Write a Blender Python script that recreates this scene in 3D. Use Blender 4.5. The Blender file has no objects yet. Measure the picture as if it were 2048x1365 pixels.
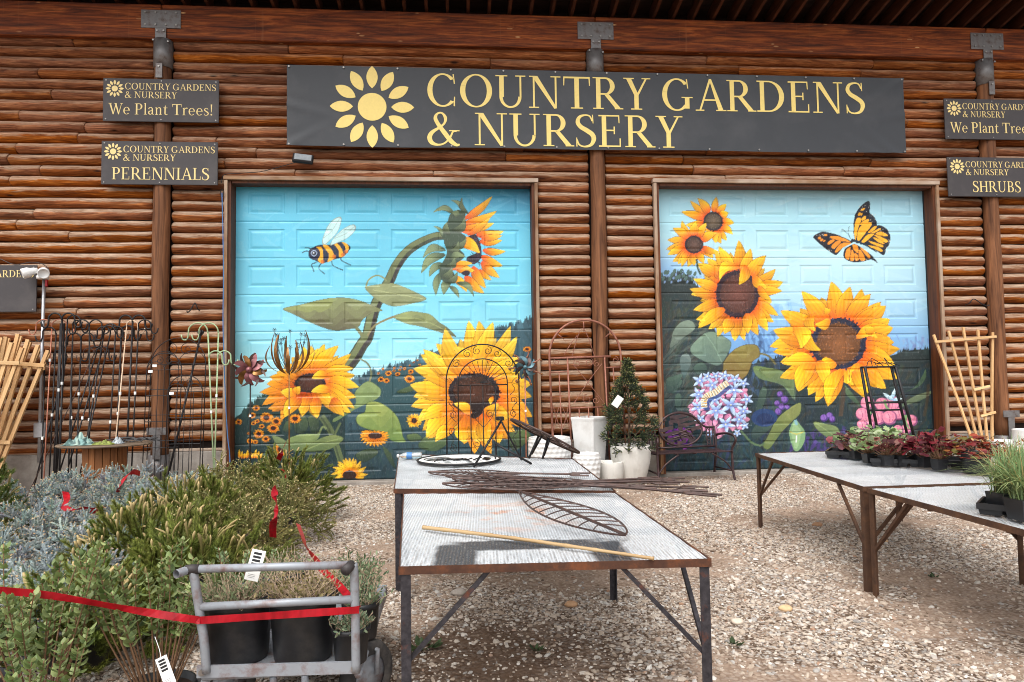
import bpy, math, random
import numpy as np
from mathutils import Vector, Matrix

sc = bpy.context.scene
COL = sc.collection
R = math.radians
PI = math.pi
rnd = random.Random(7)
rng = np.random.default_rng(11)

# ------------------------------------------------------------------ camera
FOCAL = 1365.0                        # pixels on the 2048 px wide photograph
YAW, PITCH, ROLL = 0.0819, 0.0499, -0.0147
CAM = np.array([3.1495, -10.0315, 1.5222])
_fw = np.array([math.sin(YAW)*math.cos(PITCH), math.cos(YAW)*math.cos(PITCH), math.sin(PITCH)])
_r0 = np.array([math.cos(YAW), -math.sin(YAW), 0.0])
_u0 = np.cross(_r0, _fw)
_rt = math.cos(ROLL)*_r0 + math.sin(ROLL)*_u0
_up = -math.sin(ROLL)*_r0 + math.cos(ROLL)*_u0
cd = bpy.data.cameras.new('camera')
cd.sensor_width = 36.0
cd.lens = FOCAL/2048*36.0
cd.clip_start = 0.05
cd.clip_end = 400
cam = bpy.data.objects.new('camera', cd)
COL.objects.link(cam)
cam.matrix_world = Matrix([[_rt[0], _up[0], -_fw[0], CAM[0]], [_rt[1], _up[1], -_fw[1], CAM[1]],
                           [_rt[2], _up[2], -_fw[2], CAM[2]], [0, 0, 0, 1]])
sc.camera = cam

# ------------------------------------------------------------------ sky, sun, exposure
SUN_ELEV, SUN_AZ = R(58), R(205)      # high sun behind the photographer, veiled by cloud
world = bpy.data.worlds.new('World')
sc.world = world
world.use_nodes = True
wn = world.node_tree
for n in list(wn.nodes):
    wn.nodes.remove(n)
wo = wn.nodes.new('ShaderNodeOutputWorld')
wb = wn.nodes.new('ShaderNodeBackground')
ws = wn.nodes.new('ShaderNodeTexSky')
ws.sky_type = 'NISHITA'
ws.sun_disc = False
ws.sun_elevation = SUN_ELEV
ws.sun_rotation = SUN_AZ
ws.dust_density = 4.0
ws.air_density = 1.0
wh = wn.nodes.new('ShaderNodeHueSaturation')
wh.inputs['Saturation'].default_value = 0.18      # cloud cover: nearly white sky
wh.inputs['Value'].default_value = 1.0
wn.links.new(ws.outputs[0], wh.inputs['Color'])
wn.links.new(wh.outputs[0], wb.inputs['Color'])
wb.inputs['Strength'].default_value = 0.15
wn.links.new(wb.outputs[0], wo.inputs['Surface'])
sl = bpy.data.lights.new('sun', 'SUN')
sl.energy = 0.9
sl.angle = R(60)
sl.color = (1.0, 0.96, 0.9)
sun = bpy.data.objects.new('sun', sl)
COL.objects.link(sun)
# light comes from behind-left of the camera, high
_sd = Vector((-math.sin(R(25))*math.cos(SUN_ELEV), -math.cos(R(25))*math.cos(SUN_ELEV), math.sin(SUN_ELEV)))
sun.rotation_euler = _sd.to_track_quat('Z', 'Y').to_euler()
sun.location = (0, -20, 20)
vs = sc.view_settings
vs.view_transform = 'Standard'
vs.look = 'None'
vs.exposure = 0.92
vs.gamma = 1.0
vs.use_curve_mapping = False
sc.cycles.max_bounces = 6
sc.cycles.diffuse_bounces = 3
sc.cycles.glossy_bounces = 2
sc.cycles.transmission_bounces = 4
sc.cycles.transparent_max_bounces = 10
sc.cycles.use_denoising = True
sc.cycles.filter_width = 1.0
sc.cycles.caustics_reflective = False
sc.cycles.caustics_refractive = False

# ------------------------------------------------------------------ measuring from the photograph
def ray(u, v):
    return _fw + _rt*(u-1024)/FOCAL - _up*(v-682.5)/FOCAL
def on_y(u, v, y):
    d = ray(u, v); t = (y-CAM[1])/d[1]
    return CAM + d*t
def on_z(u, v, z=0.0):
    d = ray(u, v); t = (z-CAM[2])/d[2]
    return CAM + d*t
def pix(P):
    d = np.asarray(P, float) - CAM
    z = d @ _fw
    return np.stack([1024+FOCAL*(d @ _rt)/z, 682.5-FOCAL*(d @ _up)/z], -1)

# ------------------------------------------------------------------ mesh helpers
class MB:
    def __init__(s):
        s.v = []; s.f = []
    def add(s, vs_, fs_):
        o = len(s.v)
        s.v += [tuple(map(float, p)) for p in vs_]
        s.f += [tuple(i+o for i in f) for f in fs_]
        return s
    def box(s, x0, x1, y0, y1, z0, z1):
        return s.add([(x0,y0,z0),(x1,y0,z0),(x1,y1,z0),(x0,y1,z0),(x0,y0,z1),(x1,y0,z1),(x1,y1,z1),(x0,y1,z1)],
                     [(0,3,2,1),(4,5,6,7),(0,1,5,4),(1,2,6,5),(2,3,7,6),(3,0,4,7)])
    def bbox(s, x0, x1, y0, y1, z0, z1, b=.006):
        # box with chamfered edges
        xs, ys, zs = (x0,x1), (y0,y1), (z0,z1)
        vs_ = []; idx = {}
        for i in (0,1):
            for j in (0,1):
                for k in (0,1):
                    sx, sy, sz = (b if i == 0 else -b), (b if j == 0 else -b), (b if k == 0 else -b)
                    idx[i,j,k,0] = len(vs_); vs_.append((xs[i], ys[j]+sy, zs[k]+sz))
                    idx[i,j,k,1] = len(vs_); vs_.append((xs[i]+sx, ys[j], zs[k]+sz))
                    idx[i,j,k,2] = len(vs_); vs_.append((xs[i]+sx, ys[j]+sy, zs[k]))
        I = lambda i,j,k,a: idx[i,j,k,a]
        fs_ = []
        for i in (0,1):
            q = [I(i,0,0,0),I(i,1,0,0),I(i,1,1,0),I(i,0,1,0)]; fs_.append(q if i else q[::-1])
            q = [I(0,i,0,1),I(0,i,1,1),I(1,i,1,1),I(1,i,0,1)]; fs_.append(q if i else q[::-1])
            q = [I(0,0,i,2),I(1,0,i,2),I(1,1,i,2),I(0,1,i,2)]; fs_.append(q if i else q[::-1])
        for a in (0,1):
            for c in (0,1):
                fs_.append([I(a,c,0,0),I(a,c,0,1),I(a,c,1,1),I(a,c,1,0)])
                fs_.append([I(a,0,c,0),I(a,0,c,2),I(a,1,c,2),I(a,1,c,0)])
                fs_.append([I(0,a,c,1),I(0,a,c,2),I(1,a,c,2),I(1,a,c,1)])
        for i in (0,1):
            for j in (0,1):
                for k in (0,1):
                    fs_.append([I(i,j,k,0),I(i,j,k,1),I(i,j,k,2)])
        return s.add(vs_, fs_)
    def bar(s, a, b, w, h=None, up=(0,0,1)):
        # square bar from a to b
        h = w if h is None else h
        a = Vector(a); b = Vector(b); d = (b-a).normalized()
        u = Vector(up)
        if abs(d.dot(u)) > .98: u = Vector((0,1,0))
        x = d.cross(u).normalized()*w/2; y = x.cross(d).normalized()*h/2
        vs_ = [a-x-y,a+x-y,a+x+y,a-x+y,b-x-y,b+x-y,b+x+y,b-x+y]
        return s.add(vs_, [(0,3,2,1),(4,5,6,7),(0,1,5,4),(1,2,6,5),(2,3,7,6),(3,0,4,7)])
    def tube(s, pts, r, n=8, cap=True, closed=False):
        pts = [Vector(p) for p in pts]
        m = len(pts)
        rr = r if isinstance(r, (list, tuple)) else [r]*m
        prev = None; rings = []
        for i in range(m):
            if closed: d = pts[(i+1)%m]-pts[i-1]
            else: d = pts[min(i+1,m-1)]-pts[max(i-1,0)]
            d = d.normalized() if d.length > 1e-9 else Vector((0,0,1))
            if prev is None:
                u = Vector((0,0,1)) if abs(d.z) < .9 else Vector((1,0,0))
                x = d.cross(u).normalized()
            else:
                x = (prev - d*prev.dot(d))
                x = x.normalized() if x.length > 1e-6 else d.orthogonal().normalized()
            prev = x; y = d.cross(x)
            rings.append([pts[i]+(x*math.cos(2*PI*k/n)+y*math.sin(2*PI*k/n))*rr[i] for k in range(n)])
        vs_ = [p for q in rings for p in q]; fs_ = []
        for i in range(m if closed else m-1):
            j = (i+1) % m
            for k in range(n):
                fs_.append((i*n+k, i*n+(k+1)%n, j*n+(k+1)%n, j*n+k))
        if cap and not closed:
            fs_.append(tuple(range(n))[::-1]); fs_.append(tuple((m-1)*n+k for k in range(n)))
        return s.add(vs_, fs_)
    def lathe(s, prof, n=32, c=(0,0,0), sq=0.0):
        vs_ = []; fs_ = []
        for (r, z) in prof:
            for k in range(n):
                a = 2*PI*k/n
                ca, sa = math.cos(a), math.sin(a)
                q = 1.0
                if sq: q = (abs(ca)**sq+abs(sa)**sq)**(-1/sq)
                vs_.append((c[0]+r*ca*q, c[1]+r*sa*q, c[2]+z))
        for i in range(len(prof)-1):
            for k in range(n):
                fs_.append((i*n+k, i*n+(k+1)%n, (i+1)*n+(k+1)%n, (i+1)*n+k))
        return s.add(vs_, fs_)
    def prism(s, poly, y0, y1):
        # polygon in x,z extruded along y
        n = len(poly)
        vs_ = [(p[0], y0, p[1]) for p in poly]+[(p[0], y1, p[1]) for p in poly]
        fs_ = [tuple(range(n)), tuple(range(2*n-1, n-1, -1))]
        fs_ += [(i, i+n, (i+1)%n+n, (i+1)%n) for i in range(n)]
        return s.add(vs_, fs_)
    def build(s, name, mat, parent=None, smooth=False, loc=None):
        me = bpy.data.meshes.new(name)
        me.from_pydata(s.v, [], s.f)
        me.update()
        if smooth:
            me.polygons.foreach_set('use_smooth', [True]*len(me.polygons))
        o = bpy.data.objects.new(name, me)
        COL.objects.link(o)
        if mat: me.materials.append(mat)
        if parent: o.parent = parent
        if loc: o.location = loc
        return o

def np_mesh(name, V, F, mat, parent=None, cols=None, smooth=False):
    V = np.asarray(V, np.float32).reshape(-1, 3); F = np.asarray(F, np.int32)
    k = F.shape[1]
    me = bpy.data.meshes.new(name)
    me.vertices.add(len(V)); me.vertices.foreach_set('co', V.ravel())
    me.loops.add(F.size); me.loops.foreach_set('vertex_index', F.ravel())
    me.polygons.add(len(F)); me.polygons.foreach_set('loop_start', np.arange(0, F.size, k, dtype=np.int32))
    if smooth: me.polygons.foreach_set('use_smooth', np.ones(len(F), bool))
    me.update(calc_edges=True)
    if cols is not None:
        a = me.color_attributes.new('Col', 'FLOAT_COLOR', 'POINT')
        c = np.ones((len(V), 4), np.float32); c[:, :3] = cols
        a.data.foreach_set('color', c.ravel())
    o = bpy.data.objects.new(name, me)
    COL.objects.link(o)
    if mat: me.materials.append(mat)
    if parent: o.parent = parent
    return o

def tag(o, label=None, cat=None, group=None, kind=None):
    if label: o['label'] = label
    if cat: o['category'] = cat
    if group: o['group'] = group
    if kind: o['kind'] = kind
    return o
def empty(name, loc=(0,0,0), rz=0.0, label=None, cat=None, group=None):
    o = bpy.data.objects.new(name, None)
    COL.objects.link(o)
    o.location = loc; o.rotation_euler = (0, 0, rz)
    o.empty_display_size = .1
    return tag(o, label, cat, group)
def copy_tree(o, parent=None):
    c = o.copy(); COL.objects.link(c); c.parent = parent
    for ch in o.children:
        copy_tree(ch, c)
    return c
def crom(pts, k=6, closed=False):
    P = [np.array(p, float) for p in pts]; n = len(P); out = []
    for i in range(n if closed else n-1):
        p1, p2 = P[i], P[(i+1)%n]
        p0 = P[i-1] if (closed or i) else p1
        p3 = P[(i+2)%n] if (closed or i+2 < n) else p2
        for j in range(k):
            t = j/k
            out.append(.5*((2*p1)+(-p0+p2)*t+(2*p0-5*p1+4*p2-p3)*t*t+(-p0+3*p1-3*p2+p3)*t**3))
    if not closed: out.append(P[-1])
    return out

# ------------------------------------------------------------------ materials
def lin(r, g=None, b=None):
    c = np.array(r if g is None else (r, g, b), float)/255.0
    return np.where(c <= .04045, c/12.92, ((c+.055)/1.055)**2.4)
def C4(c):
    return (float(c[0]), float(c[1]), float(c[2]), 1.0)
class N:
    def __init__(s, name):
        s.m = bpy.data.materials.new(name); s.m.use_nodes = True
        s.t = s.m.node_tree
        for n in list(s.t.nodes): s.t.nodes.remove(n)
        s.out = s.t.nodes.new('ShaderNodeOutputMaterial')
    def n(s, typ, inp=None, **kw):
        nd = s.t.nodes.new(typ)
        for k, v in kw.items(): setattr(nd, k, v)
        if inp:
            for k, v in inp.items(): s.set(nd.inputs[k], v)
        return nd
    def set(s, sock, v):
        if hasattr(v, 'is_output') or isinstance(v, bpy.types.NodeSocket): s.t.links.new(v, sock)
        elif hasattr(v, 'outputs'): s.t.links.new(v.outputs[0], sock)
        else: sock.default_value = v
    def obj(s): return s.n('ShaderNodeTexCoord').outputs['Object']
    def gen(s): return s.n('ShaderNodeTexCoord').outputs['Generated']
    def pos(s): return s.n('ShaderNodeNewGeometry').outputs['Position']
    def mapv(s, v, scale=(1,1,1), loc=(0,0,0)):
        return s.n('ShaderNodeMapping', {'Vector': v, 'Scale': scale, 'Location': loc}).outputs[0]
    def noise(s, v, scale, detail=4, rough=.55, dist=0):
        return s.n('ShaderNodeTexNoise', {'Vector': v, 'Scale': scale, 'Detail': detail, 'Roughness': rough, 'Distortion': dist}).outputs['Fac']
    def vor(s, v, scale, feature='F1', out='Distance'):
        return s.n('ShaderNodeTexVoronoi', {'Vector': v, 'Scale': scale}, feature=feature).outputs[out]
    def ramp(s, f, stops, interp='LINEAR'):
        nd = s.n('ShaderNodeValToRGB', {'Fac': f}); cr = nd.color_ramp; cr.interpolation = interp
        while len(cr.elements) < len(stops): cr.elements.new(.5)
        for e, (p, c) in zip(cr.elements, stops):
            e.position = p
            e.color = C4(c) if hasattr(c, '__len__') else (c, c, c, 1)
        return nd.outputs['Color']
    def mix(s, f, a, b, mode='MIX'):
        nd = s.n('ShaderNodeMix', data_type='RGBA', blend_type=mode)
        s.set(nd.inputs[0], f)
        for sk, v in ((nd.inputs[6], a), (nd.inputs[7], b)):
            s.set(sk, C4(v) if (hasattr(v, '__len__') and not hasattr(v, 'is_output')) else v)
        return nd.outputs[2]
    def math(s, op, a, b=0.0, c=None, clamp=False):
        nd = s.n('ShaderNodeMath', operation=op, use_clamp=clamp)
        s.set(nd.inputs[0], a); s.set(nd.inputs[1], b)
        if c is not None: s.set(nd.inputs[2], c)
        return nd.outputs[0]
    def remap(s, v, a, b, c=0.0, d=1.0):
        return s.n('ShaderNodeMapRange', {'Value': v, 'From Min': a, 'From Max': b, 'To Min': c, 'To Max': d}, clamp=True).outputs[0]
    def bump(s, h, strength=.3, dist=.01):
        return s.n('ShaderNodeBump', {'Height': h, 'Strength': strength, 'Distance': dist}).outputs[0]
    def rand(s): return s.n('ShaderNodeObjectInfo').outputs['Random']
    def attr(s, name='Col'): return s.n('ShaderNodeAttribute', attribute_name=name).outputs['Color']
    def bsdf(s, color, rough=.6, metal=0.0, normal=None, spec=.5, **kw):
        b = s.n('ShaderNodeBsdfPrincipled')
        s.set(b.inputs['Base Color'], C4(color) if (hasattr(color, '__len__') and not hasattr(color, 'is_output')) else color)
        s.set(b.inputs['Roughness'], rough); s.set(b.inputs['Metallic'], metal)
        s.set(b.inputs['Specular IOR Level'], spec)
        if normal is not None: s.set(b.inputs['Normal'], normal)
        for k, v in kw.items(): s.set(b.inputs[k.replace('_', ' ')], v)
        return b.outputs[0]
    def done(s, sh):
        s.t.links.new(sh, s.out.inputs['Surface'])
        return s.m

def mat_log(name, along='X', bleach=1.0):
    m = N(name); p = m.obj(); r = m.rand()
    off = m.n('ShaderNodeCombineXYZ', {0: m.math('MULTIPLY', r, 37.0), 1: m.math('MULTIPLY', r, 11.0), 2: m.math('MULTIPLY', r, 23.0)}).outputs[0]
    q = m.n('ShaderNodeVectorMath', {0: p, 1: off}, operation='ADD').outputs[0]
    sx = (1.1, 9, 9) if along == 'X' else (9, 9, .9)
    fine = (2.2, 30, 30) if along == 'X' else (30, 30, 2.0)
    g1 = m.noise(m.mapv(q, sx), 1.6, 5, .6, 1.2)
    g2 = m.noise(m.mapv(q, fine), 1.0, 5, .68, 1.4)
    wv = m.n('ShaderNodeTexWave', {'Vector': m.mapv(q, (1.2, 9, 9) if along == 'X' else (9, 9, .8)), 'Scale': 2.6, 'Distortion': 9.0, 'Detail': 2.0, 'Detail Scale': 1.3},
             wave_type='RINGS').outputs['Fac']
    knot = m.vor(m.mapv(q, (1.6, 5, 5) if along == 'X' else (5, 5, 1.3)), 1.0)
    base = m.ramp(g1, [(.3, lin(82,39,15)), (.48, lin(138,74,30)), (.66, lin(184,114,58))])
    base = m.mix(m.remap(g2, .42, .68, 0, .75), base, lin(54,24,9), 'MIX')
    base = m.mix(m.math('MULTIPLY', wv, .22), base, lin(160,92,44))
    tone = m.remap(r, 0, 1, .72, 1.22)
    base = m.n('ShaderNodeHueSaturation', {'Color': base, 'Value': tone, 'Saturation': m.remap(m.math('FRACT', m.math('MULTIPLY', r, 7.3)), 0, 1, .86, 1.06)}).outputs[0]
    base = m.mix(m.remap(knot, .13, .05), base, lin(44,20,10))
    if bleach:
        # weather has stripped the stain from the upper faces, more so low on the wall where the eave gives no cover
        nz = m.n('ShaderNodeSeparateXYZ', {0: m.n('ShaderNodeNewGeometry').outputs['Normal']}).outputs[2]
        hz = m.n('ShaderNodeSeparateXYZ', {0: m.pos()}).outputs[2]
        low = m.remap(hz, 6.4, 4.0, .22, 1.0)
        w = m.math('ADD', nz, m.math('MULTIPLY', m.math('SUBTRACT', m.math('ADD', g1, m.math('MULTIPLY', g2, 1.3)), 1.15), 1.5))
        w = m.remap(w, .0, .26)
        w = m.math('MULTIPLY', m.math('MULTIPLY', w, low), bleach)
        grey = m.mix(m.remap(g2, .35, .62), lin(200,178,156), lin(136,102,78))
        base = m.mix(m.math('MULTIPLY', w, .88), base, grey)
    hgt = m.math('ADD', m.math('MULTIPLY', g2, .6), m.math('MULTIPLY', wv, .5))
    return m.done(m.bsdf(base, m.remap(g2, .3, .7, .68, .85), 0, m.bump(hgt, .7, .009), .16))

def mat_wood(name, dark, light, along='X', rough=.7, scale=1.0, bump=.35, grey=None):
    m = N(name); p = m.obj(); r = m.rand()
    off = m.n('ShaderNodeCombineXYZ', {0: m.math('MULTIPLY', r, 31.0), 1: m.math('MULTIPLY', r, 17.0), 2: m.math('MULTIPLY', r, 13.0)}).outputs[0]
    q = m.n('ShaderNodeVectorMath', {0: p, 1: off}, operation='ADD').outputs[0]
    S = {'X': (1, 14, 14), 'Y': (14, 1, 14), 'Z': (14, 14, 1)}[along]
    g1 = m.noise(m.mapv(q, tuple(x*scale for x in S)), 1.5, 5, .62, .8)
    g2 = m.noise(m.mapv(q, tuple(x*scale*5 for x in S)), 1.5, 3, .6, .2)
    c = m.ramp(g1, [(.3, dark), (.7, light)])
    c = m.mix(m.math('MULTIPLY', g2, .45), c, tuple(x*.5 for x in dark))
    if grey is not None:
        c = m.mix(m.remap(m.noise(q, 1.1, 4, .6), .4, .66), c, grey)
    c = m.n('ShaderNodeHueSaturation', {'Color': c, 'Value': m.remap(r, 0, 1, .82, 1.15)}).outputs[0]
    return m.done(m.bsdf(c, rough, 0, m.bump(m.math('ADD', g1, g2), bump, .004), .35))

def mat_plain(name, c, rough=.5, metal=0.0, var=.15, nscale=20, bump=0.0, spec=.5, dirt=None, dirt_amt=.4, dscale=6):
    m = N(name); p = m.obj()
    n1 = m.noise(p, nscale, 4, .6)
    c = np.array(c, float)
    col = m.ramp(n1, [(.3, c*(1-var)), (.7, np.minimum(c*(1+var), 1))])
    if dirt is not None:
        d = m.remap(m.noise(p, dscale, 5, .65), .48, .68)
        col = m.mix(m.math('MULTIPLY', d, dirt_amt), col, dirt)
    return m.done(m.bsdf(col, rough, metal, m.bump(n1, bump, .003) if bump else None, spec))

def mat_foliage(name, trans=.25, rough=.55, val=1.0, spec=.3):
    m = N(name); c = m.attr()
    c = m.n('ShaderNodeHueSaturation', {'Color': c, 'Value': val}).outputs[0]
    b = m.bsdf(c, rough, 0, None, spec)
    if trans:
        t = m.n('ShaderNodeBsdfTranslucent', {'Color': c}).outputs[0]
        mx = m.n('ShaderNodeMixShader', {0: trans, 1: b, 2: t})
        b = mx.outputs[0]
    return m.done(b)

M = {}
M['log'] = mat_log('stained_log', 'X')
M['post'] = mat_wood('stained_post', lin(66,36,18), lin(156,104,68), 'Z', .75, .7, .9)
def mat_beam():
    m = N('stained_beam'); p = m.obj(); r = m.rand()
    q = m.mapv(p, (1, 14, 14))
    g = m.noise(q, .9, 7, .7, 1.2); g2 = m.noise(m.mapv(p, (1.6, 26, 26)), 1.2, 5, .65)
    c = m.ramp(g, [(.34, lin(64,26,9)), (.5, lin(124,58,20)), (.64, lin(170,92,38))])
    c = m.mix(m.remap(g2, .45, .66, 0, .7), c, lin(44,18,8))
    chip = m.vor(m.mapv(p, (2.2, 9, 9)), 1.0)
    chip2 = m.math('MULTIPLY', m.remap(chip, .11, .07), m.remap(m.noise(p, 3.1, 2), .45, .55))
    c = m.mix(chip2, c, lin(206,160,110))
    str_ = m.remap(m.noise(m.mapv(p, (9, 9, .5)), 1.4, 3), .62, .75, 0, .35)
    c = m.mix(str_, c, lin(150,96,58))
    return m.done(m.bsdf(c, .62, 0, m.bump(g2, .4, .005), .3))
M['beam'] = mat_beam()
M['trim'] = mat_wood('weathered_trim', lin(112,74,44), lin(176,138,104), 'Z', .75, .9, .4, lin(176,158,140))
M['trim_x'] = mat_wood('weathered_head_trim', lin(104,70,44), lin(180,144,110), 'X', .75, .9, .4, lin(184,166,150))
M['jamb'] = mat_wood('stained_jamb', lin(70,34,16), lin(128,72,36), 'Z', .6, .9, .4)
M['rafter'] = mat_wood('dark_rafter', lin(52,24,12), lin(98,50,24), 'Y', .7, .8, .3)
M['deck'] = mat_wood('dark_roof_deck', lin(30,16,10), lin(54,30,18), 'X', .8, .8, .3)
M['backing'] = mat_plain('wall_backing', lin(30,16,10), .95)
def mat_concrete():
    m = N('concrete'); p = m.obj()
    n1 = m.noise(p, 3, 6, .65); n2 = m.noise(p, 40, 3)
    c = m.ramp(n1, [(.3, lin(120,112,104)), (.55, lin(165,157,148)), (.75, lin(190,184,175))])
    c = m.mix(m.math('MULTIPLY', n2, .25), c, lin(90,82,76))
    return m.done(m.bsdf(c, .85, 0, m.bump(n2, .3, .004), .3))
M['concrete'] = mat_concrete()
M['seal'] = mat_plain('black_rubber_seal', lin(26,25,26), .6, bump=.2)
M['bracket'] = mat_plain('galvanised_bracket', lin(122,120,120), .45, .35, .25, 9, .15, dirt=lin(72,48,34), dirt_amt=.75, dscale=9)
M['bolt'] = mat_plain('bolt_steel', lin(150,145,140), .4, .8)
M['sign'] = mat_plain('charcoal_sign_board', lin(60,56,58), .6, 0, .06, 300, .05, .5, lin(92,86,84), .35, 2.5)
M['banner'] = mat_plain('charcoal_banner_vinyl', lin(52,55,60), .55, 0, .05, 3, .06, .5, lin(84,84,86), .3, 1.6)
M['gold'] = mat_plain('gold_lettering', lin(238,212,124), .5, 0, .04, 30)
M['gold2'] = mat_plain('pale_gold_lettering', lin(232,208,140), .5, 0, .04, 30)
M['black_plastic'] = mat_plain('black_pot_plastic', lin(30,31,34), .42, 0, .2, 14, .05, dirt=lin(78,74,70), dirt_amt=.35, dscale=10)
M['tray_plastic'] = mat_plain('black_tray_plastic', lin(34,35,38), .4, 0, .2, 14)
M['iron'] = mat_plain('black_iron', lin(32,30,32), .5, .3, .3, 30, .1)
M['iron_brown'] = mat_plain('dark_brown_iron', lin(72,56,52), .5, .3, .25, 30, .1, dirt=lin(110,72,52), dirt_amt=.35, dscale=20)
M['bench'] = mat_plain('brown_bench_iron', lin(62,46,48), .4, .3, .25, 24, .1, dirt=lin(104,70,66), dirt_amt=.4, dscale=14)
M['copper'] = mat_plain('copper_paint', lin(176,112,88), .5, .2, .2, 25, .05, dirt=lin(120,72,54), dirt_amt=.4, dscale=15)
M['copper_trellis'] = mat_plain('copper_brown_steel', lin(150,98,80), .5, .25, .2, 25, .05, dirt=lin(96,60,48), dirt_amt=.5, dscale=15)
M['green_paint'] = mat_plain('sage_green_paint', lin(158,180,138), .5, .05, .12, 30)
M['beige_paint'] = mat_plain('beige_paint', lin(206,178,150), .5, .05, .12, 30)
M['white_tag'] = mat_plain('white_card', lin(236,236,232), .6, 0, .03)
M['black_print'] = mat_plain('black_print', lin(24,24,26), .6)
M['fresh_wood'] = mat_wood('fresh_cedar', lin(190,142,92), lin(234,196,144), 'Z', .7, .8, .25)
M['fresh_wood_x'] = mat_wood('fresh_cedar_rail', lin(194,148,96), lin(236,200,150), 'X', .7, .8, .25)
M['spool_wood'] = mat_wood('spool_cedar', lin(120,72,38), lin(172,112,64), 'Z', .7, .8, .3)
M['grey_wood'] = mat_wood('grey_plywood', lin(92,76,62), lin(150,128,106), 'X', .8, .8, .4)
M['bamboo'] = mat_wood('bamboo', lin(160,128,88), lin(206,178,134), 'X', .5, .6, .15)
def mat_steel_leg():
    m = N('dark_angle_steel'); p = m.obj()
    n1 = m.noise(p, 9, 5, .65); n2 = m.noise(p, 40, 4, .6)
    c = m.ramp(n2, [(.3, lin(38,36,40)), (.7, lin(70,66,70))])
    c = m.mix(m.remap(n1, .56, .72), c, lin(120,64,34))
    return m.done(m.bsdf(c, .55, .35, m.bump(n2, .25, .002), .4))
M['steel'] = mat_steel_leg()
def mat_rust(name, a, b, c3):
    m = N(name); p = m.obj()
    n1 = m.noise(p, 7, 6, .7); n2 = m.noise(p, 55, 4, .6)
    c = m.ramp(n1, [(.3, a), (.5, b), (.72, c3)])
    c = m.mix(m.math('MULTIPLY', n2, .5), c, tuple(np.array(a)*.6))
    return m.done(m.bsdf(c, .75, .15, m.bump(n2, .4, .002), .3))
M['rust'] = mat_rust('rusted_angle_steel', lin(60,42,36), lin(92,60,44), lin(146,84,46))
M['rust_dark'] = mat_rust('brown_rusted_steel', lin(62,44,36), lin(92,66,50), lin(120,84,58))
def mat_mesh(name, marks):
    m = N(name); p = m.obj()
    s = m.n('ShaderNodeSeparateXYZ', {0: p})
    x, y = s.outputs[0], s.outputs[1]
    cu = m.math('COSINE', m.math('MULTIPLY', x, 2*PI/.030)); cv = m.math('COSINE', m.math('MULTIPLY', y, 2*PI/.016))
    val = m.math('MULTIPLY', cu, cv)
    n1 = m.noise(p, 2.6, 5, .6); n2 = m.noise(p, 30, 3)
    c = m.ramp(n1, [(.3, lin(200,205,210)), (.7, lin(236,239,241))])
    c = m.mix(m.math('MULTIPLY', n2, .3), c, lin(176,178,180))
    if marks:
        # orange rust wash in the middle of the sheet
        rx = m.math('MULTIPLY', m.remap(m.math('ABSOLUTE', m.math('SUBTRACT', x, .52)), .45, .1), m.remap(m.math('ABSOLUTE', m.math('SUBTRACT', y, 1.05)), .55, .1))
        rm = m.math('MULTIPLY', rx, m.remap(m.noise(p, 5.5, 5, .65), .5, .64))
        c = m.mix(m.math('MULTIPLY', rm, .85), c, lin(222,152,104))
        # black spray-paint left round a masked board at the front edge
        wob = m.math('MULTIPLY', m.math('SUBTRACT', m.noise(p, 9, 4), .5), .05)
        yw = m.math('ADD', y, wob); xw = m.math('ADD', x, wob)
        band = m.math('MULTIPLY', m.remap(m.math('ABSOLUTE', m.math('SUBTRACT', yw, .345)), .105, .075), m.math('MULTIPLY', m.remap(xw, .14, .26), m.remap(xw, 1.0, .86)))
        lft = m.math('MULTIPLY', m.remap(m.math('ABSOLUTE', m.math('SUBTRACT', xw, .235)), .11, .08), m.remap(yw, .4, .36))
        rgt = m.math('MULTIPLY', m.remap(m.math('ABSOLUTE', m.math('SUBTRACT', xw, .93)), .10, .07), m.remap(yw, .4, .36))
        bl = m.math('MAXIMUM', band, m.math('MAXIMUM', lft, rgt))
        c = m.mix(m.math('MULTIPLY', bl, .93), c, lin(40,44,52))
    else:
        d = m.remap(m.noise(p, 1.7, 5, .6), .56, .7)
        c = m.mix(m.math('MULTIPLY', d, .35), c, lin(140,140,138))
    b = m.bsdf(c, .5, .1, m.bump(val, .8, .008), .5)
    hole = m.remap(val, .4, .6)
    t = m.n('ShaderNodeBsdfTransparent').outputs[0]
    return m.done(m.n('ShaderNodeMixShader', {0: m.math('MULTIPLY', hole, .9), 1: b, 2: t}).outputs[0])
M['mesh_marked'] = mat_mesh('expanded_metal_marked', True)
M['mesh'] = mat_mesh('expanded_metal', False)
M['cart'] = mat_plain('grey_cart_paint', lin(146,150,156), .45, .2, .08, 12, .05, dirt=lin(110,64,44), dirt_amt=.7, dscale=13)
M['cart_dark'] = mat_plain('worn_black_grip', lin(50,44,44), .6, 0, .2, 30, .1)
M['rubber'] = mat_plain('dusty_rubber', lin(52,50,50), .8, 0, .2, 30, .2, dirt=lin(120,112,104), dirt_amt=.5, dscale=8)
M['glaze'] = mat_plain('white_glaze', lin(218,218,216), .35, 0, .03, 6, 0, .5, lin(168,160,150), .35, 4)
M['glaze_cream'] = mat_plain('cream_glaze', lin(216,213,206), .45, 0, .03, 6, 0, .5, lin(168,158,144), .35, 4)
M['soil'] = mat_plain('potting_soil', lin(58,42,32), .95, 0, .4, 60, .6)
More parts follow.
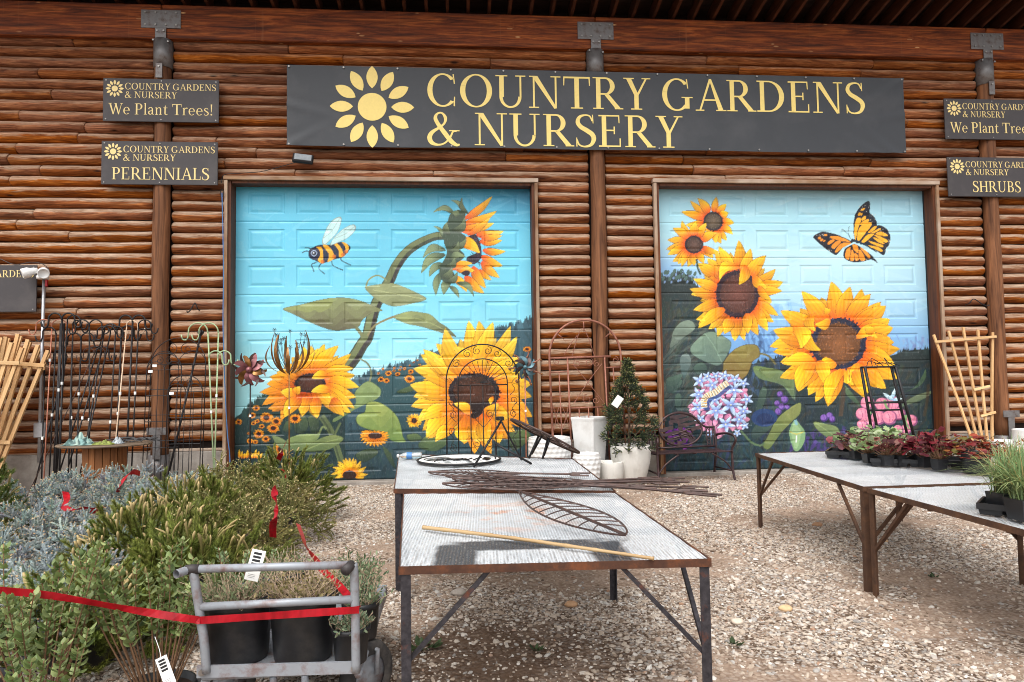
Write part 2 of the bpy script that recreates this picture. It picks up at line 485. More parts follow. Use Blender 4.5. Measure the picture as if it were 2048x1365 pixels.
def mat_red():
    m = N('red_ribbon'); p = m.obj(); n = m.noise(m.mapv(p, (14, 14, 3)), 2.0, 4)
    c = m.ramp(n, [(.3, lin(150,6,22)), (.7, lin(196,18,38))])
    b = m.bsdf(c, .32, 0, m.bump(n, .5, .004), .5)
    t = m.n('ShaderNodeBsdfTranslucent', {'Color': c}).outputs[0]
    return m.done(m.n('ShaderNodeMixShader', {0: .25, 1: b, 2: t}).outputs[0])
M['red'] = mat_red()
M['glass'] = mat_plain('floodlight_glass', lin(150,156,160), .15, .1)
M['white_plastic'] = mat_plain('white_plastic', lin(226,226,224), .4, 0, .04)
M['conduit'] = mat_plain('galvanised_conduit', lin(176,178,182), .35, .7, .1)
M['blue_cable'] = mat_plain('blue_cable', lin(70,120,176), .5)
M['black_cable'] = mat_plain('black_cable', lin(28,28,30), .5)
M['bronze'] = mat_plain('bronze_metal', lin(150,104,56), .35, .65, .3, 14, .05, dirt=lin(70,46,30), dirt_amt=.6, dscale=16)
M['purple_metal'] = mat_plain('plum_metal', lin(140,86,90), .45, .45, .25, 10, .05, dirt=lin(96,84,74), dirt_amt=.6, dscale=14)
M['teal_metal'] = mat_plain('teal_metal', lin(84,116,126), .45, .4, .25, 14, .05, dirt=lin(60,70,76), dirt_amt=.5)
M['bark'] = mat_plain('brown_twig', lin(128,96,70), .8, 0, .25, 40, .3)
M['bark_grey'] = mat_plain('grey_bark', lin(96,76,60), .85, 0, .25, 40, .3)
M['needle'] = mat_foliage('needles', .12, .6, 1.0, .25)
M['leaf'] = mat_foliage('leaves', .3, .5, 1.0, .4)
M['paint'] = None
# ------------------------------------------------------------------ mural painting (brush strokes laid as colour on the door skin)
class Canvas:
    SS = 2.0
    def __init__(s, x0, y0, x1, y1):
        s.x0, s.y0 = x0, y0
        s.w, s.h = int((x1-x0)*s.SS), int((y1-y0)*s.SS)
        s.a = np.zeros((s.h, s.w, 3))
        yy, xx = np.mgrid[0:s.h, 0:s.w]
        s.X = xx/s.SS+x0; s.Y = yy/s.SS+y0
        g = np.random.default_rng(5)
        n = np.zeros((s.h, s.w))
        for k, amp in ((6, .5), (14, .3), (40, .2)):
            c = g.random((k+2, k+2))
            yi = np.linspace(0, k, s.h); xi = np.linspace(0, k, s.w)
            y_0 = yi.astype(int); x_0 = xi.astype(int); fy = (yi-y_0)[:, None]; fx = (xi-x_0)[None]
            n += amp*((c[y_0][:, x_0]*(1-fy)+c[y_0+1][:, x_0]*fy)*(1-fx)+(c[y_0][:, x_0+1]*(1-fy)+c[y_0+1][:, x_0+1]*fy)*fx)
        s.n = n
        # fine dry-brush grain
        gr = g.random((s.h, s.w))
        k = np.ones(9)/9
        gr = np.apply_along_axis(lambda v: np.convolve(v, k, 'same'), 1, gr)
        s.grain = (gr-.5)*.5
    def vgrad(s, stops):
        ys = [q[0] for q in stops]
        for c in range(3):
            s.a[..., c] = np.interp(s.Y, ys, [q[1][c] for q in stops])
    def mask(s, P, soft=0):
        P = np.asarray(P, float)
        q = (P-[s.x0, s.y0])*s.SS
        x0 = max(int(q[:, 0].min())-1, 0); x1 = min(int(q[:, 0].max())+2, s.w)
        y0 = max(int(q[:, 1].min())-1, 0); y1 = min(int(q[:, 1].max())+2, s.h)
        if x1 <= x0 or y1 <= y0: return None
        X = np.arange(x0, x1)[None]+.5; Y = np.arange(y0, y1)[:, None]+.5
        ins = np.zeros((y1-y0, x1-x0), bool)
        for i in range(len(q)):
            (xa, ya), (xb, yb) = q[i-1], q[i]
            if ya == yb: continue
            cr = ((ya > Y) != (yb > Y)) & (X < (xb-xa)*(Y-ya)/(yb-ya)+xa)
            ins ^= cr
        return (slice(y0, y1), slice(x0, x1)), ins.astype(float)
    def put(s, P, col, alpha=1.0, shade=None, var=.12):
        r = s.mask(P)
        if r is None: return
        sl_, m = r
        c = np.broadcast_to(np.asarray(col, float), m.shape+(3,)).copy()
        if shade is not None: c = shade(s.X[sl_], s.Y[sl_], c)
        c = c*(1+var*2*(s.n[sl_]-.5)[..., None]+s.grain[sl_][..., None]*.35)
        m = (m*alpha)[..., None]
        s.a[sl_] = s.a[sl_]*(1-m)+np.clip(c, 0, 1)*m
    def line(s, pts, w, col, alpha=1.0, k=6):
        pts = np.array(crom(pts, k) if len(pts) > 2 else pts, float)
        d = np.gradient(pts, axis=0); nrm = np.stack([-d[:, 1], d[:, 0]], 1); nrm /= np.linalg.norm(nrm, axis=1)[:, None]+1e-9
        ww = (np.linspace(w[0], w[1], len(pts)) if hasattr(w, '__len__') else np.full(len(pts), w))[:, None]/2
        s.put(np.concatenate([pts+nrm*ww, (pts-nrm*ww)[::-1]]), col, alpha)
    def blob(s, pts, col, **kw):
        s.put(crom(pts, 5, True), col, **kw)
    def ell(s, c, rx, ry, col, rot=0, **kw):
        t = np.linspace(0, 2*PI, 28, endpoint=False)
        x, y = rx*np.cos(t), ry*np.sin(t)
        s.put(np.stack([c[0]+x*math.cos(rot)-y*math.sin(rot), c[1]+x*math.sin(rot)+y*math.cos(rot)], 1), col, **kw)
    def petal(s, base, tip, w, cols, bend=0.0, edge=(.35, .14, .06), ln=1.0):
        b = np.array(base, float); t = np.array(tip, float)
        ax = t-b; L = np.linalg.norm(ax)+1e-6; ax /= L; nr = np.array([-ax[1], ax[0]])
        u = np.linspace(0, 1, 14)
        prof = np.sin(PI*np.clip(u, 0, 1)**.8)**.75*(1-.25*u); prof[0] = .25; prof[-1] = 0.0
        mid = b+np.outer(u*L, ax)+np.outer(np.sin(PI*u)*bend*L, nr)
        def outline(k): return np.concatenate([mid+np.outer(prof*w/2*k, nr), (mid-np.outer(prof*w/2*k, nr))[::-1]])
        o = outline(1.0)
        s.put(outline(1.0+ln*1.6/max(w, 4))+ax*.3, edge, .8)
        c0, c1, c2 = [np.array(c) for c in cols]
        sd = 1 if nr[1] > 0 else -1
        def sh(X, Y, c):
            tt = np.clip(((X-b[0])*ax[0]+(Y-b[1])*ax[1])/L, 0, 1)[..., None]
            ss_ = (((X-b[0])*nr[0]+(Y-b[1])*nr[1])/max(w, 1))[..., None]
            st = np.sin(ss_*34+tt*4)*.05+np.sin(ss_*71)*.03
            cc = np.where(tt < .45, c0+(c1-c0)*(tt/.45), c1+(c2-c1)*((tt-.45)/.55))
            return cc*(1+st-.16*np.clip(ss_*sd*2, -1, 1))
        s.put(o, c1, 1.0, sh, .1)
def conv(ox, oy, k):
    return lambda *q: [(ox+x/k, oy+y/k) for x, y in q] if hasattr(q[0], '__len__') else (ox+q[0]/k, oy+q[1]/k)
YEL = [lin(236,120,30)**.4545, lin(246,170,28)**.4545, lin(252,206,62)**.4545]
S_ = lambda r, g, b: np.array([r, g, b])/255.0
Y1 = [S_(214,92,22), S_(246,164,26), S_(253,204,60)]
Y2 = [S_(232,120,20), S_(250,176,30), S_(253,210,70)]
Y3 = [S_(196,70,20), S_(238,134,26), S_(248,176,40)]
Y4 = [S_(236,150,40), S_(250,186,60), S_(254,214,104)]
def disc(cv, c, rx, ry, rot=0, col=S_(58,32,26), rim=S_(34,24,30), seed=1):
    cv.ell(c, rx, ry, rim, rot)
    g = np.random.default_rng(seed)
    for k in range(int(50+rx*2)):
        a = g.random()*2*PI; r = .75+.3*g.random()
        x, y = r*rx*math.cos(a), r*ry*math.sin(a)
        p = (c[0]+x*math.cos(rot)-y*math.sin(rot), c[1]+x*math.sin(rot)+y*math.cos(rot))
        cv.ell(p, max(.9, rx*.05), max(.7, rx*.035), rim*(.7+.7*g.random()), a)
    def sh(X, Y, cc):
        d = np.sqrt(((X-c[0])/rx)**2+((Y-c[1])/ry)**2)[..., None]
        return cc*(1.35-.55*d)
    cv.ell(c, rx*.8, ry*.8, col, rot, shade=sh)
    for k in range(int(40+rx*6)):
        a = g.random()*2*PI; r = math.sqrt(g.random())*.85
        x, y = r*rx*math.cos(a), r*ry*math.sin(a)
        p = (c[0]+x*math.cos(rot)-y*math.sin(rot), c[1]+x*math.sin(rot)+y*math.cos(rot))
        cv.ell(p, max(.5, rx*.022), max(.5, rx*.02), col*(.6+1.2*g.random())+S_(12,8,4)*g.random(), 0, alpha=.7)
def flower(cv, c, rx, ry, tips, w, pal, extra=8, seed=3, sd=None, rot=0, col=S_(66,36,26), rim=S_(36,26,30), inner=.8, back=True):
    g = np.random.default_rng(seed)
    if back:
        for k in range(len(tips)):
            a, b = np.array(tips[k-1]), np.array(tips[k])
            t = (a+b)/2; t = np.array(c)+(t-c)*(.72+.12*g.random())
            d = t-c; base = c+d/np.linalg.norm(d)*min(rx, ry)*.7
            cv.petal(base, t, w*.9, [p*.86 for p in pal], (g.random()-.5)*.15)
    for k, t in enumerate(tips):
        t = np.array(t, float); d = t-c; an = math.atan2(d[1]/ry, d[0]/rx)
        base = np.array([c[0]+rx*inner*math.cos(an), c[1]+ry*inner*math.sin(an)])
        f = 0 if sd is None else .75*max(0, math.cos(math.atan2(d[1], d[0])-sd))
        p = [np.clip((q*(1-f)+q3*f)*(1+(g.random()-.5)*.18), 0, 1) for q, q3 in zip(pal, (S_(176,52,18), S_(226,110,24), S_(240,150,36)))]
        cv.petal(base, t, w*(.85+.3*g.random()), p, (g.random()-.5)*.22)
    disc(cv, c, rx, ry, rot, col, rim, seed)
def daisy(cv, c, r, pal=Y3, seed=0, sq=.8, n=16, hole=.42):
    g = np.random.default_rng(seed)
    for ring, kk in ((1.0, .85), (.86, 1.0)):
        for k in range(n):
            a = 2*PI*(k+ring*3)/n+(g.random()-.5)*.3; q = r*ring*(.88+.22*g.random())
            b = (c[0]+math.cos(a)*r*.25, c[1]+math.sin(a)*r*.25*sq)
            cv.petal(b, (c[0]+math.cos(a)*q, c[1]+math.sin(a)*q*sq), r*.36, [x*kk for x in pal], (g.random()-.5)*.2, ln=.5)
    cv.ell(c, r*hole, r*hole*sq, S_(52,28,22))
def leaf(cv, pts, light, dark, mid=None, seed=0):
    P = np.array(crom(pts, 5, True)); g = np.random.default_rng(seed)
    lo, hi = P[:, 1].min(), P[:, 1].max()
    def sh(X, Y, c):
        t = np.clip((Y-lo)/(hi-lo+1e-6), 0, 1)[..., None]
        k = np.floor((t+.12*np.sin(X[..., None]*.13))*4)/4
        return np.array(light)*(1-k)+np.array(dark)*k
    c = P.mean(0)
    cv.put(c+(P-c)*(1+2.2/np.ptp(P, 0).max()), np.array(dark)*.7, .8)
    cv.put(P, light, 1.0, sh, .2)
    if mid is not None: cv.line(mid, 1.3, np.array(light)*1.25, .75)
def trees(cv, pts, col, seed, n=90, hmax=16, y_end=None):
    # ragged tree line above a hill edge
    g = np.random.default_rng(seed); P = np.array(crom(pts, 6))
    yb = cv.y0+cv.h/cv.SS+5
    cv.put(np.concatenate([P, [[P[-1, 0], yb], [P[0, 0], yb]]]), col, 1.0)
    for k in range(n):
        p = P[g.integers(len(P))]; h = hmax*(.4+.6*g.random()); w = 3+4*g.random()
        x = p[0]+g.normal()*3; y = p[1]+4
        cv.put([(x-w, y+6), (x-w*.4, y-h*.5), (x, y-h), (x+w*.5, y-h*.45), (x+w, y+6)], np.clip(np.array(col)*(.75+.6*g.random()), 0, 1), .9)
def strokes(cv, box, cols, n, ln, seed, ang=PI/2, w=3, alpha=.35):
    g = np.random.default_rng(seed)
    for k in range(n):
        x = box[0]+(box[2]-box[0])*g.random(); y = box[1]+(box[3]-box[1])*g.random()
        a = ang+g.normal()*.35; L = ln*(.4+g.random())
        cv.line([(x, y), (x+math.cos(a)*L*.5+g.normal()*2, y+math.sin(a)*L*.5), (x+math.cos(a)*L, y+math.sin(a)*L)], (w*(.5+g.random()), .6), cols[g.integers(len(cols))], alpha, 3)

def paint_left():
    cv = Canvas(462, 362, 1076, 972)
    A, B, D, E = conv(440, 350, 3.9), conv(740, 350, 3.9), conv(440, 630, 3.9), conv(740, 630, 3.9)
    cv.vgrad([(365, S_(84,182,214)), (430, S_(104,198,228)), (560, S_(120,208,234)), (680, S_(146,220,240)), (760, S_(186,236,246)), (960, S_(120,190,200))])
    dk = np.clip((cv.X-820)/240, 0, 1)*np.clip((470-cv.Y)/90, 0, 1)
    cv.a = cv.a*(1-dk[..., None]*.75)+S_(48,128,172)*dk[..., None]*.75
    cv.a *= (1+.10*(cv.n-.5)[..., None]+cv.grain[..., None]*.06)
    strokes(cv, (470, 372, 1060, 740), [S_(150,222,240), S_(104,196,226), S_(170,230,244)], 240, 46, 1, .1, 9, .16)
    tl = np.clip((560-cv.X)/90, 0, 1)*np.clip((cv.Y-640)/60, 0, 1)
    cv.a = cv.a*(1-.55*tl[..., None])+S_(112,170,170)*.55*tl[..., None]
    dkg = S_(34,60,64)
    trees(cv, [(462,842), (500,815), (520,800), (545,795), (600,800), (680,790), (720,775)], S_(38,64,60), 2, 110, 16)
    trees(cv, [(690,790), (706,768), (730,752), (760,742), (800,732), (830,722), (880,700), (960,672), (1000,660), (1035,650), (1062,640), (1080,636)], S_(60,92,104), 3, 190, 16)
    cv.blob(E((0,500),(60,470),(200,430),(330,400),(420,400),(520,700),(300,900),(0,900)), S_(44,78,82), alpha=.75)
    lo = np.clip((cv.Y-800)/140, 0, 1)[..., None]
    dm = ((cv.a.mean(-1) < .42)*1.0)[..., None]
    cv.a = cv.a*(1-dm*lo*.6)+S_(24,42,48)*dm*lo*.6
    strokes(cv, (470, 830, 1066, 965), [S_(22,40,44), S_(44,70,66), S_(58,86,84), S_(30,52,62)], 420, 34, 5, PI/2, 5, .42)
    strokes(cv, (980, 660, 1066, 900), [S_(30,52,56), S_(70,102,108), S_(44,70,72)], 120, 30, 8, PI/2, 4, .45)
    # background stems and shadowy leaves
    for q, wd in ((((790,790),(870,920),(950,1160)), 13), (((940,840),(900,920),(890,950)), 5), (((700,760),(740,850),(760,930)), 5)):
        cv.line(D(*q), wd, S_(98,112,74)); cv.line([(x-2, y) for x, y in D(*q)], wd*.3, S_(60,74,54), .7)
    for k, q in enumerate([((600,800),(660,790),(690,860),(640,930),(580,900)), ((690,800),(760,800),(770,900),(720,930)), ((520,830),(560,860),(540,910),(490,900)),
                           ((1060,1090),(1180,1040),(1230,1080),(1120,1150)), ((1270,1030),(1330,1080),(1370,1200),(1310,1130)), ((680,1120),(740,1125),(800,1190),(740,1180))]):
        leaf(cv, D(*q), S_(72,90,62), S_(40,58,50), seed=k)
    for q in [((380,1010),(470,920),(560,930),(600,1000),(520,1060),(420,1050)), ((290,940),(370,930),(400,970),(320,990)), ((210,600),(300,560),(400,520),(380,570),(280,610)), ((1090,930),(1200,900),(1250,960),(1120,1060))]:
        leaf(cv, E(*q), S_(96,116,72), S_(54,74,54), seed=3)
    smalls = [(283,728,30),(145,835,30),(250,785,31),(362,803,56),(290,830,22),(262,845,20),(325,870,24),(415,885,50),(440,832,46),(302,930,44),(358,968,34),(232,985,28),(275,992,23),(222,925,14),(585,810,50),(475,1050,62)]
    for i, (x, y, r) in enumerate(smalls): daisy(cv, D(x, y), r/3.9, Y3, i, .82)
    for k in range(9):
        a = D(150+k*20, 1120); cv.petal(a, D(150+k*22, 1050+(k%3)*14), 6, Y2)
    smr = [(100,423,13),(66,457,12),(145,457,29),(215,463,23),(87,503,29),(130,513,26),(190,415,13),(187,437,12),(233,430,13),(268,420,16),(240,408,10),(318,443,25),(340,370,9),(370,355,9),(387,390,11),(310,395,9),(308,500,43)]
    for i, (x, y, r) in enumerate(smr): daisy(cv, E(x, y), r/3.9, Y3, 40+i, .8)
    daisy(cv, E(345,825), 60/3.9, Y2, 5, 1.0, 20, .36); daisy(cv, E(1225,268), 34/3.9, Y3, 6, .7)
    # stalk of the nodding sunflower
    st = B((590,478),(520,478),(430,510),(340,560),(270,620),(200,720),(150,830),(60,985),(20,1090))+D((1150,170),(1110,230),(1050,330),(985,410))
    cv.line(st, (15, 27), S_(70,78,62)); cv.line([(x-3, y-2) for x, y in st], (8, 14), S_(118,128,88)); cv.line([(x+5, y+2) for x, y in st[4:]], (4, 9), S_(58,52,54), .8)
    strokes(cv, D(980,0)+D(1180,380), [S_(150,156,110), S_(60,64,56)], 30, 22, 3, 2.0, 2, .0)
    # leaves
    lt, dk_ = S_(146,156,104), S_(92,98,74)
    leaf(cv, A((495,1045),(640,1010),(800,972),(900,960),(1000,962),(1100,985),(1200,1025),(1265,1060),(1190,1075),(1110,1130),(1080,1185),(1000,1205),(900,1215),(800,1190),(680,1140),(580,1090)), S_(138,146,100), S_(100,96,74), seed=1)
    cv.blob(A((500,1046),(640,1014),(800,978),(880,968),(860,1030),(780,1075),(740,1055),(690,1075),(620,1060)), S_(150,160,96), alpha=.7)
    cv.line(A((1060,1190),(1100,1240),(1110,1270)), 7, S_(120,126,88))
    leaf(cv, [(731,576),(752,570),(772,568),(790,568),(820,580),(852,598),(820,608),(790,613),(770,608),(748,595)], S_(158,166,120), S_(128,136,98), [(745,580),(790,588),(845,598)], 2)
    cv.line(A((1135,880),(1160,820),(1220,785),(1270,800),(1300,830)), 3, S_(150,158,112))
    leaf(cv, B((185,1110),(250,1080),(320,1065),(400,1075),(470,1090),(540,1150),(600,1190),(670,1262),(600,1245),(500,1215),(400,1185),(280,1160)), S_(140,150,100), S_(96,102,80), B((200,1115),(400,1130),(600,1220)), 3)
    cv.line(D((1150,165),(1200,90),(1290,40),(1370,10)), 4, S_(138,130,92))
    leaf(cv, D((1160,520),(1230,560),(1255,600),(1230,650),(1150,690),(1050,740),(900,832),(888,810),(980,760),(1060,690),(1050,620),(1090,560)), S_(146,168,108), S_(112,136,84), None, 4)
    cv.line(D((1165,525),(1180,450),(1150,380),(1085,340)), 3.5, S_(120,126,88))
    leaf(cv, D((1150,690),(1220,680),(1290,710),(1360,770),(1400,840),(1425,950),(1445,990),(1350,985),(1270,930),(1100,870),(1065,820),(1080,780),(1130,760)), S_(160,176,96), S_(104,134,70), None, 5)
    leaf(cv, D((410,945),(500,975),(560,1050),(520,1062),(450,1020)), S_(122,140,94), S_(84,102,72), None, 6)
    leaf(cv, D((520,980),(600,940),(700,930),(770,935),(760,970),(680,1030),(600,1070),(560,1040)), S_(132,150,92), S_(88,108,70), None, 7)
    leaf(cv, D((660,1062),(720,1000),(820,950),(900,940),(962,965),(920,1010),(850,1050),(760,1065)), S_(128,144,88), S_(84,104,66), D((670,1055),(800,1000),(950,965)), 8)
    cv.line(D((770,935),(800,875),(830,890)), 4, S_(124,140,90))
    # seed head, centre left
    T = D((650,245),(710,240),(765,262),(815,225),(925,240),(1020,305),(1040,415),(1052,470),(1085,565),(1060,645),(1050,730),(1020,765),(970,790),(870,700),(755,808),(640,795),(560,720),(475,825),(405,755),(375,735),(330,705),(310,605),(365,540),(385,485),(440,450),(500,380),(560,330),(600,300))
    flower(cv, np.array(D(705,535)), 120/3.9, 74/3.9, T, 30, Y1, seed=4, sd=2.6)
    for b, t, w in (((590,640),(470,600),24),((840,470),(715,495),20),((860,590),(710,600),20),((570,610),(625,560),18),((700,640),(640,790),30),((760,650),(760,805),26),((880,650),(960,780),28),((630,650),(500,800),30)):
        cv.petal(D(*b), D(*t), w, Y1 if t[1] > 620 else Y2, .1)
    # front sunflower, right
    T = E((770,45),(850,45),(960,55),(1095,90),(1148,170),(1165,330),(1205,440),(1258,540),(1262,640),(1268,800),(1250,905),(1130,915),(1075,970),(1010,1005),(945,1085),(815,1085),(735,1010),(510,990),(455,965),(410,905),(370,830),(320,715),(340,640),(312,545),(340,420),(395,310),(415,270),(515,225),(490,335),(585,105))
    flower(cv, np.array(E(810,600)), 200/3.9, 145/3.9, T, 42, Y2, seed=6, col=S_(66,38,26), sd=1.3)
    cv.blob(E((640,700),(740,690),(830,690),(930,680),(900,740),(820,810),(760,780),(690,740)), S_(40,26,24))
    for b, t, w in (((790,775),(655,690),22),((735,860),(735,1000),34),((820,830),(850,1000),30),((900,800),(930,1030),34),((960,730),(1090,800),36),((885,765),(1005,690),24),((1000,900),(1010,1000),26),((960,640),(940,700),10),((630,760),(440,960),36),((650,880),(510,985),28),((620,740),(400,820),32),((840,430),(880,330),40),((760,400),(660,250),36)):
        cv.petal(E(*b), E(*t), w, Y2, .12)
    # the two half flowers near the bottom
    c = np.array(D(1205,945))
    for k in range(15):
        a = PI*(k/14)*1.25-.4; cv.petal(c, (c[0]+math.cos(a)*30, c[1]+math.sin(a)*22), 9, Y3, .1)
    for k in range(9):
        a = -PI*(k/8); cv.petal(c, (c[0]+math.cos(a)*28, c[1]+math.sin(a)*12), 8, Y3)
    cv.ell(D(1210,943), 14, 6.5, S_(60,34,26))
    c = np.array(D(1010,1245))
    for rr_, kk in ((34, .9), (29, 1.02)):
        for k in range(17):
            a = -PI*(k/16)*1.14+.2; cv.petal((c[0]+math.cos(a)*10, c[1]+math.sin(a)*8), (c[0]+math.cos(a)*rr_*(.9+.2*(k%2)), c[1]+math.sin(a)*rr_), 9, [x*kk for x in Y2], .08, ln=.6)
    cv.ell(D(1010,1250), 14, 9, S_(52,30,26))
    # the nodding sunflower
    for b, t, w in (((740,345),(955,165),17),((715,395),(990,282),19),((700,435),(970,375),22),((760,470),(940,330),14),((830,470),(1045,440),19),((855,520),(1030,512),17),((865,490),(1032,475),14),((880,590),(1058,597),16),((868,635),(1035,712),19),((868,680),(1010,802),20),((850,740),(948,822),13),((800,715),(903,885),21),((740,790),(890,925),21),((650,700),(815,750),22)):
        cv.petal(B(*b), B(*t), w, [S_(222,80,34), S_(250,160,28), S_(253,206,70)], .05)
    cv.blob(B((760,490),(820,465),(855,520),(870,600),(860,660),(800,700),(750,650),(840,600),(800,540)), S_(44,34,46))
    cv.blob(B((710,770),(750,745),(780,760),(760,790)), S_(44,34,46))
    strokes(cv, B(780,480)+B(860,690), [S_(80,70,98), S_(26,22,30)], 50, 6, 4, .5, 1.5, .8)
    cv.petal(B(672,510), B(858,612), 26, [S_(222,80,34), S_(250,160,28), S_(253,200,60)], -.12)
    cv.petal(B(640,790), B(756,915), 17, [S_(232,110,30), S_(252,178,34), S_(253,200,60)], -.1)
    cv.petal(B(625,740), B(800,690), 16, [S_(222,80,34), S_(246,140,30), S_(253,190,60)], -.1)
    g1, g2 = S_(126,142,104), S_(66,82,66)
    for b, t, w, bn in (((665,310),(490,295),12,.25),((720,285),(630,198),9,.2),((765,305),(718,175),10,-.2),((590,585),(412,650),17,.25),((585,620),(400,770),20,.18),((570,690),(460,797),16,.15),((555,760),(515,942),15,.1),((620,810),(575,935),18,.1),((620,865),(695,960),10,-.1),((680,840),(808,948),13,-.2),((570,490),(490,400),7,.2),((650,560),(740,480),10,.1)):
        cv.petal(B(*b), B(*t), w, [g2, g1*.9, g1], bn, (.16,.2,.16))
    cv.blob(B((745,300),(690,275),(630,300),(600,380),(570,450),(580,540),(600,600),(580,660),(540,730),(560,820),(620,850),(670,810),(640,720),(720,660),(735,620),(690,560),(750,490),(700,440),(725,380)), g2)
    for b, t, w, bn in (((640,440),(740,330),17,.25),((620,470),(600,370),15,-.2),((640,560),(755,495),14,.2),((610,600),(690,520),14,.3),((620,670),(745,640),15,-.25),((590,720),(660,640),15,.3),((560,800),(640,720),17,.25),((600,840),(680,760),14,.2),((690,330),(640,290),14,.2)):
        cv.petal(B(*b), B(*t), w, [g2*.8, g1*.85, g1*1.02], bn, (.14,.18,.15))
    for c, rx, ry in () and (((670,300),18,12),((640,410),15,14),((700,430),15,13),((640,500),15,13),((650,580),17,13),((690,630),15,10),((640,660),14,9),((570,760),13,14),((620,790),13,15)):
        cv.ell(B(*c), rx, ry, g2*.9); cv.ell((B(*c)[0]-2, B(*c)[1]-2), rx*.78, ry*.74, g1*.95)
        cv.ell((B(*c)[0]+1, B(*c)[1]+1), rx*.4, ry*.4, g2)
    # bee
    cv.blob(A((700,630),(720,575),(770,548),(850,545),(940,525),(985,535),(1018,565),(1000,600),(960,640),(880,665),(800,690),(740,668)), S_(30,44,70))
    for q in (((745,570),(790,565),(805,620),(800,690),(765,670),(770,620)), ((800,550),(840,552),(880,600),(890,650),(840,680),(850,620)), ((890,540),(920,540),(955,590),(960,635),(930,640),(925,590)), ((950,525),(985,535),(1005,570),(985,610),(975,560))):
        cv.blob(A(*q), S_(238,172,44)); x, y = A(*q[3]); cv.ell((x, y-3), 4, 4, S_(214,110,40), alpha=.8)
    cv.ell(A(735,615), 12, 13, S_(28,36,62)); cv.ell(A(733,612), 6, 6, S_(170,190,220)); cv.ell(A(733,612), 4.6, 4.6, S_(22,26,44)); cv.ell(A(730,608), 1.5, 1.5, S_(230,240,250))
    for q in (((800,540),(800,500),(840,400),(890,345),(940,328),(945,370),(920,440),(870,500),(820,545)), ((860,550),(880,500),(950,430),(1020,392),(1057,398),(1050,440),(1000,490),(930,525))):
        cv.blob([(x, y) for x, y in A(*q)], S_(150,160,150)); P = np.array(A(*q)); c = P.mean(0); cv.blob(c+(P-c)*.93, S_(190,226,226))
        cv.line([P[1], c, P[4]], 1, S_(150,170,165), .8); cv.line([P[1], P[3], ], .8, S_(160,180,170), .6)
    for q in (((755,685),(715,700),(735,758)), ((790,690),(770,730),(818,775)), ((870,670),(885,710),(960,745)), ((945,645),(950,670),(1020,705)), ((705,600),(670,595),(640,610)), ((712,585),(690,570),(660,568))):
        cv.line(A(*q), 1.8, S_(34,40,58))
    return cv

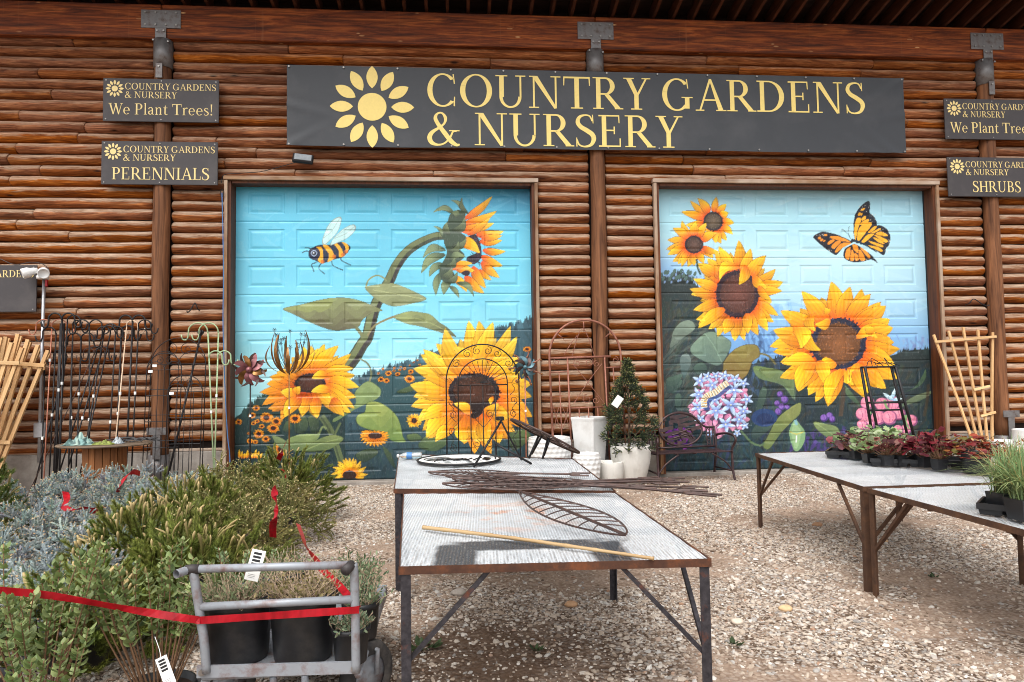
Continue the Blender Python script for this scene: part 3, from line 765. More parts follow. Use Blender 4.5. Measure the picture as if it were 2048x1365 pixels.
def paint_right():
    cv = Canvas(1306, 368, 1878, 956)
    A, B, D, E = conv(1290, 350, 4.403), conv(1580, 350, 4.403), conv(1290, 640, 4.016), conv(1520, 540, 3.413)
    cv.vgrad([(370, S_(158,208,226)), (440, S_(172,222,236)), (520, S_(194,232,242)), (600, S_(176,218,240)), (680, S_(120,170,222)), (960, S_(60,90,110))])
    e = np.clip((cv.X-1700)/160, 0, 1)[..., None]
    cv.a = cv.a*(1-.4*e)+S_(150,196,220)*.4*e
    strokes(cv, (1316, 376, 1850, 640), [S_(206,238,246), S_(160,212,234), S_(180,224,240)], 260, 50, 21, .1, 10, .18)
    lb = np.clip((1480-cv.X)/160, 0, 1)*np.clip((cv.Y-470)/90, 0, 1)*np.clip((700-cv.Y)/90, 0, 1)
    cv.a = cv.a*(1-lb[..., None]*.8)+S_(112,160,220)*lb[..., None]*.8
    strokes(cv, (1480, 580, 1600, 720), [S_(120,176,226), S_(150,200,236), S_(96,150,214)], 60, 40, 24, 1.2, 9, .2)
    # dark thicket
    strokes(cv, (1780, 670, 1866, 720), [S_(120,140,196), S_(150,176,214)], 40, 20, 25, 1.4, 5, .5)
    trees(cv, [(1306,560), (1340,552), (1365,548), (1380,560), (1400,590), (1440,680), (1480,728), (1560,715), (1600,708), (1700,730), (1780,712), (1830,700), (1880,702)], S_(44,56,56), 9, 150, 14)
    lo = np.clip((cv.Y-700)/200, 0, 1)[..., None]; dm = ((cv.a.mean(-1) < .36)*1.0)[..., None]
    cv.a = cv.a*(1-dm*lo*.6)+S_(20,44,58)*dm*lo*.6
    pal_ = [S_(28,54,56), S_(52,72,60), S_(70,84,64), S_(36,48,66), S_(30,60,76), S_(80,66,48)]
    strokes(cv, (1316, 590, 1410, 700), pal_, 120, 40, 26, 1.9, 8, .33)
    strokes(cv, (1316, 725, 1866, 950), pal_, 700, 40, 27, 1.9, 8, .33)
    strokes(cv, (1316, 840, 1866, 950), [S_(16,34,44), S_(22,60,76), S_(40,80,96)], 260, 34, 28, 1.2, 6, .4)
    strokes(cv, (1480, 640, 1560, 780), [S_(60,90,150), S_(80,120,180), S_(40,62,104)], 50, 30, 29, 1.5, 8, .35)
    strokes(cv, (1580, 850, 1700, 920), [S_(74,52,130), S_(92,64,150), S_(44,36,90)], 60, 26, 30, 1.8, 7, .5)
    strokes(cv, (1316, 700, 1350, 860), [S_(90,62,60), S_(70,90,80)], 20, 40, 31, 1.8, 5, .2)
    for k in range(16):
        x, y = A(140+k*20, 880+35*math.sin(k*1.9)); cv.ell((x, y), 3, 5, S_(84,112,104), .4); cv.ell((x+3, y+7), 2, 3, S_(130,160,200), .2)
    strokes(cv, (1318, 640, 1420, 800), [S_(112,126,114), S_(84,100,88), S_(96,84,70), S_(60,84,84)], 110, 46, 41, 2.3, 6, .38)
    strokes(cv, (1330, 780, 1600, 940), [S_(40,80,92), S_(66,92,80), S_(50,58,110), S_(30,66,80)], 160, 40, 42, 1.7, 6, .35)
    # leaves
    leaf(cv, D((230,90),(290,20),(370,10),(400,70),(300,150),(205,225),(215,150)), S_(122,140,124), S_(96,110,100), None, 1)
    leaf(cv, D((365,230),(420,160),(490,105),(560,100),(640,140),(690,190),(660,280),(600,362),(520,350),(400,290)), S_(118,142,122), S_(92,116,108), D((480,110),(560,220),(620,350)), 2)
    leaf(cv, D((640,330),(720,240),(820,200),(900,212),(918,290),(860,340),(820,440),(720,500),(620,465),(630,390)), S_(146,134,72), S_(122,96,50), None, 3)
    cv.line(D((915,270),(990,290),(1050,360)), 4, S_(110,104,60))
    leaf(cv, D((870,380),(960,380),(1100,420),(1190,480),(1200,640),(1100,525),(920,470)), S_(108,132,80), S_(110,134,122), D((890,395),(1050,450),(1195,620)), 4)
    leaf(cv, D((285,300),(340,270),(372,330),(340,420),(310,470),(285,380)), S_(104,120,116), S_(60,84,84), None, 5)
    for q in [((190,560),(260,480),(300,500),(240,590)), ((170,480),(240,450),(300,440),(260,520),(190,590)), ((390,380),(460,340),(500,400),(430,440)), ((250,600),(290,610),(280,740),(240,680)), ((930,560),(980,560),(950,700),(900,830),(890,740)), ((860,890),(940,800),(1060,770),(1000,880),(880,960))]:
        leaf(cv, D(*q), S_(72,96,84), S_(44,66,66), None, 6)
    leaf(cv, D((1245,668),(1150,720),(1060,800),(985,940),(950,1010),(1000,1032),(1100,900),(1200,800),(1245,750)), S_(140,150,88), S_(96,116,68), None, 7)
    cv.line(D((770,890),(850,980),(920,1010),(960,990)), 4, S_(90,116,84))
    cv.ell(E(30,1010), 26, 18, S_(36,64,110)); cv.ell(E(35,1020), 18, 12, S_(30,50,92))
    leaf(cv, E((370,1040),(440,1050),(530,1080),(550,1170),(470,1150),(390,1090)), S_(124,142,92), S_(84,106,74), E((380,1045),(530,1150)), 8)
    leaf(cv, E((950,940),(1040,870),(1160,830),(1165,850),(1100,890),(1000,925)), S_(112,126,96), S_(72,92,72), None, 9)
    leaf(cv, E((970,840),(1060,800),(1110,720),(1130,680),(1130,740),(1080,800)), S_(84,110,80), S_(50,76,62), None, 9)
    leaf(cv, E((0,680),(120,680),(220,740),(235,800),(225,880),(180,800),(60,740)), S_(116,136,86), S_(90,114,90), None, 10)
    leaf(cv, E((580,790),(620,830),(690,930),(640,900),(590,850)), S_(90,112,80), S_(56,80,64), None, 10)
    cv.line(E((570,800),(565,900),(550,1000)), 8, S_(70,60,50)); cv.line(E((1120,1000),(1140,900),(1150,780)), 6, S_(74,62,46), .7)
    for (x, y, r) in ((137,850,21),(168,885,26),(118,912,20),(150,935,22),(188,938,17),(125,968,23),(437,1012,26),(475,995,22),(495,1020,22)):
        cv.ell(E(x, y), r/3.413, r/3.413, S_(78,58,128)); cv.ell(E(x-4, y-4), r*.75/3.413, r*.75/3.413, S_(132,96,178)); cv.line([E(x-6, y-r*.8), E(x, y), E(x+2, y+r*.8)], 1.0, S_(96,64,150))
    # chrysalis
    cv.blob(E((240,1025),(275,1060),(308,1110),(300,1180),(262,1235),(230,1225),(205,1150),(200,1095)), S_(130,168,120)); cv.blob(E((240,1030),(262,1070),(280,1110),(262,1200),(240,1220),(220,1150),(215,1100)), S_(160,194,142), alpha=.8)
    cv.line(E((240,1025),(252,1060)), 5, S_(140,190,200)); cv.line(E((205,1105),(250,1122),(300,1105)), 1.6, S_(210,190,80)); cv.line(E((250,1130),(248,1180)), 2.4, S_(236,246,240))
    # pink milkweed buds
    for i, (x, y, r) in enumerate(((1035,1030,42),(735,910,48),(905,915,56),(835,920,50),(700,985,46),(950,985,44),(735,1050,52),(810,1010,52),(885,1010,52),(700,1060,36),(1000,1090,36),(945,1095,36))):
        x, y = E(x, y); r /= 3.413
        cv.ell((x, y), r, r*.95, S_(138,78,120)); cv.ell((x-1.5, y-1.5), r*.86, r*.82, S_(226,138,164)); cv.ell((x-3, y-4), r*.4, r*.35, S_(240,170,186), alpha=.6)
        cv.line([(x-r*.3, y-r*.8), (x, y), (x-r*.1, y+r*.8)], 1.1, S_(166,84,122)); cv.line([(x+r*.4, y-r*.7), (x+r*.45, y), (x+r*.3, y+r*.7)], 1.0, S_(178,96,134))
    for b, t in (((900,885),(925,805)), ((905,890),(840,840)), ((905,890),(970,880)), ((905,890),(880,860))): cv.petal(E(*b), E(*t), 8, [S_(130,170,210), S_(190,222,236), S_(214,238,244)], 0, (.3,.4,.5))
    for q in (((735,905),(745,960),(760,985)), ((850,890),(865,940),(900,960)), ((995,990),(1000,1050),(1020,1090))): cv.line(E(*q), (6, 2), S_(128,164,110))
    # milkweed umbel with caterpillar
    g = np.random.default_rng(4); c = np.array(D(610,690))
    cv.ell(c, 50, 54, S_(74,60,84))
    for k in range(150):
        a = g.random()*2*PI; r = math.sqrt(g.random())*54; p = c+np.array([math.cos(a), math.sin(a)*1.05])*r
        an = a+g.normal()*.5; q = p+np.array([math.cos(an), math.sin(an)])*14
        cv.petal(p, q, 11, [x*(.8+.3*g.random()) for x in (S_(170,96,140), S_(222,146,180), S_(236,168,190))], 0, (.4,.22,.34))
    for (x, y, r, sd) in ((690,685,100,0),(570,730,88,.3),(540,525,66,.6),(715,565,78,.2),(430,600,72,.5),(440,490,66,-.1),(500,455,44,0),(570,450,44,.2),(640,450,52,-.1),(720,480,60,.3),(790,735,70,.1),(755,800,70,.5),(650,840,80,.2),(425,700,66,.1),(445,800,50,.4),(790,510,52,.2),(820,640,56,.5),(520,915,34,.1),(740,910,34,.3),(560,640,62,.9),(800,850,40,.7)):
        for k in range(5):
            a = 2*PI*k/5+sd; q = (x+math.cos(a)*r, y+math.sin(a)*r*.92); b = (x+math.cos(a)*4, y+math.sin(a)*4)
            cv.petal(D(*b), D(*q), r*.075+1.8, [S_(120,140,214), S_(176,204,240), S_(208,228,248)], 0, (.3,.3,.55))
        cv.ell(D(x, y), 1.8, 1.8, S_(236,236,200))
    cp = np.array(crom(D((665,505),(610,545),(560,585),(500,610),(475,650),(478,705)), 9))
    cv.line(cp+[5, 5], 12, S_(50,80,140), .8); cv.line(cp, 12, S_(240,236,214))
    d = np.gradient(cp, axis=0); nn = np.stack([-d[:, 1], d[:, 0]], 1); nn /= np.linalg.norm(nn, axis=1)[:, None]
    for k in range(1, len(cp)-1, 1):
        cc = (S_(30,30,34), S_(242,182,50), S_(236,236,226))[k % 3]
        cv.line([cp[k]+nn[k]*5.6, cp[k]-nn[k]*5.6], 1.1, cc)
    # purple flower behind the bench
    for k in range(26):
        p = np.array(D(200+g.random()*170, 890+g.random()*110)); cv.petal(p, p+g.normal(size=2)*9, 9, [S_(80,40,140), S_(140,64,176), S_(190,90,190)], 0, (.2,.1,.35))
    # sunflowers
    red = [S_(214,62,24), S_(250,158,26), S_(254,204,58)]
    T = A((398,228),(465,205),(630,195),(718,255),(735,335),(785,425),(775,525),(720,580),(670,605),(625,600),(560,520),(360,440),(320,325))
    flower(cv, np.array(A(600,410)), 86/4.403, 84/4.403, T, 17, red, seed=12, col=S_(84,72,58), rim=S_(46,38,40), back=False)
    T = A((325,405),(245,470),(198,575),(188,655),(200,705),(245,765),(290,785),(325,810),(378,810),(435,800),(520,780),(600,735),(655,680),(630,510),(540,425),(450,410))
    flower(cv, np.array(A(432,615)), 82/4.403, 78/4.403, T, 18, red, seed=13, col=S_(78,58,50), rim=S_(44,32,40), back=False)
    cv.line(A((455,740),(465,820),(490,880)), 4, S_(60,84,72))
    T = A((825,575),(930,650),(1065,710),(1150,830),(1218,945),(1208,1025),(1120,1120),(1175,1240),(1135,1300),(1085,1370))+D((985,90),(910,125),(800,168),(720,172),(585,137),(510,76),(430,58))+A((452,1275),(428,1190),(405,1055),(395,1005),(425,915),(465,780),(548,732),(612,665),(650,630))
    flower(cv, np.array(A(815,1050)), 190/4.403, 208/4.403, T, 27, red, seed=14, col=S_(86,52,44), rim=S_(48,32,42))
    for b, t, w, bn in (((830,815),(655,932),24,.35),((890,800),(830,968),24,-.1),((950,890),(1080,1000),22,.12),((1000,980),(1118,1110),16,.1),((620,880),(468,785),26,0),((900,1220),(905,1400),22,0),((700,1180),(470,1350),26,.05),((760,1260),(700,1400),26,0)):
        cv.petal(A(*b), A(*t), w, [S_(226,110,22), S_(252,176,26), S_(254,206,54)], bn)
    T = E((488,80),(615,115),(695,130),(755,165),(825,220),(862,245),(885,335),(908,395),(892,465),(915,495),(955,540),(920,650),(943,745),(860,812),(755,842),(725,876),(600,780),(465,932),(380,902),(330,857),(260,832),(135,737),(140,630),(90,560),(65,525),(90,410),(140,280),(285,145))
    flower(cv, np.array(E(535,505)), 188/3.413, 176/3.413, T, 42, [S_(216,74,20), S_(250,150,24), S_(254,196,46)], seed=15, col=S_(104,66,38), rim=S_(36,38,58))
    for b, t, w, bn in (((480,345),(375,370),22,-.2),((470,300),(445,262),16,0),((360,300),(380,420),24,.3),((320,430),(415,550),26,.25),((660,460),(805,465),26,-.3),((770,440),(720,375),20,0),((240,380),(280,540),36,-.25),((520,640),(400,700),30,.2),((400,620),(440,780),32,-.1),((560,680),(470,925),30,.15),((680,640),(620,790),38,-.1),((380,640),(150,640),34,.12),((360,640),(255,825),38,.1),((640,690),(720,870),34,-.1)):
        cv.petal(E(*b), E(*t), w, [S_(236,128,20), S_(253,178,26), S_(254,200,48)], bn)
    # butterfly
    bk = S_(30,32,44)
    for q in (((575,590),(560,480),(565,390),(590,320),(640,260),(695,230),(710,270),(705,330),(740,370),(765,420),(760,450),(700,490),(620,595)), ((615,600),(690,500),(770,445),(830,460),(870,500),(885,560),(870,620),(850,645),(825,708),(760,670),(650,620)),
              ((550,592),(450,540),(330,505),(270,505),(205,545),(240,590),(300,640),(370,690),(410,705),(470,640),(540,602)), ((555,612),(490,650),(470,700),(490,745),(560,770),(640,765),(715,748),(770,775),(722,712),(640,650),(585,615))):
        cv.blob(B(*q), bk)
    oy_, oo = S_(246,176,44), S_(240,150,44)
    for q in (((572,570),(568,470),(585,390),(620,380),(625,410),(600,470),(582,560)), ((590,570),(605,480),(650,430),(715,420),(715,450),(660,520),(605,585)), ((630,385),(665,360),(668,385),(640,405)), ((615,440),(640,410),(690,390),(690,415),(640,440)), ((600,345),(615,330),(625,345),(610,362)), ((622,350),(632,335),(640,345),(630,362)), ((620,310),(650,292),(660,300),(640,318))):
        cv.blob(B(*q), oy_)
    for q in (((625,595),(680,530),(740,518),(720,545),(650,600)), ((690,505),(740,455),(765,460),(720,505)), ((720,510),(780,475),(800,480),(750,510)), ((755,520),(800,500),(850,520),(855,540),(800,535)), ((740,530),(790,540),(850,570),(860,590),(830,592)), ((730,550),(800,575),(835,610),(780,595)), ((690,580),(760,600),(820,620),(815,640),(740,615)), ((680,620),(770,635),(815,665),(800,678),(730,645))):
        cv.blob(B(*q), oy_)
    for q in (((360,540),(440,545),(530,590),(440,580),(365,560)), ((330,600),(370,570),(395,580),(345,615)), ((365,630),(410,585),(450,590),(390,650)), ((400,665),(450,605),(540,602),(470,640),(410,685)), ((300,525),(325,522),(328,538),(305,540)), ((245,555),(265,545),(275,560),(255,570)), ((265,575),(285,562),(292,575),(275,585)), ((290,585),(305,572),(312,580),(298,592))):
        cv.blob(B(*q), oo)
    for q in (((550,615),(590,620),(605,660),(595,690),(565,660)), ((485,720),(500,660),(535,640),(520,745)), ((530,748),(545,660),(562,690),(560,755)), ((568,690),(600,710),(605,750),(575,752)), ((605,690),(620,660),(665,745),(620,752)), ((620,640),(660,660),(705,715),(700,735),(660,700))):
        cv.blob(B(*q), oo)
    gg = np.random.default_rng(3)
    for k in range(70):
        zone = ((600,260,110,70), (690,340,70,90), (770,450,100,60), (860,560,24,80), (830,640,30,60), (215,520,110,20), (300,640,110,40), (480,745,220,20))[k % 8]
        cv.ell(B(zone[0]+gg.random()*zone[2], zone[1]+gg.random()*zone[3]), .7, .7, S_(236,226,206), alpha=.0 if k % 8 in (0,) and False else .8)
    cv.line(B((540,575),(600,590),(680,625),(765,682)), (6, 1.5), S_(34,50,66)); cv.ell(B(552,578), 3.5, 3, S_(30,36,50))
    cv.line(B((535,565),(500,510),(455,478)), .9, S_(50,60,70)); cv.line(B((530,560),(515,500),(522,452)), .9, S_(50,60,70))
    return cv

def mat_paint():
    m = N('mural_paint'); c = m.attr(); p = m.obj()
    n = m.noise(m.mapv(p, (40, 40, 6)), 3.0, 3)
    c = m.mix(m.math('MULTIPLY', m.remap(n, .55, .7), .08), c, (.7, .7, .68))
    return m.done(m.bsdf(c, .42, 0, m.bump(n, .06, .002), .4))
M['paint'] = mat_paint()
# ------------------------------------------------------------------ ground
def mat_ground():
    m = N('gravel_ground'); p = m.pos()
    big = m.noise(p, .55, 5, .6, .4); mid = m.noise(p, 3.2, 5, .65)
    v = m.n('ShaderNodeTexVoronoi', {'Vector': p, 'Scale': 46.0, 'Randomness': 1.0})
    stone = m.ramp(m.n('ShaderNodeSeparateColor', {0: v.outputs['Color']}).outputs[0], [(0, lin(120,103,90)), (.35, lin(168,151,136)), (.65, lin(188,175,161)), (.85, lin(138,131,125)), (1, lin(210,203,193))])
    dirt = m.ramp(mid, [(.3, lin(116,94,78)), (.7, lin(172,148,128))])
    k = m.remap(m.math('ADD', big, m.math('MULTIPLY', m.math('SUBTRACT', mid, .5), .5)), .49, .57)
    c = m.mix(m.math('MULTIPLY', k, .7), m.mix(m.remap(v.outputs['Distance'], .45, .75), stone, lin(84,66,52)), dirt)
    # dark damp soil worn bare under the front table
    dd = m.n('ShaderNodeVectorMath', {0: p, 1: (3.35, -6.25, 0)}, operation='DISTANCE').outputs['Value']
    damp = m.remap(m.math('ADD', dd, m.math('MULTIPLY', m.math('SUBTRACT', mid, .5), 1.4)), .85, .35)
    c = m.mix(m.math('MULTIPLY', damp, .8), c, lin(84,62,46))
    h = m.math('MULTIPLY', m.math('SUBTRACT', 1.0, v.outputs['Distance']), m.math('SUBTRACT', 1.0, m.math('MULTIPLY', k, .7)))
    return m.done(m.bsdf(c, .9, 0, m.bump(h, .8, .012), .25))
gm = MB()
gx = list(np.linspace(-14, 22, 73)); gy = list(np.linspace(-16, 1.0, 35))
gx = [-120]+gx+[120]; gy = [-120]+gy+[60]
for y in gy:
    for x in gx:
        gm.v.append((float(x), float(y), 0.0))
nx = len(gx)
for j in range(len(gy)-1):
    for i in range(nx-1):
        gm.f.append((j*nx+i, j*nx+i+1, (j+1)*nx+i+1, (j+1)*nx+i))
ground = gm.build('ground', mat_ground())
tag(ground, kind='structure')

# ------------------------------------------------------------------ log building
bld = empty('log_building', (4.5, 0, 0), 0, 'brown log building with two mural garage doors behind the gravel yard', 'building')
def rel(o):
    o.parent = bld
    o.matrix_parent_inverse = Matrix.Translation((-4.5, 0, 0))
    return o
PITCH_LOG = .1545
def log_mesh(x0, x1, zc, seed, r=.083, y=-.105, end0=True, end1=True):
    g = random.Random(seed)
    L = x1-x0; n = max(4, int(L/.12)); m = 9
    mb = MB(); a = [g.random()*6 for _ in range(6)]
    def pt(t, k, shrink=1.0):
        th = PI*(k/(m-1)) - PI/2
        x = t*L - L/2
        wob = 1+.04*math.sin(x*2.1+a[0])+.025*math.sin(x*5.3+a[1])+.03*math.sin(x*9+a[2]+th*2)+.025*math.sin(x*17+a[4]-th*3)
        dz = .006*math.sin(x*1.3+a[3])
        rr = r*wob*shrink
        return (x, -math.cos(th)*rr*1.12, math.sin(th)*min(rr, r*1.0)*.93+dz)
    ts = [0, .018/L]+[i/n for i in range(1, n)]+[1-.018/L, 1]
    for i, t in enumerate(ts):
        s = .86 if i in (0, len(ts)-1) else 1.0
        for k in range(m): mb.v.append(pt(t, k, s))
    q = len(ts)
    for i in range(q-1):
        for k in range(m-1):
            mb.f.append((i*m+k, (i+1)*m+k, (i+1)*m+k+1, i*m+k+1))
    mb.f.append(tuple(range(m))); mb.f.append(tuple((q-1)*m+k for k in range(m))[::-1])
    o = mb.build('log', M['log'], None, True)
    o.location = ((x0+x1)/2, y, zc)
    for p in list(o.data.polygons)[-2:]: p.use_smooth = False
    return rel(o)
P1, P2, P3 = -.945, 5.26, 11.44
TOP = 6.33
rl = random.Random(3)
def bay(base, runs, z_lo, z_hi):
    k = int((z_lo-base)/PITCH_LOG)-2
    while True:
        z0 = base+k*PITCH_LOG; k += 1
        if z0+PITCH_LOG*.4 > z_hi: break
        if z0 < z_lo-.03: continue
        for (xa, xb, cut) in runs(z0):
            cuts = [xa]
            if cut and xb-xa > 1.6:
                L = xb-xa
                for c in range(cut):
                    if rl.random() < .75: cuts.append(xa+L*((c+.2+.6*rl.random())/cut))
            cuts.append(xb)
            cuts = sorted(cuts)
            for a_, b_ in zip(cuts[:-1], cuts[1:]):
                if b_-a_ > .15:
                    log_mesh(a_+.002, b_-.002, z0+PITCH_LOG/2, rl.randint(0, 10**6), .082+.003*rl.random())
HEAD = 4.39
bay(3.313, lambda z: [(-5.2, P1-.125, 1)], .55, TOP)
bay(3.285, lambda z: [(P1+.125, -.085, 0), (4.365, P2-.125, 0)] if z < HEAD-.09 else [(P1+.125, P2-.125, 2)], .55, TOP)
bay(3.26, lambda z: [(P2+.125, 6.095, 0), (10.56, P3-.125, 0)] if z < HEAD-.07 else [(P2+.125, P3-.125, 2)], .55, TOP)
bay(3.297, lambda z: [(P3+.125, 14.2, 1)], .55, TOP)
b = MB()
for xa, xb, za, zb in ((-5.2, -.02, .3, 6.8), (4.29, 6.17, .3, 6.8), (10.5, 14.2, .3, 6.8), (-.02, 4.29, 4.35, 6.8), (6.17, 10.5, 4.35, 6.8)):
    b.box(xa, xb, -.085, .0, za, zb)
rel(b.build('wall_backing', M['backing']))
# posts
for i, x in enumerate((P1, P2, P3)):
    mb = MB(); g = random.Random(i); pts = []; rr = []
    for k in range(25):
        z = .46+(6.05-.46)*k/24
        pts.append((.008*math.sin(z*1.7+i), .008*math.sin(z*1.1+2*i), z)); rr.append(.111+.004*math.sin(z*2.3+i))
    mb.tube(pts, rr, 18)
    o = rel(mb.build('post', M['post'], None, True)); o.location = (x, -.195, 0)
# beam (three lengths butted over the posts)
for xa, xb in ((-5.2, P1), (P1, P2), (P2, P3), (P3, 14.2)):
    mb = MB().bbox((xa-xb)/2+.004, (xb-xa)/2-.004, -.15, .15, -.247, .247, .012)
    o = rel(mb.build('beam', M['beam'])); o.location = ((xa+xb)/2, -.13, 6.577)
# brackets
for i, x in enumerate((P1, P2, P3)):
    y = -.28
    mb = MB().bbox(-.27, .27, -.012, 0, 6.475, 6.735, .003)
    o = rel(mb.build('bracket', M['bracket'])); o.location = (x, y-.003, 0)
    mb = MB().bbox(-.075, .075, -.02, -.006, 6.31, 6.473, .003)
    s_ = mb.build('bracket_strap', M['bracket'], o)
    mb = MB(); n = 12
    mb.tube([(0, .085-.0, 6.33), (0, .085, 5.93)], .128, 20, True)
    sv = mb.build('bracket_sleeve', M['bracket'], o, True)
    if i != 1:
        mb = MB().bbox(-.045, .045, -.062, -.045, 5.74, 5.95, .003)
        mb.build('bracket_strap', M['bracket'], o)
    mb = MB()
    for bx_ in (-.21, -.07, .07, .21):
        for bz in (6.52, 6.69): mb.lathe([(0, .012), (.012, .01), (.016, 0)], 8, (0, 0, 0)); 
    mb = MB()
    for (bx_, bz, yy) in [(a_, c_, -.012) for a_ in (-.21, -.07, .07, .21) for c_ in (6.52, 6.695)]+[(-.045, 6.43, -.02), (.045, 6.43, -.02), (-.1, 6.3, -.01), (.1, 6.28, -.01)]+([(0, 5.9, -.062)] if i != 1 else []):
        mb.tube([(bx_, yy+.002, bz), (bx_, yy-.012, bz)], .014, 6)
    mb.build('bracket_bolts', M['bolt'], o)
# post shoes at the ground
for i, x in enumerate((P1, P2, P3)):
    mb = MB().tube([(0, 0, .06), (0, 0, .5)], .135, 18)
    o = rel(mb.build('post_shoe', M['bracket'], None, True)); o.location = (x, -.2, 0)
    mb = MB().bbox(-.05+.03, .05+.03, -.16, -.145, .45, .85, .003).bbox(-.13+.03, .13+.03, -.165, -.15, .78, .88, .003)
    mb.build('shoe_strap', M['bracket'], o)
# foundation and door sills
for xa, xb in ((-5.2, -.085), (4.365, 6.095), (10.56, 14.2)):
    o = rel(MB().bbox(xa-xb, 0, 0, .17, 0, .53, .01).build('foundation', M['concrete'])); o.location = (xb, -.17, 0)
    o = rel(MB().bbox((xa-xb)/2, (xb-xa)/2, 0, .09, 0, .035, .006).build('sill_board', M['trim_x'])); o.location = ((xa+xb)/2, -.17, .5325)
for xa, xb in ((-.085, 4.365), (6.095, 10.56)):
    o = rel(MB().bbox(0, xb-xa-.004, 0, .55, -.02, .05, .01).build('door_sill', M['concrete'])); o.location = (xa+.002, -.16, 0)
# door surrounds
for xa, xb, zt in ((-.08, 4.36, 4.387), (6.09, 10.56, 4.402)):
    for x0, x1 in ((xa, xa+.045), (xb-.045, xb)):
        o = rel(MB().bbox(0, x1-x0, -.06, .012, .052, zt-.06, .004).build('side_trim', M['trim'])); o.location = (x0, -.2, 0)
    o = rel(MB().bbox((xa-xb)/2-.01, (xb-xa)/2+.01, -.07, .012, 0, .058, .004).build('head_trim', M['trim_x'])); o.location = ((xa+xb)/2, -.2, zt-.058)
    for x0, x1 in ((xa+.0465, xa+.085), (xb-.085, xb-.0465)):
        o = rel(MB().box(0, x1-x0, -.225, -.012, .052, zt-.062).build('jamb', M['jamb'])); o.location = (x0, .0, 0)
    o = rel(MB().box(xa-xb+.1, -.1, -.225, -.03, 0, .035).build('head_jamb', M['jamb'])); o.location = (xb, 0, zt-.062-.036)
# the painted sectional doors
def garage_door(x0, x1, z0, z1, cv, name):
    W, H = x1-x0, z1-z0
    ns, npan = 8, 6
    root = rel(MB().box(x0+.01, x1-.01, .035, .05, z0, z1).build('garage_door', M['seal']))
    mg, gap = .17*W/4.27, .162*W/4.27
    pw = (W-2*mg-(npan-1)*gap)/npan
    sh = H/ns
    step = .0103
    img = np.clip(cv.a, 0, 1)
    img = np.where(img <= .04045, img/12.92, ((img+.055)/1.055)**2.4)*.93
    def skin(xs, zs, name, parent, relief):
        X, Z = np.meshgrid(xs, zs)
        Y = relief(X, Z)
        V = np.stack([X, Y, Z], -1).reshape(-1, 3)
        q = pix(np.stack([X, X*0, Z], -1).reshape(-1, 3))
        ix = np.clip((q[:, 0]-cv.x0)*cv.SS-.5, 0, cv.w-1.001); iy = np.clip((q[:, 1]-cv.y0)*cv.SS-.5, 0, cv.h-1.001)
        a, b_ = ix.astype(int), iy.astype(int); fa, fb = (ix-a)[:, None], (iy-b_)[:, None]
        c = (img[b_, a]*(1-fa)+img[b_, a+1]*fa)*(1-fb)+(img[b_+1, a]*(1-fa)+img[b_+1, a+1]*fa)*fb
        nx_, nz_ = len(xs), len(zs)
        I = np.arange(nx_*nz_).reshape(nz_, nx_)
        F = np.stack([I[:-1, :-1], I[:-1, 1:], I[1:, 1:], I[1:, :-1]], -1).reshape(-1, 4)
        return F, V, c
    def lins(a, b_): return np.linspace(a, b_, max(2, int(round((b_-a)/step))+1))
    for s in range(ns):
        za, zb = z0+s*sh, z0+(s+1)*sh
        pa, pb = za+.21*sh, za+.80*sh
        edge = lambda X, Z: np.interp(np.minimum(Z-za, zb-Z), [0, .004, .014], [.009, .004, 0])
        Vs, Fs, Cs = [], [], []; off = 0
        strips = [(lins(x0, x1), lins(za, pa)), (lins(x0, x1), lins(pb, zb))]
        xx = x0
        for k in range(npan+1):
            xe = x0+mg+k*(pw+gap) if k < npan else x1
            strips.append((lins(xx, xe), lins(pa, pb)))
            xx = xe+pw
        for xs, zs in strips:
            F, V, c = skin(xs, zs, '', None, edge)
            Vs.append(V); Fs.append(F+off); Cs.append(c); off += len(V)
        np_mesh('door_section', np.concatenate(Vs), np.concatenate(Fs), M['paint'], root, np.concatenate(Cs), True)
        for k in range(npan):
            xa = x0+mg+k*(pw+gap); xb = xa+pw
            def rel_(X, Z, xa=xa, xb=xb, pa=pa, pb=pb):
                d = np.minimum(np.minimum(X-xa, xb-X), np.minimum(Z-pa, pb-Z))
                return np.interp(d, [0, .012, .03, .062], [0, .0095, .0095, -.001])
            F, V, c = skin(lins(xa, xb), lins(pa, pb), '', None, rel_)
            np_mesh('door_panel', V, F, M['paint'], root, c, False)
    # black weather strip
    for xa, xb in ((x0-.04, x0-.004), (x1+.004, x1+.04)):
        MB().box(xa, xb, -.03, .03, z0, z1+.03).build('weather_strip', M['seal'], root)
    MB().box(x0-.04, x1+.04, -.03, .03, z1+.004, z1+.06).build('weather_strip', M['seal'], root)
    return root
DL = garage_door(.004, 4.27, .058, 4.325, paint_left(), 'left')
DL['label'] = 'left door painted with a bee and nodding sunflower'
DR = garage_door(6.228, 10.47, .058, 4.325, paint_right(), 'right')
DR['label'] = 'right door painted with a butterfly and four sunflowers'
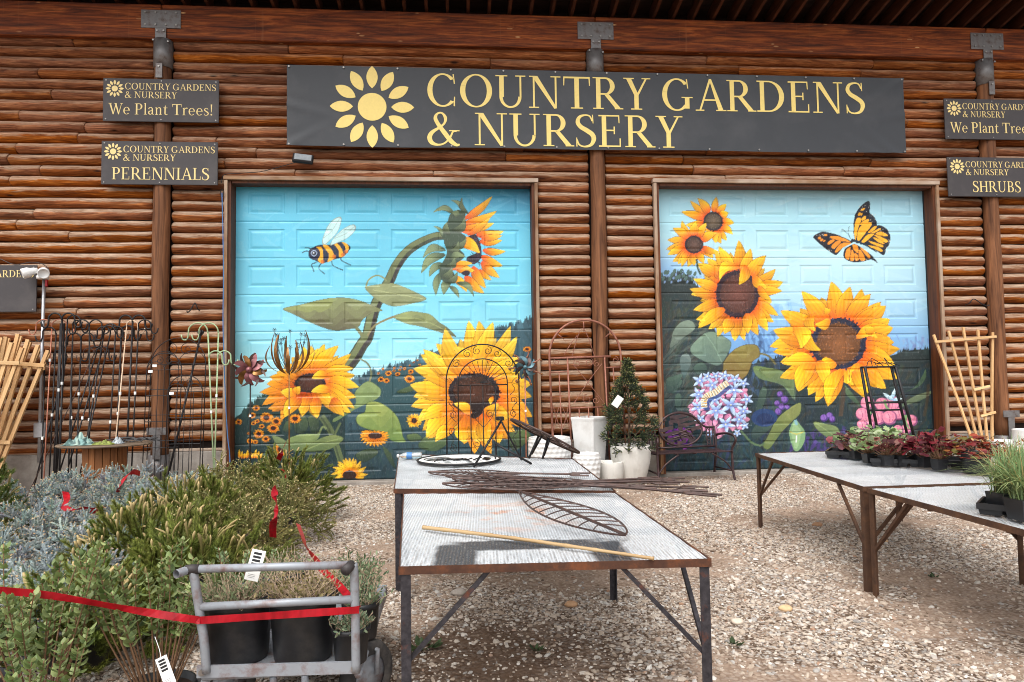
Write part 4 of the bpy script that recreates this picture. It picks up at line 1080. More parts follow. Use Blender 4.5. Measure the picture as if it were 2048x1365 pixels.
# roof: rafters rise outward from the wall
slope = .2
k = 0; x = -5.0
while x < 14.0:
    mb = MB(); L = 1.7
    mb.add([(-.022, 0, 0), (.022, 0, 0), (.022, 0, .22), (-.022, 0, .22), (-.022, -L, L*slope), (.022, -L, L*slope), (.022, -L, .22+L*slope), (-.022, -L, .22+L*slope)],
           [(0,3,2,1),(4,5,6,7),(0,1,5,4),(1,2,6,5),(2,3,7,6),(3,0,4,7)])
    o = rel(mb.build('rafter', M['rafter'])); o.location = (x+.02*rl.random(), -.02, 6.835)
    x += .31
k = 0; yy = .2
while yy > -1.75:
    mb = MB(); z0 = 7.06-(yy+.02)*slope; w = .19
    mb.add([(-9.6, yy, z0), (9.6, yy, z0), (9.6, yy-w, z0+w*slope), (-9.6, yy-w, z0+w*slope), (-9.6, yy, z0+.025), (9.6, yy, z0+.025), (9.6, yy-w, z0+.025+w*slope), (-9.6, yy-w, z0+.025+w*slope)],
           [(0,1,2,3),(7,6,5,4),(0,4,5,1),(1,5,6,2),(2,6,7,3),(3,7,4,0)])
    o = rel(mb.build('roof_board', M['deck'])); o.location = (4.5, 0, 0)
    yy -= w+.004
rel(MB().box(-5.2, 14.2, .06, 6.0, -.05, 7.3).build('building_interior', M['backing']))
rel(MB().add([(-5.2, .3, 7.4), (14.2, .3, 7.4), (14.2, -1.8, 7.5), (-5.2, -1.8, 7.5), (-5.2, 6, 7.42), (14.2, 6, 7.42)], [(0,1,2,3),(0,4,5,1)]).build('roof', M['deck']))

# ------------------------------------------------------------------ lettering
def arc(cx, cy, rx, ry, a0, a1, n=18):
    return [(cx+rx*math.cos(R(a0+(a1-a0)*i/n)), cy+ry*math.sin(R(a0+(a1-a0)*i/n))) for i in range(n+1)]
def strip(pts, ws):
    # variable width stroke -> quads
    P = np.array(pts, float); d = np.gradient(P, axis=0); nr = np.stack([-d[:, 1], d[:, 0]], 1); nr /= np.linalg.norm(nr, axis=1)[:, None]+1e-9
    w = np.interp(np.linspace(0, 1, len(P)), np.linspace(0, 1, len(ws)), ws)[:, None]/2
    A_, B_ = P+nr*w, P-nr*w
    return [[tuple(A_[i]), tuple(B_[i]), tuple(B_[i+1]), tuple(A_[i+1])] for i in range(len(P)-1)]
def ring(cx, cy, rx, ry, th, tv, a0, a1, n=28):
    o = arc(cx, cy, rx, ry, a0, a1, n); i_ = arc(cx, cy, rx-th, ry-tv, a0, a1, n)
    return [[o[k], o[k+1], i_[k+1], i_[k]] for k in range(n)]
def rect(x0, x1, y0, y1): return [[(x0,y0),(x1,y0),(x1,y1),(x0,y1)]]
def quad(*p): return [list(p)]
T_ = .125; t_ = .05; sf = .035
def ser(xc, y, w=.3, up=True): return rect(xc-w/2, xc+w/2, y, y+sf) if up else rect(xc-w/2, xc+w/2, y-sf, y)
def glyph(ch):
    g = []
    if ch == 'C': return ring(.43,.5,.42,.52,.14,.05,42,318)+quad((.70,1.0),(.735,1.0),(.765,.70),(.735,.70))+quad((.735,.30),(.765,.30),(.76,.0),(.72,.02)), .84
    if ch == 'G': return ring(.43,.5,.42,.52,.14,.05,42,318)+quad((.70,1.0),(.735,1.0),(.765,.70),(.735,.70))+rect(.66,.79,.06,.40)+ser(.725,.43,.32,False), .93
    if ch == 'O': return ring(.46,.5,.44,.52,.145,.045,0,360,40), .94
    if ch == 'U': return rect(.12,.245,.32,.98)+rect(.68,.73,.32,.98)+ring(.425,.34,.305,.36,.09,.06,180,360)+ser(.18,1.0,.33,False)+ser(.705,1.0,.28,False), .88
    if ch == 'N': return rect(.13,.18,.02,.98)+rect(.74,.79,.0,.98)+quad((.10,1.0),(.26,1.0),(.80,.0),(.72,-.02))+ser(.155,0,.28)+ser(.765,1.0,.28,False)+ser(.11,1.0,.16,False), .92
    if ch == 'T': return rect(.33,.46,.02,.97)+rect(.03,.76,.945,1.0)+quad((.02,1.0),(.06,1.0),(.045,.72),(.02,.72))+quad((.73,1.0),(.77,1.0),(.77,.72),(.745,.72))+ser(.395,0,.34), .79
    if ch in 'RPB':
        g = rect(.11,.235,.02,.98)+ser(.17,0,.3)+rect(.02,.25,.965,1.0)
        if ch == 'B':
            g += rect(.2,.38,.955,1.0)+rect(.2,.40,.49,.535)+rect(.2,.40,0,.045)+ring(.37,.755,.24,.245,.13,.045,-90,90)+ring(.39,.265,.29,.265,.14,.045,-90,90); return g, .73
        g += rect(.2,.38,.95,1.0)+rect(.2,.38,.45,.5)+ring(.37,.725,.27,.275,.135,.05,-90,90)
        if ch == 'P': return g, .69
        g += quad((.33,.47),(.47,.47),(.80,.03),(.64,.03))+ser(.75,0,.24); return g, .84
    if ch == 'Y': return rect(.31,.435,.02,.46)+quad((.31,.46),(.435,.46),(.23,.98),(.085,.98))+quad((.36,.44),(.42,.42),(.68,.98),(.625,.98))+ser(.16,1.0,.3,False)+ser(.655,1.0,.25,False)+ser(.37,0,.32), .76
    if ch == 'A': return quad((.10,.02),(.155,.02),(.43,.90),(.40,1.02))+quad((.40,1.02),(.46,1.02),(.80,.02),(.655,.02))+rect(.22,.6,.32,.37)+ser(.12,0,.25)+ser(.735,0,.3), .85
    if ch == 'D': return rect(.11,.235,.02,.98)+rect(.02,.36,.955,1.0)+rect(.02,.36,0,.045)+ring(.36,.5,.46,.5,.15,.045,-90,90), .88
    if ch == 'E': return rect(.11,.235,.02,.98)+rect(.02,.6,.955,1.0)+rect(.02,.62,0,.045)+rect(.2,.46,.495,.54)+quad((.57,1.0),(.605,1.0),(.61,.75),(.585,.75))+quad((.60,.27),(.635,.27),(.635,.0),(.60,.0))+rect(.44,.475,.4,.64), .70
    if ch == 'L': return rect(.11,.235,.02,.98)+ser(.17,1.0,.3,False)+rect(.02,.6,0,.045)+quad((.585,.3),(.62,.3),(.62,.0),(.585,.0)), .66
    if ch == 'I': return rect(.11,.235,.02,.98)+ser(.17,1.0,.31,False)+ser(.17,0,.31), .35
    if ch == 'H': return rect(.11,.235,.02,.98)+rect(.64,.765,.02,.98)+rect(.2,.68,.48,.53)+ser(.17,1.0,.31,False)+ser(.17,0,.31)+ser(.70,1.0,.31,False)+ser(.70,0,.31), .88
    if ch == 'S': return strip(crom([(.50,.80),(.44,.95),(.30,.985),(.15,.92),(.10,.76),(.18,.62),(.34,.51),(.49,.39),(.54,.24),(.46,.06),(.28,.0),(.13,.06),(.07,.22)], 5), [.04,.045,.05,.09,.12,.13,.14,.14,.13,.09,.05,.045,.04])+quad((.50,1.0),(.53,1.0),(.54,.73),(.515,.73))+quad((.05,.28),(.075,.28),(.08,.0),(.05,.0)), .62
    if ch == '&': return strip(crom([(.80,.42),(.70,.40),(.62,.22),(.47,.05),(.30,.0),(.13,.06),(.07,.22),(.14,.38),(.32,.52),(.47,.66),(.50,.84),(.40,.98),(.28,.95),(.23,.82),(.30,.64),(.48,.36),(.66,.10),(.80,.0),(.88,.02)], 5), [.04,.05,.05,.05,.06,.12,.13,.11,.07,.06,.09,.05,.06,.10,.11,.13,.13,.09,.04])+rect(.6,.88,.42,.455), .93
    if ch == 'W': return quad((.05,.98),(.18,.98),(.42,.0),(.34,-.02))+quad((.34,-.02),(.40,-.02),(.62,.90),(.57,.98))+quad((.50,.98),(.63,.98),(.86,.0),(.78,-.02))+quad((.78,-.02),(.83,-.02),(1.07,.98),(1.02,.98))+ser(.12,1.0,.28,False)+ser(.56,1.0,.26,False)+ser(1.05,1.0,.22,False), 1.12
    if ch == 'e': return ring(.29,.33,.26,.34,.10,.04,0,318)+rect(.1,.52,.35,.385), .59
    if ch == 'l': return rect(.10,.2,.02,1.04)+quad((.02,1.02),(.10,.98),(.2,1.06),(.2,1.06))+ser(.15,0,.25), .31
    if ch == 't': return rect(.12,.22,.12,.66)+rect(.02,.37,.62,.66)+quad((.12,.66),(.22,.66),(.22,.86),(.19,.86))+strip(crom([(.17,.16),(.2,.04),(.3,.02),(.38,.08)], 4), [.1,.08,.06,.03]), .40
    if ch == 'r': return rect(.10,.2,.02,.62)+quad((.02,.64),(.10,.58),(.2,.68),(.2,.68))+ser(.15,0,.26)+strip(crom([(.19,.5),(.28,.63),(.37,.65),(.43,.6)], 4), [.04,.05,.08,.11]), .46
    if ch == 's': return strip(crom([(.36,.52),(.32,.63),(.2,.66),(.1,.6),(.09,.49),(.2,.38),(.33,.29),(.38,.17),(.3,.04),(.17,.01),(.07,.06),(.05,.17)], 4), [.03,.04,.05,.07,.09,.1,.1,.09,.06,.04,.04,.03]), .44
    if ch == 'n': return rect(.10,.2,.02,.62)+quad((.02,.64),(.10,.58),(.2,.68),(.2,.68))+ser(.15,0,.26)+strip(crom([(.18,.48),(.27,.62),(.37,.65),(.45,.6),(.48,.45)], 4), [.04,.05,.07,.1,.1])+rect(.43,.53,.02,.46)+ser(.48,0,.24), .63
    if ch == 'a': return strip(crom([(.08,.5),(.12,.62),(.24,.66),(.34,.6),(.37,.46)], 4), [.09,.06,.05,.08,.1])+rect(.32,.42,.08,.48)+strip(crom([(.37,.38),(.24,.35),(.1,.28),(.08,.14),(.17,.03),(.28,.06),(.36,.14)], 4), [.03,.05,.09,.1,.07,.05,.04])+strip(crom([(.38,.12),(.42,.03),(.5,.04)], 3), [.07,.06,.03]), .52
    if ch == '!': return quad((.10,1.02),(.22,1.02),(.18,.30),(.14,.30))+ring(.16,.08,.07,.075,.069,.074,0,360,12), .33
    return [], .3
def text_mesh(mb, s, x0, x1, z, h, y, lift=0):
    adv = 0; tr = .04
    lay = []
    for ch in s:
        gl, a = glyph(ch); lay.append((gl, adv)); adv += a+(tr if ch != ' ' else 0)
    k = (x1-x0)/(adv-tr)
    i = lift
    for gl, ax in lay:
        for q in gl:
            i += 1
            yy_ = y-.0003*(i % 7)-.0004
            mb.add([(x0+(ax+p[0])*k, yy_, z+p[1]*h) for p in q], [(0,1,2,3)])
def words(s, x0, x1, z, h, y, mat, parent):
    # each word is a piece of lettering of its own
    full = sum(glyph(c)[1]+(.04 if c != ' ' else 0) for c in s)-.04
    k = (x1-x0)/full; adv = 0
    for w in s.split(' '):
        L = sum(glyph(c)[1]+.04 for c in w)-.04
        mb = MB(); text_mesh(mb, w, x0+adv*k, x0+(adv+L)*k, z, h, y)
        mb.build('lettering', mat, parent)
        adv += L+.04+.3
def emblem(mb, cx, cz, r, y):
    n = 36
    mb.add([(cx+r*.34*math.cos(2*PI*i/n), y-.001, cz+r*.34*math.sin(2*PI*i/n)) for i in range(n)], [tuple(range(n))])
    for k in range(12):
        a = PI/2+2*PI*k/12; m = 9; o = []
        for sgn in (1, -1):
            for i in range(m+1):
                t = i/m if sgn == 1 else 1-i/m
                o.append((.45+.55*t, sgn*.135*math.sin(PI*t)**.75))
        mb.add([(cx+r*(p*math.cos(a)-q*math.sin(a)), y-.0014, cz+r*(p*math.sin(a)+q*math.cos(a))) for p, q in o], [tuple(range(len(o)))])
def dots(mb, pts, y, r=.007):
    for x, z in pts: mb.lathe([(r, 0), (r*.7, .004), (.0001, .005)], 8); 
def sign(x0, z0, w, h, text, box, label, skew=0.0, only_last=None):
    e = empty('sign', (x0+w/2, -.33, z0), 0, label, 'sign', 'nursery signs on the log wall')
    MB().bbox(-w/2, w/2, 0, .02, 0, h, .003).build('board', M['sign'], e)
    mb = MB(); y = -.0025; X = lambda f: -w/2+w*f; Z = lambda f: h*(1-f)
    emblem(mb, X(.10), Z(.245), w*.078, y)
    mb.build('emblem', M['gold2'], e)
    words('COUNTRY GARDENS', X(.187), X(.977), Z(.26), h*.15, y, M['gold2'], e)
    words('& NURSERY', X(.187), X(.637), Z(.455), h*.15, y, M['gold2'], e)
    if text: words(text, X(box[0]), X(box[1]), Z(box[3]), h*(box[3]-box[2]), y, M['gold2'], e)
    mb = MB()
    for fx in (.025, .5, .975):
        for fz in (.05, .95):
            mb.tube([(X(fx), 0, Z(fz)), (X(fx), -.006, Z(fz))], .009, 8)
    mb.build('screws', M['bolt'], e)
    e.rotation_euler = (0, skew, 0)
    return e
sign(-1.69, 5.117, 1.555, .608, 'We Plant Trees!', (.05,.955,.585,.84), 'left We Plant Trees! sign above the PERENNIALS sign')
sign(-1.70, 4.23, 1.555, .608, 'PERENNIALS', (.09,.93,.61,.885), 'charcoal PERENNIALS sign below a We Plant Trees! sign')
sign(10.652, 5.037, 1.555, .63, 'We Plant Trees!', (.05,.955,.585,.84), 'right We Plant Trees! sign above the SHRUBS sign, cut by the photo edge')
sign(10.657, 4.146, 1.555, .61, 'SHRUBS', (.25,.76,.61,.885), 'charcoal SHRUBS sign at the right edge')
sign(-4.07, 2.475, 1.555, .635, 'S', (.635,.69,.61,.885), 'charcoal sign cut by the left photo edge behind the white floodlight')
# banner
def banner():
    x0, x1, z0, z1 = .80, 10.0, 4.80, 5.965
    e = empty('banner', ((x0+x1)/2, -.30, z0), 0, 'long charcoal banner with gold sunflower reading COUNTRY GARDENS & NURSERY', 'banner')
    nx_, nz_ = 180, 28
    g = np.random.default_rng(2)
    X, Z = np.meshgrid(np.linspace(x0, x1, nx_), np.linspace(z0, z1, nz_))
    Zl = Z-.0*X
    u = (X-x0)/(x1-x0); v = (Z-z0)/(z1-z0)
    # soft creases running in from the corners and eyelets
    Y = -.036+0*u
    for cx, cz, ax, amp in ((x0, z0+.6, -.25, .018), (x0, z0, .5, .016), (x1, z1, .6, .018), (x1-.2, z0, -.7, .016), (x1, z0+.6, .2, .012), (x1-.5, z0, -.5, .012)):
        d = (Z-cz)*math.cos(ax)-(X-cx)*math.sin(ax); al = np.hypot(X-cx, Z-cz)
        Y = Y-amp*np.exp(-(d/.05)**2)*np.exp(-al/.32)+amp*.6*np.exp(-((d-.09)/.05)**2)*np.exp(-al/.4)
    Zs = Z+.006*np.sin(X*2.1)*(v < .02)
    V = np.stack([X-(x0+x1)/2, Y, Zs-z0], -1).reshape(-1, 3)
    I = np.arange(nx_*nz_).reshape(nz_, nx_); F = np.stack([I[:-1, :-1], I[:-1, 1:], I[1:, 1:], I[1:, :-1]], -1).reshape(-1, 4)
    np_mesh('sheet', V, F, M['banner'], e, None, True)
    px_ = lambda q: on_y(q[0], q[1], -.36)
    yl = -.066
    def surf(P):
        # height of the vinyl under a printed point
        P = np.asarray(P); i = np.clip((P[:, 0]+(x1-x0)/2)/(x1-x0)*(nx_-1), 0, nx_-1.001); j = np.clip(P[:, 2]/(z1-z0)*(nz_-1), 0, nz_-1.001)
        a, b2 = i.astype(int), j.astype(int); fa, fb = i-a, j-b2
        return (Y[b2, a]*(1-fa)+Y[b2, a+1]*fa)*(1-fb)+(Y[b2+1, a]*(1-fa)+Y[b2+1, a+1]*fa)*fb
    yl = 0.0
    mb = MB(); c = px_((744, 213)); emblem(mb, c[0]-(x0+x1)/2, c[2]-z0, .595, yl); mb.build('emblem', M['gold'], e)
    mb = MB()
    a = px_((854, 210)); b_ = px_((1733, 228)); t = px_((880, 146))
    words('COUNTRY GARDENS', a[0]-(x0+x1)/2, b_[0]-(x0+x1)/2, (a[2]+b_[2])/2-z0, .475, yl, M['gold'], e)
    a = px_((854, 288)); b_ = px_((1366, 296))
    words('& NURSERY', a[0]-(x0+x1)/2, b_[0]-(x0+x1)/2, (a[2]+b_[2])/2-z0, .475, yl, M['gold'], e)
    mb = MB()
    for o_ in e.children:
        if o_.name.startswith(('lettering', 'emblem')):
            co_ = np.empty(len(o_.data.vertices)*3, np.float32); o_.data.vertices.foreach_get('co', co_); co_ = co_.reshape(-1, 3)
            co_[:, 1] = co_[:, 1]+np.minimum(surf(co_), -.036)-.004; o_.data.vertices.foreach_set('co', co_.ravel()); o_.data.update()
    for i in range(13):
        for z in (.025, z1-z0-.025):
            x = -(x1-x0)/2+.03+(x1-x0-.06)*i/12
            mb.tube([(x, -.035, z), (x, -.052, z)], .013, 8)
    mb.build('eyelets', M['bolt'], e)
banner()
# ------------------------------------------------------------------ fixtures on the wall
def floodlight():
    c = on_y(606, 318, -.36)
    e = empty('floodlight', tuple(c), R(8), 'small black floodlight under the banner, above the left door', 'floodlight')
    mb = MB().bbox(-.14, .14, -.03, .03, -.075, .075, .012)
    h = mb.build('housing', M['iron'], e); h.rotation_euler = (R(-28), R(4), 0)
    l = MB().bbox(-.115, .115, -.036, -.031, -.055, .055, .002).build('lens', M['glass'], h)
    MB().bar((-.1, 0, 0), (-.1, .13, .03), .018).bar((.1, 0, 0), (.1, .13, .03), .018).bar((-.11, .13, .03), (.11, .13, .03), .03).build('bracket', M['iron'], e)
    pts = [on_y(u, v, -.27) for u, v in ((592,325),(560,334),(520,344),(478,347),(448,350),(443,366))]
    o = MB().tube(crom(pts, 4), .005, 6).build('power_cable', M['black_cable'])
    tag(o, 'thin black cable running from the floodlight to the door corner', 'cable')
floodlight()
def blue_cable():
    pts = [on_y(u, v, -.29) for u, v in ((444,386),(446,470),(447,560),(446,640),(448,720),(451,800),(455,870),(459,905),(460,925))]
    o = MB().tube(crom(pts, 4), .0065, 6).build('blue_wall_cable', M['blue_cable'])  # a blue cable hanging beside the door frame
    tag(o, 'thin blue cable hanging down the left door frame', 'rope')
    pts = [on_y(u, v, -.29) for u, v in ((441,384),(444,378),(447,384),(446,394),(442,395),(441,384))]
    o2 = MB().tube(pts, .006, 6).build('carabiner', M['iron'], o)
blue_cable()
def yard_light():
    b_ = on_y(83, 640, -.40)
    e = empty('security_light', (b_[0], -.36, 0), 0, 'white twin security floodlight on a galvanised conduit by the left edge', 'floodlight')
    T = on_y(83, 556, -.36); x = 0
    MB().tube([(-.02, 0, .45), (0, 0, T[2])], .021, 10).build('conduit', M['conduit'], e, True)
    MB().bbox(-.075, .075, -.05, .05, .78, .98, .01).build('junction_box', M['conduit'], e)
    MB().tube([(0, 0, T[2]-.02), (0, 0, T[2]+.05)], .055, 12).build('mount', M['white_plastic'], e, True)
    for sx, dx, nm in ((-1, -.14, 'lamp_head'), (1, .05, 'lamp_head')):
        mb = MB(); mb.lathe([(.001, -.11), (.03, -.108), (.045, -.06), (.05, -.03), (.068, .0), (.07, .075), (.062, .078), (.055, .06), (.001, .055)], 18)
        h = mb.build(nm, M['white_plastic'], e, True); h.location = (dx, -.10, T[2]+.06); h.rotation_euler = (R(112), 0, R(-58 if sx < 0 else 28))
    MB().lathe([(.001, .0), (.04, .005), (.045, .04), (.02, .07), (.001, .072)], 14).build('sensor', M['white_plastic'], e, True).location = (-.02, -.06, T[2]-.03)
    MB().box(.03, .055, -.03, .0, T[2]-.12, T[2]-.03).build('red_clip', M['red'], e)
    pts = [on_y(u, v, -.33) for u, v in ((86,555),(96,552),(98,540),(84,528),(60,525),(30,530),(0,518))]
    MB().tube([Vector(p)-Vector((b_[0], -.36, 0)) for p in crom(pts, 4)], .005, 6).build('cable', M['black_cable'], e)
yard_light()
def wall_hook(u, v, w, h, label, flip=1):
    c = on_y(u, v, -.27)
    pts = [(0, .06, h*.2), (0, -.02, h*.35), (w*.25*flip, -.03, h), (w*.7*flip, -.04, .2*h), (w*flip, -.05, -.1*h), (w*1.08*flip, -.05, .1*h)]
    o = MB().tube(crom(pts, 5), .008, 8).build('wall_hook', M['iron'], None, True)
    o.location = tuple(c)
    tag(o, label, 'hook', 'black plant hooks on the logs')
wall_hook(1937, 612, .27, .1, 'black plant hook on the logs above the wooden fan trellis')
wall_hook(396, 624, -.12, .12, 'black plant hook on the logs above the leaning iron stake')

# ------------------------------------------------------------------ nursery tables
def rail(mb, a, b_, drop=.032, th=.006, inward=(0, 0)):
    a = Vector(a); b_ = Vector(b_); i = Vector((inward[0], inward[1], 0))
    mb.add([a, b_, b_-Vector((0,0,drop)), a-Vector((0,0,drop)), a+i*th, b_+i*th, b_+i*th-Vector((0,0,drop)), a+i*th-Vector((0,0,drop))],
           [(0,1,2,3),(7,6,5,4),(0,4,5,1),(3,2,6,7),(0,3,7,4),(1,5,6,2)])
    w = .045; dz = Vector((0, 0, .012)); a2 = a+(b_-a).normalized()*.05; b2 = b_-(b_-a).normalized()*.05
    mb.add([a2+i*th-dz, b2+i*th-dz, b2+i*w-dz, a2+i*w-dz], [(0,1,2,3)])
def angle_leg(mb, x, y, h, sx, sy, w=.042, th=.006):
    mb.box(min(x, x+sx*w), max(x, x+sx*w), min(y, y+sy*th), max(y, y+sy*th), 0, h)
    mb.box(min(x, x+sx*th), max(x, x+sx*th), min(y+sy*th, y+sy*w), max(y+sy*th, y+sy*w), 0, h)
def table(c, z, label, frame, leg, meshm, legs=(0,1,2,3), brace=.42, bl=.36, sag=0.0):
    # c: front-left, front-right, back-right, back-left in world x,y
    c = [Vector((p[0], p[1], 0)) for p in c]
    o = c[0]; rz = math.atan2((c[1]-c[0]).y, (c[1]-c[0]).x)
    e = empty('nursery_table', o, rz, label, 'table', 'expanded-metal nursery tables')
    Rm = Matrix.Rotation(-rz, 3, 'Z')
    q = [Rm @ (p-o) for p in c]; ctr = sum(q, Vector())/4
    names = ('front_rail', 'end_rail', 'back_rail', 'end_rail')
    for i in range(4):
        a, b_ = q[i], q[(i+1) % 4]; d = (b_-a).normalized(); inn = Vector((-d.y, d.x, 0))
        mb = MB(); rail(mb, a+Vector((0,0,z))+inn*.0005*i, b_+Vector((0,0,z))+inn*.0005*i, .034, .006, (inn.x, inn.y))
        mb.build('edge_rail', frame, e)
    n = 40; mb = MB(); pin = [p+(ctr-p).normalized()*.011 for p in q]
    for j in range(n+1):
        for i in range(n+1):
            u, v = i/n, j/n
            p = (pin[0]*(1-u)+pin[1]*u)*(1-v)+(pin[3]*(1-u)+pin[2]*u)*v
            mb.v.append((p.x, p.y, z-.006-sag*math.sin(PI*u)*math.sin(PI*v)+.0015*math.sin(i*1.7+j*.9)))
    for j in range(n):
        for i in range(n):
            mb.f.append((j*(n+1)+i, j*(n+1)+i+1, (j+1)*(n+1)+i+1, (j+1)*(n+1)+i))
    mb.build('mesh_top', meshm, e)
    for i in legs:
        p = q[i]; sx = 1 if ctr.x > p.x else -1; sy = 1 if ctr.y > p.y else -1
        mb = MB(); angle_leg(mb, p.x+sx*.008, p.y+sy*.008, z-.008, sx, sy); mb.build('leg', leg, e)
        for nb in (q[i-1], q[(i+1) % 4]):
            d = (nb-p).normalized(); inn = (ctr-p).normalized()*.035
            mb = MB(); mb.bar((p.x+inn.x, p.y+inn.y, z-brace), (p.x+inn.x+d.x*bl, p.y+inn.y+d.y*bl, z-.034), .019, .019); mb.build('brace', leg, e)
    for t in (.36, .68):
        a = q[0].lerp(q[3], t); b_ = q[1].lerp(q[2], t)
        MB().box(a.x+.02, b_.x-.02, a.y-.015, a.y+.015, z-.045, z-.015).build('cross_bar', leg, e)
    return e
TZ = .72
P2D = lambda u, v, z=TZ: on_z(u, v, z)[:2]
fl, fr = P2D(797,1134), P2D(1423,1118)
bl_, br_ = P2D(806,986), (4.215, -5.42)
table([fl, fr, br_, bl_], TZ, 'front mesh table with black spray mark and rust stain, near the cart', M['rust'], M['steel'], M['mesh_marked'], (0, 1, 2, 3))
f2l, f2r = P2D(787,979), (4.225, -5.40)
table([f2l, f2r, P2D(1146,918), P2D(797,909)], TZ+.004, 'rear mesh table behind the spray-marked one, carrying the round grille', M['rust'], M['steel'], M['mesh'], (0, 1, 2, 3))
table([(5.93, -5.50), (7.12, -5.48), (7.6, -3.4), (6.075, -3.47)], TZ, 'brown rusty mesh table carrying the coral bell trays', M['rust_dark'], M['rust_dark'], M['mesh'], (0, 1, 2, 3))
table([(5.95, -7.35), (7.12, -7.35), (7.13, -5.53), (5.925, -5.55)], TZ, 'brown rusty mesh table carrying the grass tray, at the right edge', M['rust_dark'], M['rust_dark'], M['mesh'], (0, 1, 2, 3))

# ------------------------------------------------------------------ things on the middle tables
def bottle():
    p = on_z(822, 912, TZ+.04)
    e = empty('water_bottle', tuple(p), R(-4), 'clear plastic water bottle lying on the rear mesh table corner', 'bottle')
    m = N('clear_plastic'); M['clear'] = m.done(m.bsdf((.85, .9, .92), .12, 0, None, .5, Transmission_Weight=.75))
    ax = lambda prof: [(r, z) for r, z in prof]
    b_ = MB().lathe([(.001, -.105), (.03, -.105), (.033, -.09), (.031, -.03), (.033, .0), (.033, .05), (.028, .08), (.014, .10), (.013, .115), (.001, .115)], 16).build('body', M['clear'], e, True)
    b_.rotation_euler = (0, R(-90), 0)
    l = MB().lathe([(.034, -.01), (.0342, .04)], 16).build('paper_label', M['blue_cable'], e, True); l.rotation_euler = (0, R(-90), 0)
    k = MB().lathe([(.001, .116), (.016, .116), (.016, .135), (.001, .135)], 12).build('cap', M['white_plastic'], e); k.rotation_euler = (0, R(-90), 0)
bottle()
def openwork_disc(r, kind, mat, rim=.012):
    # flat round grille: rim, inner ring and leafy bars
    mb = MB()
    mb.tube([(r*math.cos(2*PI*k/40), r*math.sin(2*PI*k/40), 0) for k in range(40)], rim, 6, closed=True)
    return mb
def ring_plate(mb, r0, r1, z, n=40, th=.004):
    vs_ = []; 
    for k in range(n):
        a = 2*PI*k/n; c, s = math.cos(a), math.sin(a)
        vs_ += [(r0*c, r0*s, z), (r1*c, r1*s, z), (r1*c, r1*s, z-th), (r0*c, r0*s, z-th)]
    fs_ = []
    for k in range(n):
        i, j = 4*k, 4*((k+1) % n)
        for m in range(4): fs_.append((i+m, j+m, j+(m+1) % 4, i+(m+1) % 4)[::-1])
    mb.add(vs_, fs_)
def round_grille():
    c = on_z(918, 918, TZ+.03)
    e = empty('round_grille', (c[0], c[1], TZ+.012), R(12), 'round white metal panel with black rim lying flat on the rear mesh table', 'panel')
    r = .385
    MB().tube([(r*math.cos(2*PI*k/44), r*math.sin(2*PI*k/44), .012) for k in range(44)], .011, 6, closed=True).build('rim', M['iron'], e, True)
    mb = MB(); ring_plate(mb, .30, .372, .014)
    sc_ = mb.build('border', M['white_plastic'], e)
    mb = MB()
    g = random.Random(4)
    for k in range(13):
        x = -.29+k*.048; w = math.sqrt(max(0, .3**2-x*x))
        y0 = -w; y1 = -.02+.1*math.sin(k*.9)
        if k % 4 != 3: mb.add([(x-.019, y0, .012), (x+.019, y0, .012), (x+.03, y1, .012), (x-.012, y1, .012)], [(0,1,2,3)])
    mb.add([(.3*math.cos(a), .3*math.sin(a), .0125) for a in [PI*k/14 for k in range(15)]][:9]+[(-.05, .1, .0125)], [tuple(range(10))])
    mb.build('cutout_panel', M['white_plastic'], e)
    mb = MB()
    ring_plate(mb, .105, .117, .018)
    mo = mb.build('cutout_ring', M['iron'], e); mo.location = (-.2, .08, 0)
    mb = MB()
    for k in range(6):
        a = k*1.1; mb.tube([(-.25+.09*k, -.1+.03*math.sin(a), .017), (-.2+.09*k, -.02+.05*math.cos(a), .017), (-.14+.09*k, .02, .017)], .006, 5)
    mb.build('cutout_bar', M['iron'], e)
round_grille()
def folding_stand():
    c = on_z(1000, 930, TZ)
    e = empty('folding_stand', (c[0], c[1], TZ), R(10), 'black folding tripod stand standing on the rear mesh table', 'stand')
    h = .40
    for a, b_ in (((-.26, -.1, .006), (.03, .03, h)), ((.27, -.09, .006), (-.04, 0, .19))):
        MB().tube([a, b_], .010, 8).build('leg', M['iron'], e, True)
    MB().tube([(.0, .0, h+.02), (.25, .18, .01)], .008, 8).build('leg', M['iron'], e, True)
    MB().tube([(-.04, 0, .19), (.02, .26, .008)], .008, 8).build('leg', M['iron'], e, True)
    MB().tube([(-.14, -.05, .08), (.16, -.05, .075)], .004, 6).build('cross_wire', M['iron'], e)
    MB().bbox(-.02, .045, .0, .04, h-.005, h+.03, .005).build('hinge', M['iron'], e)
folding_stand()
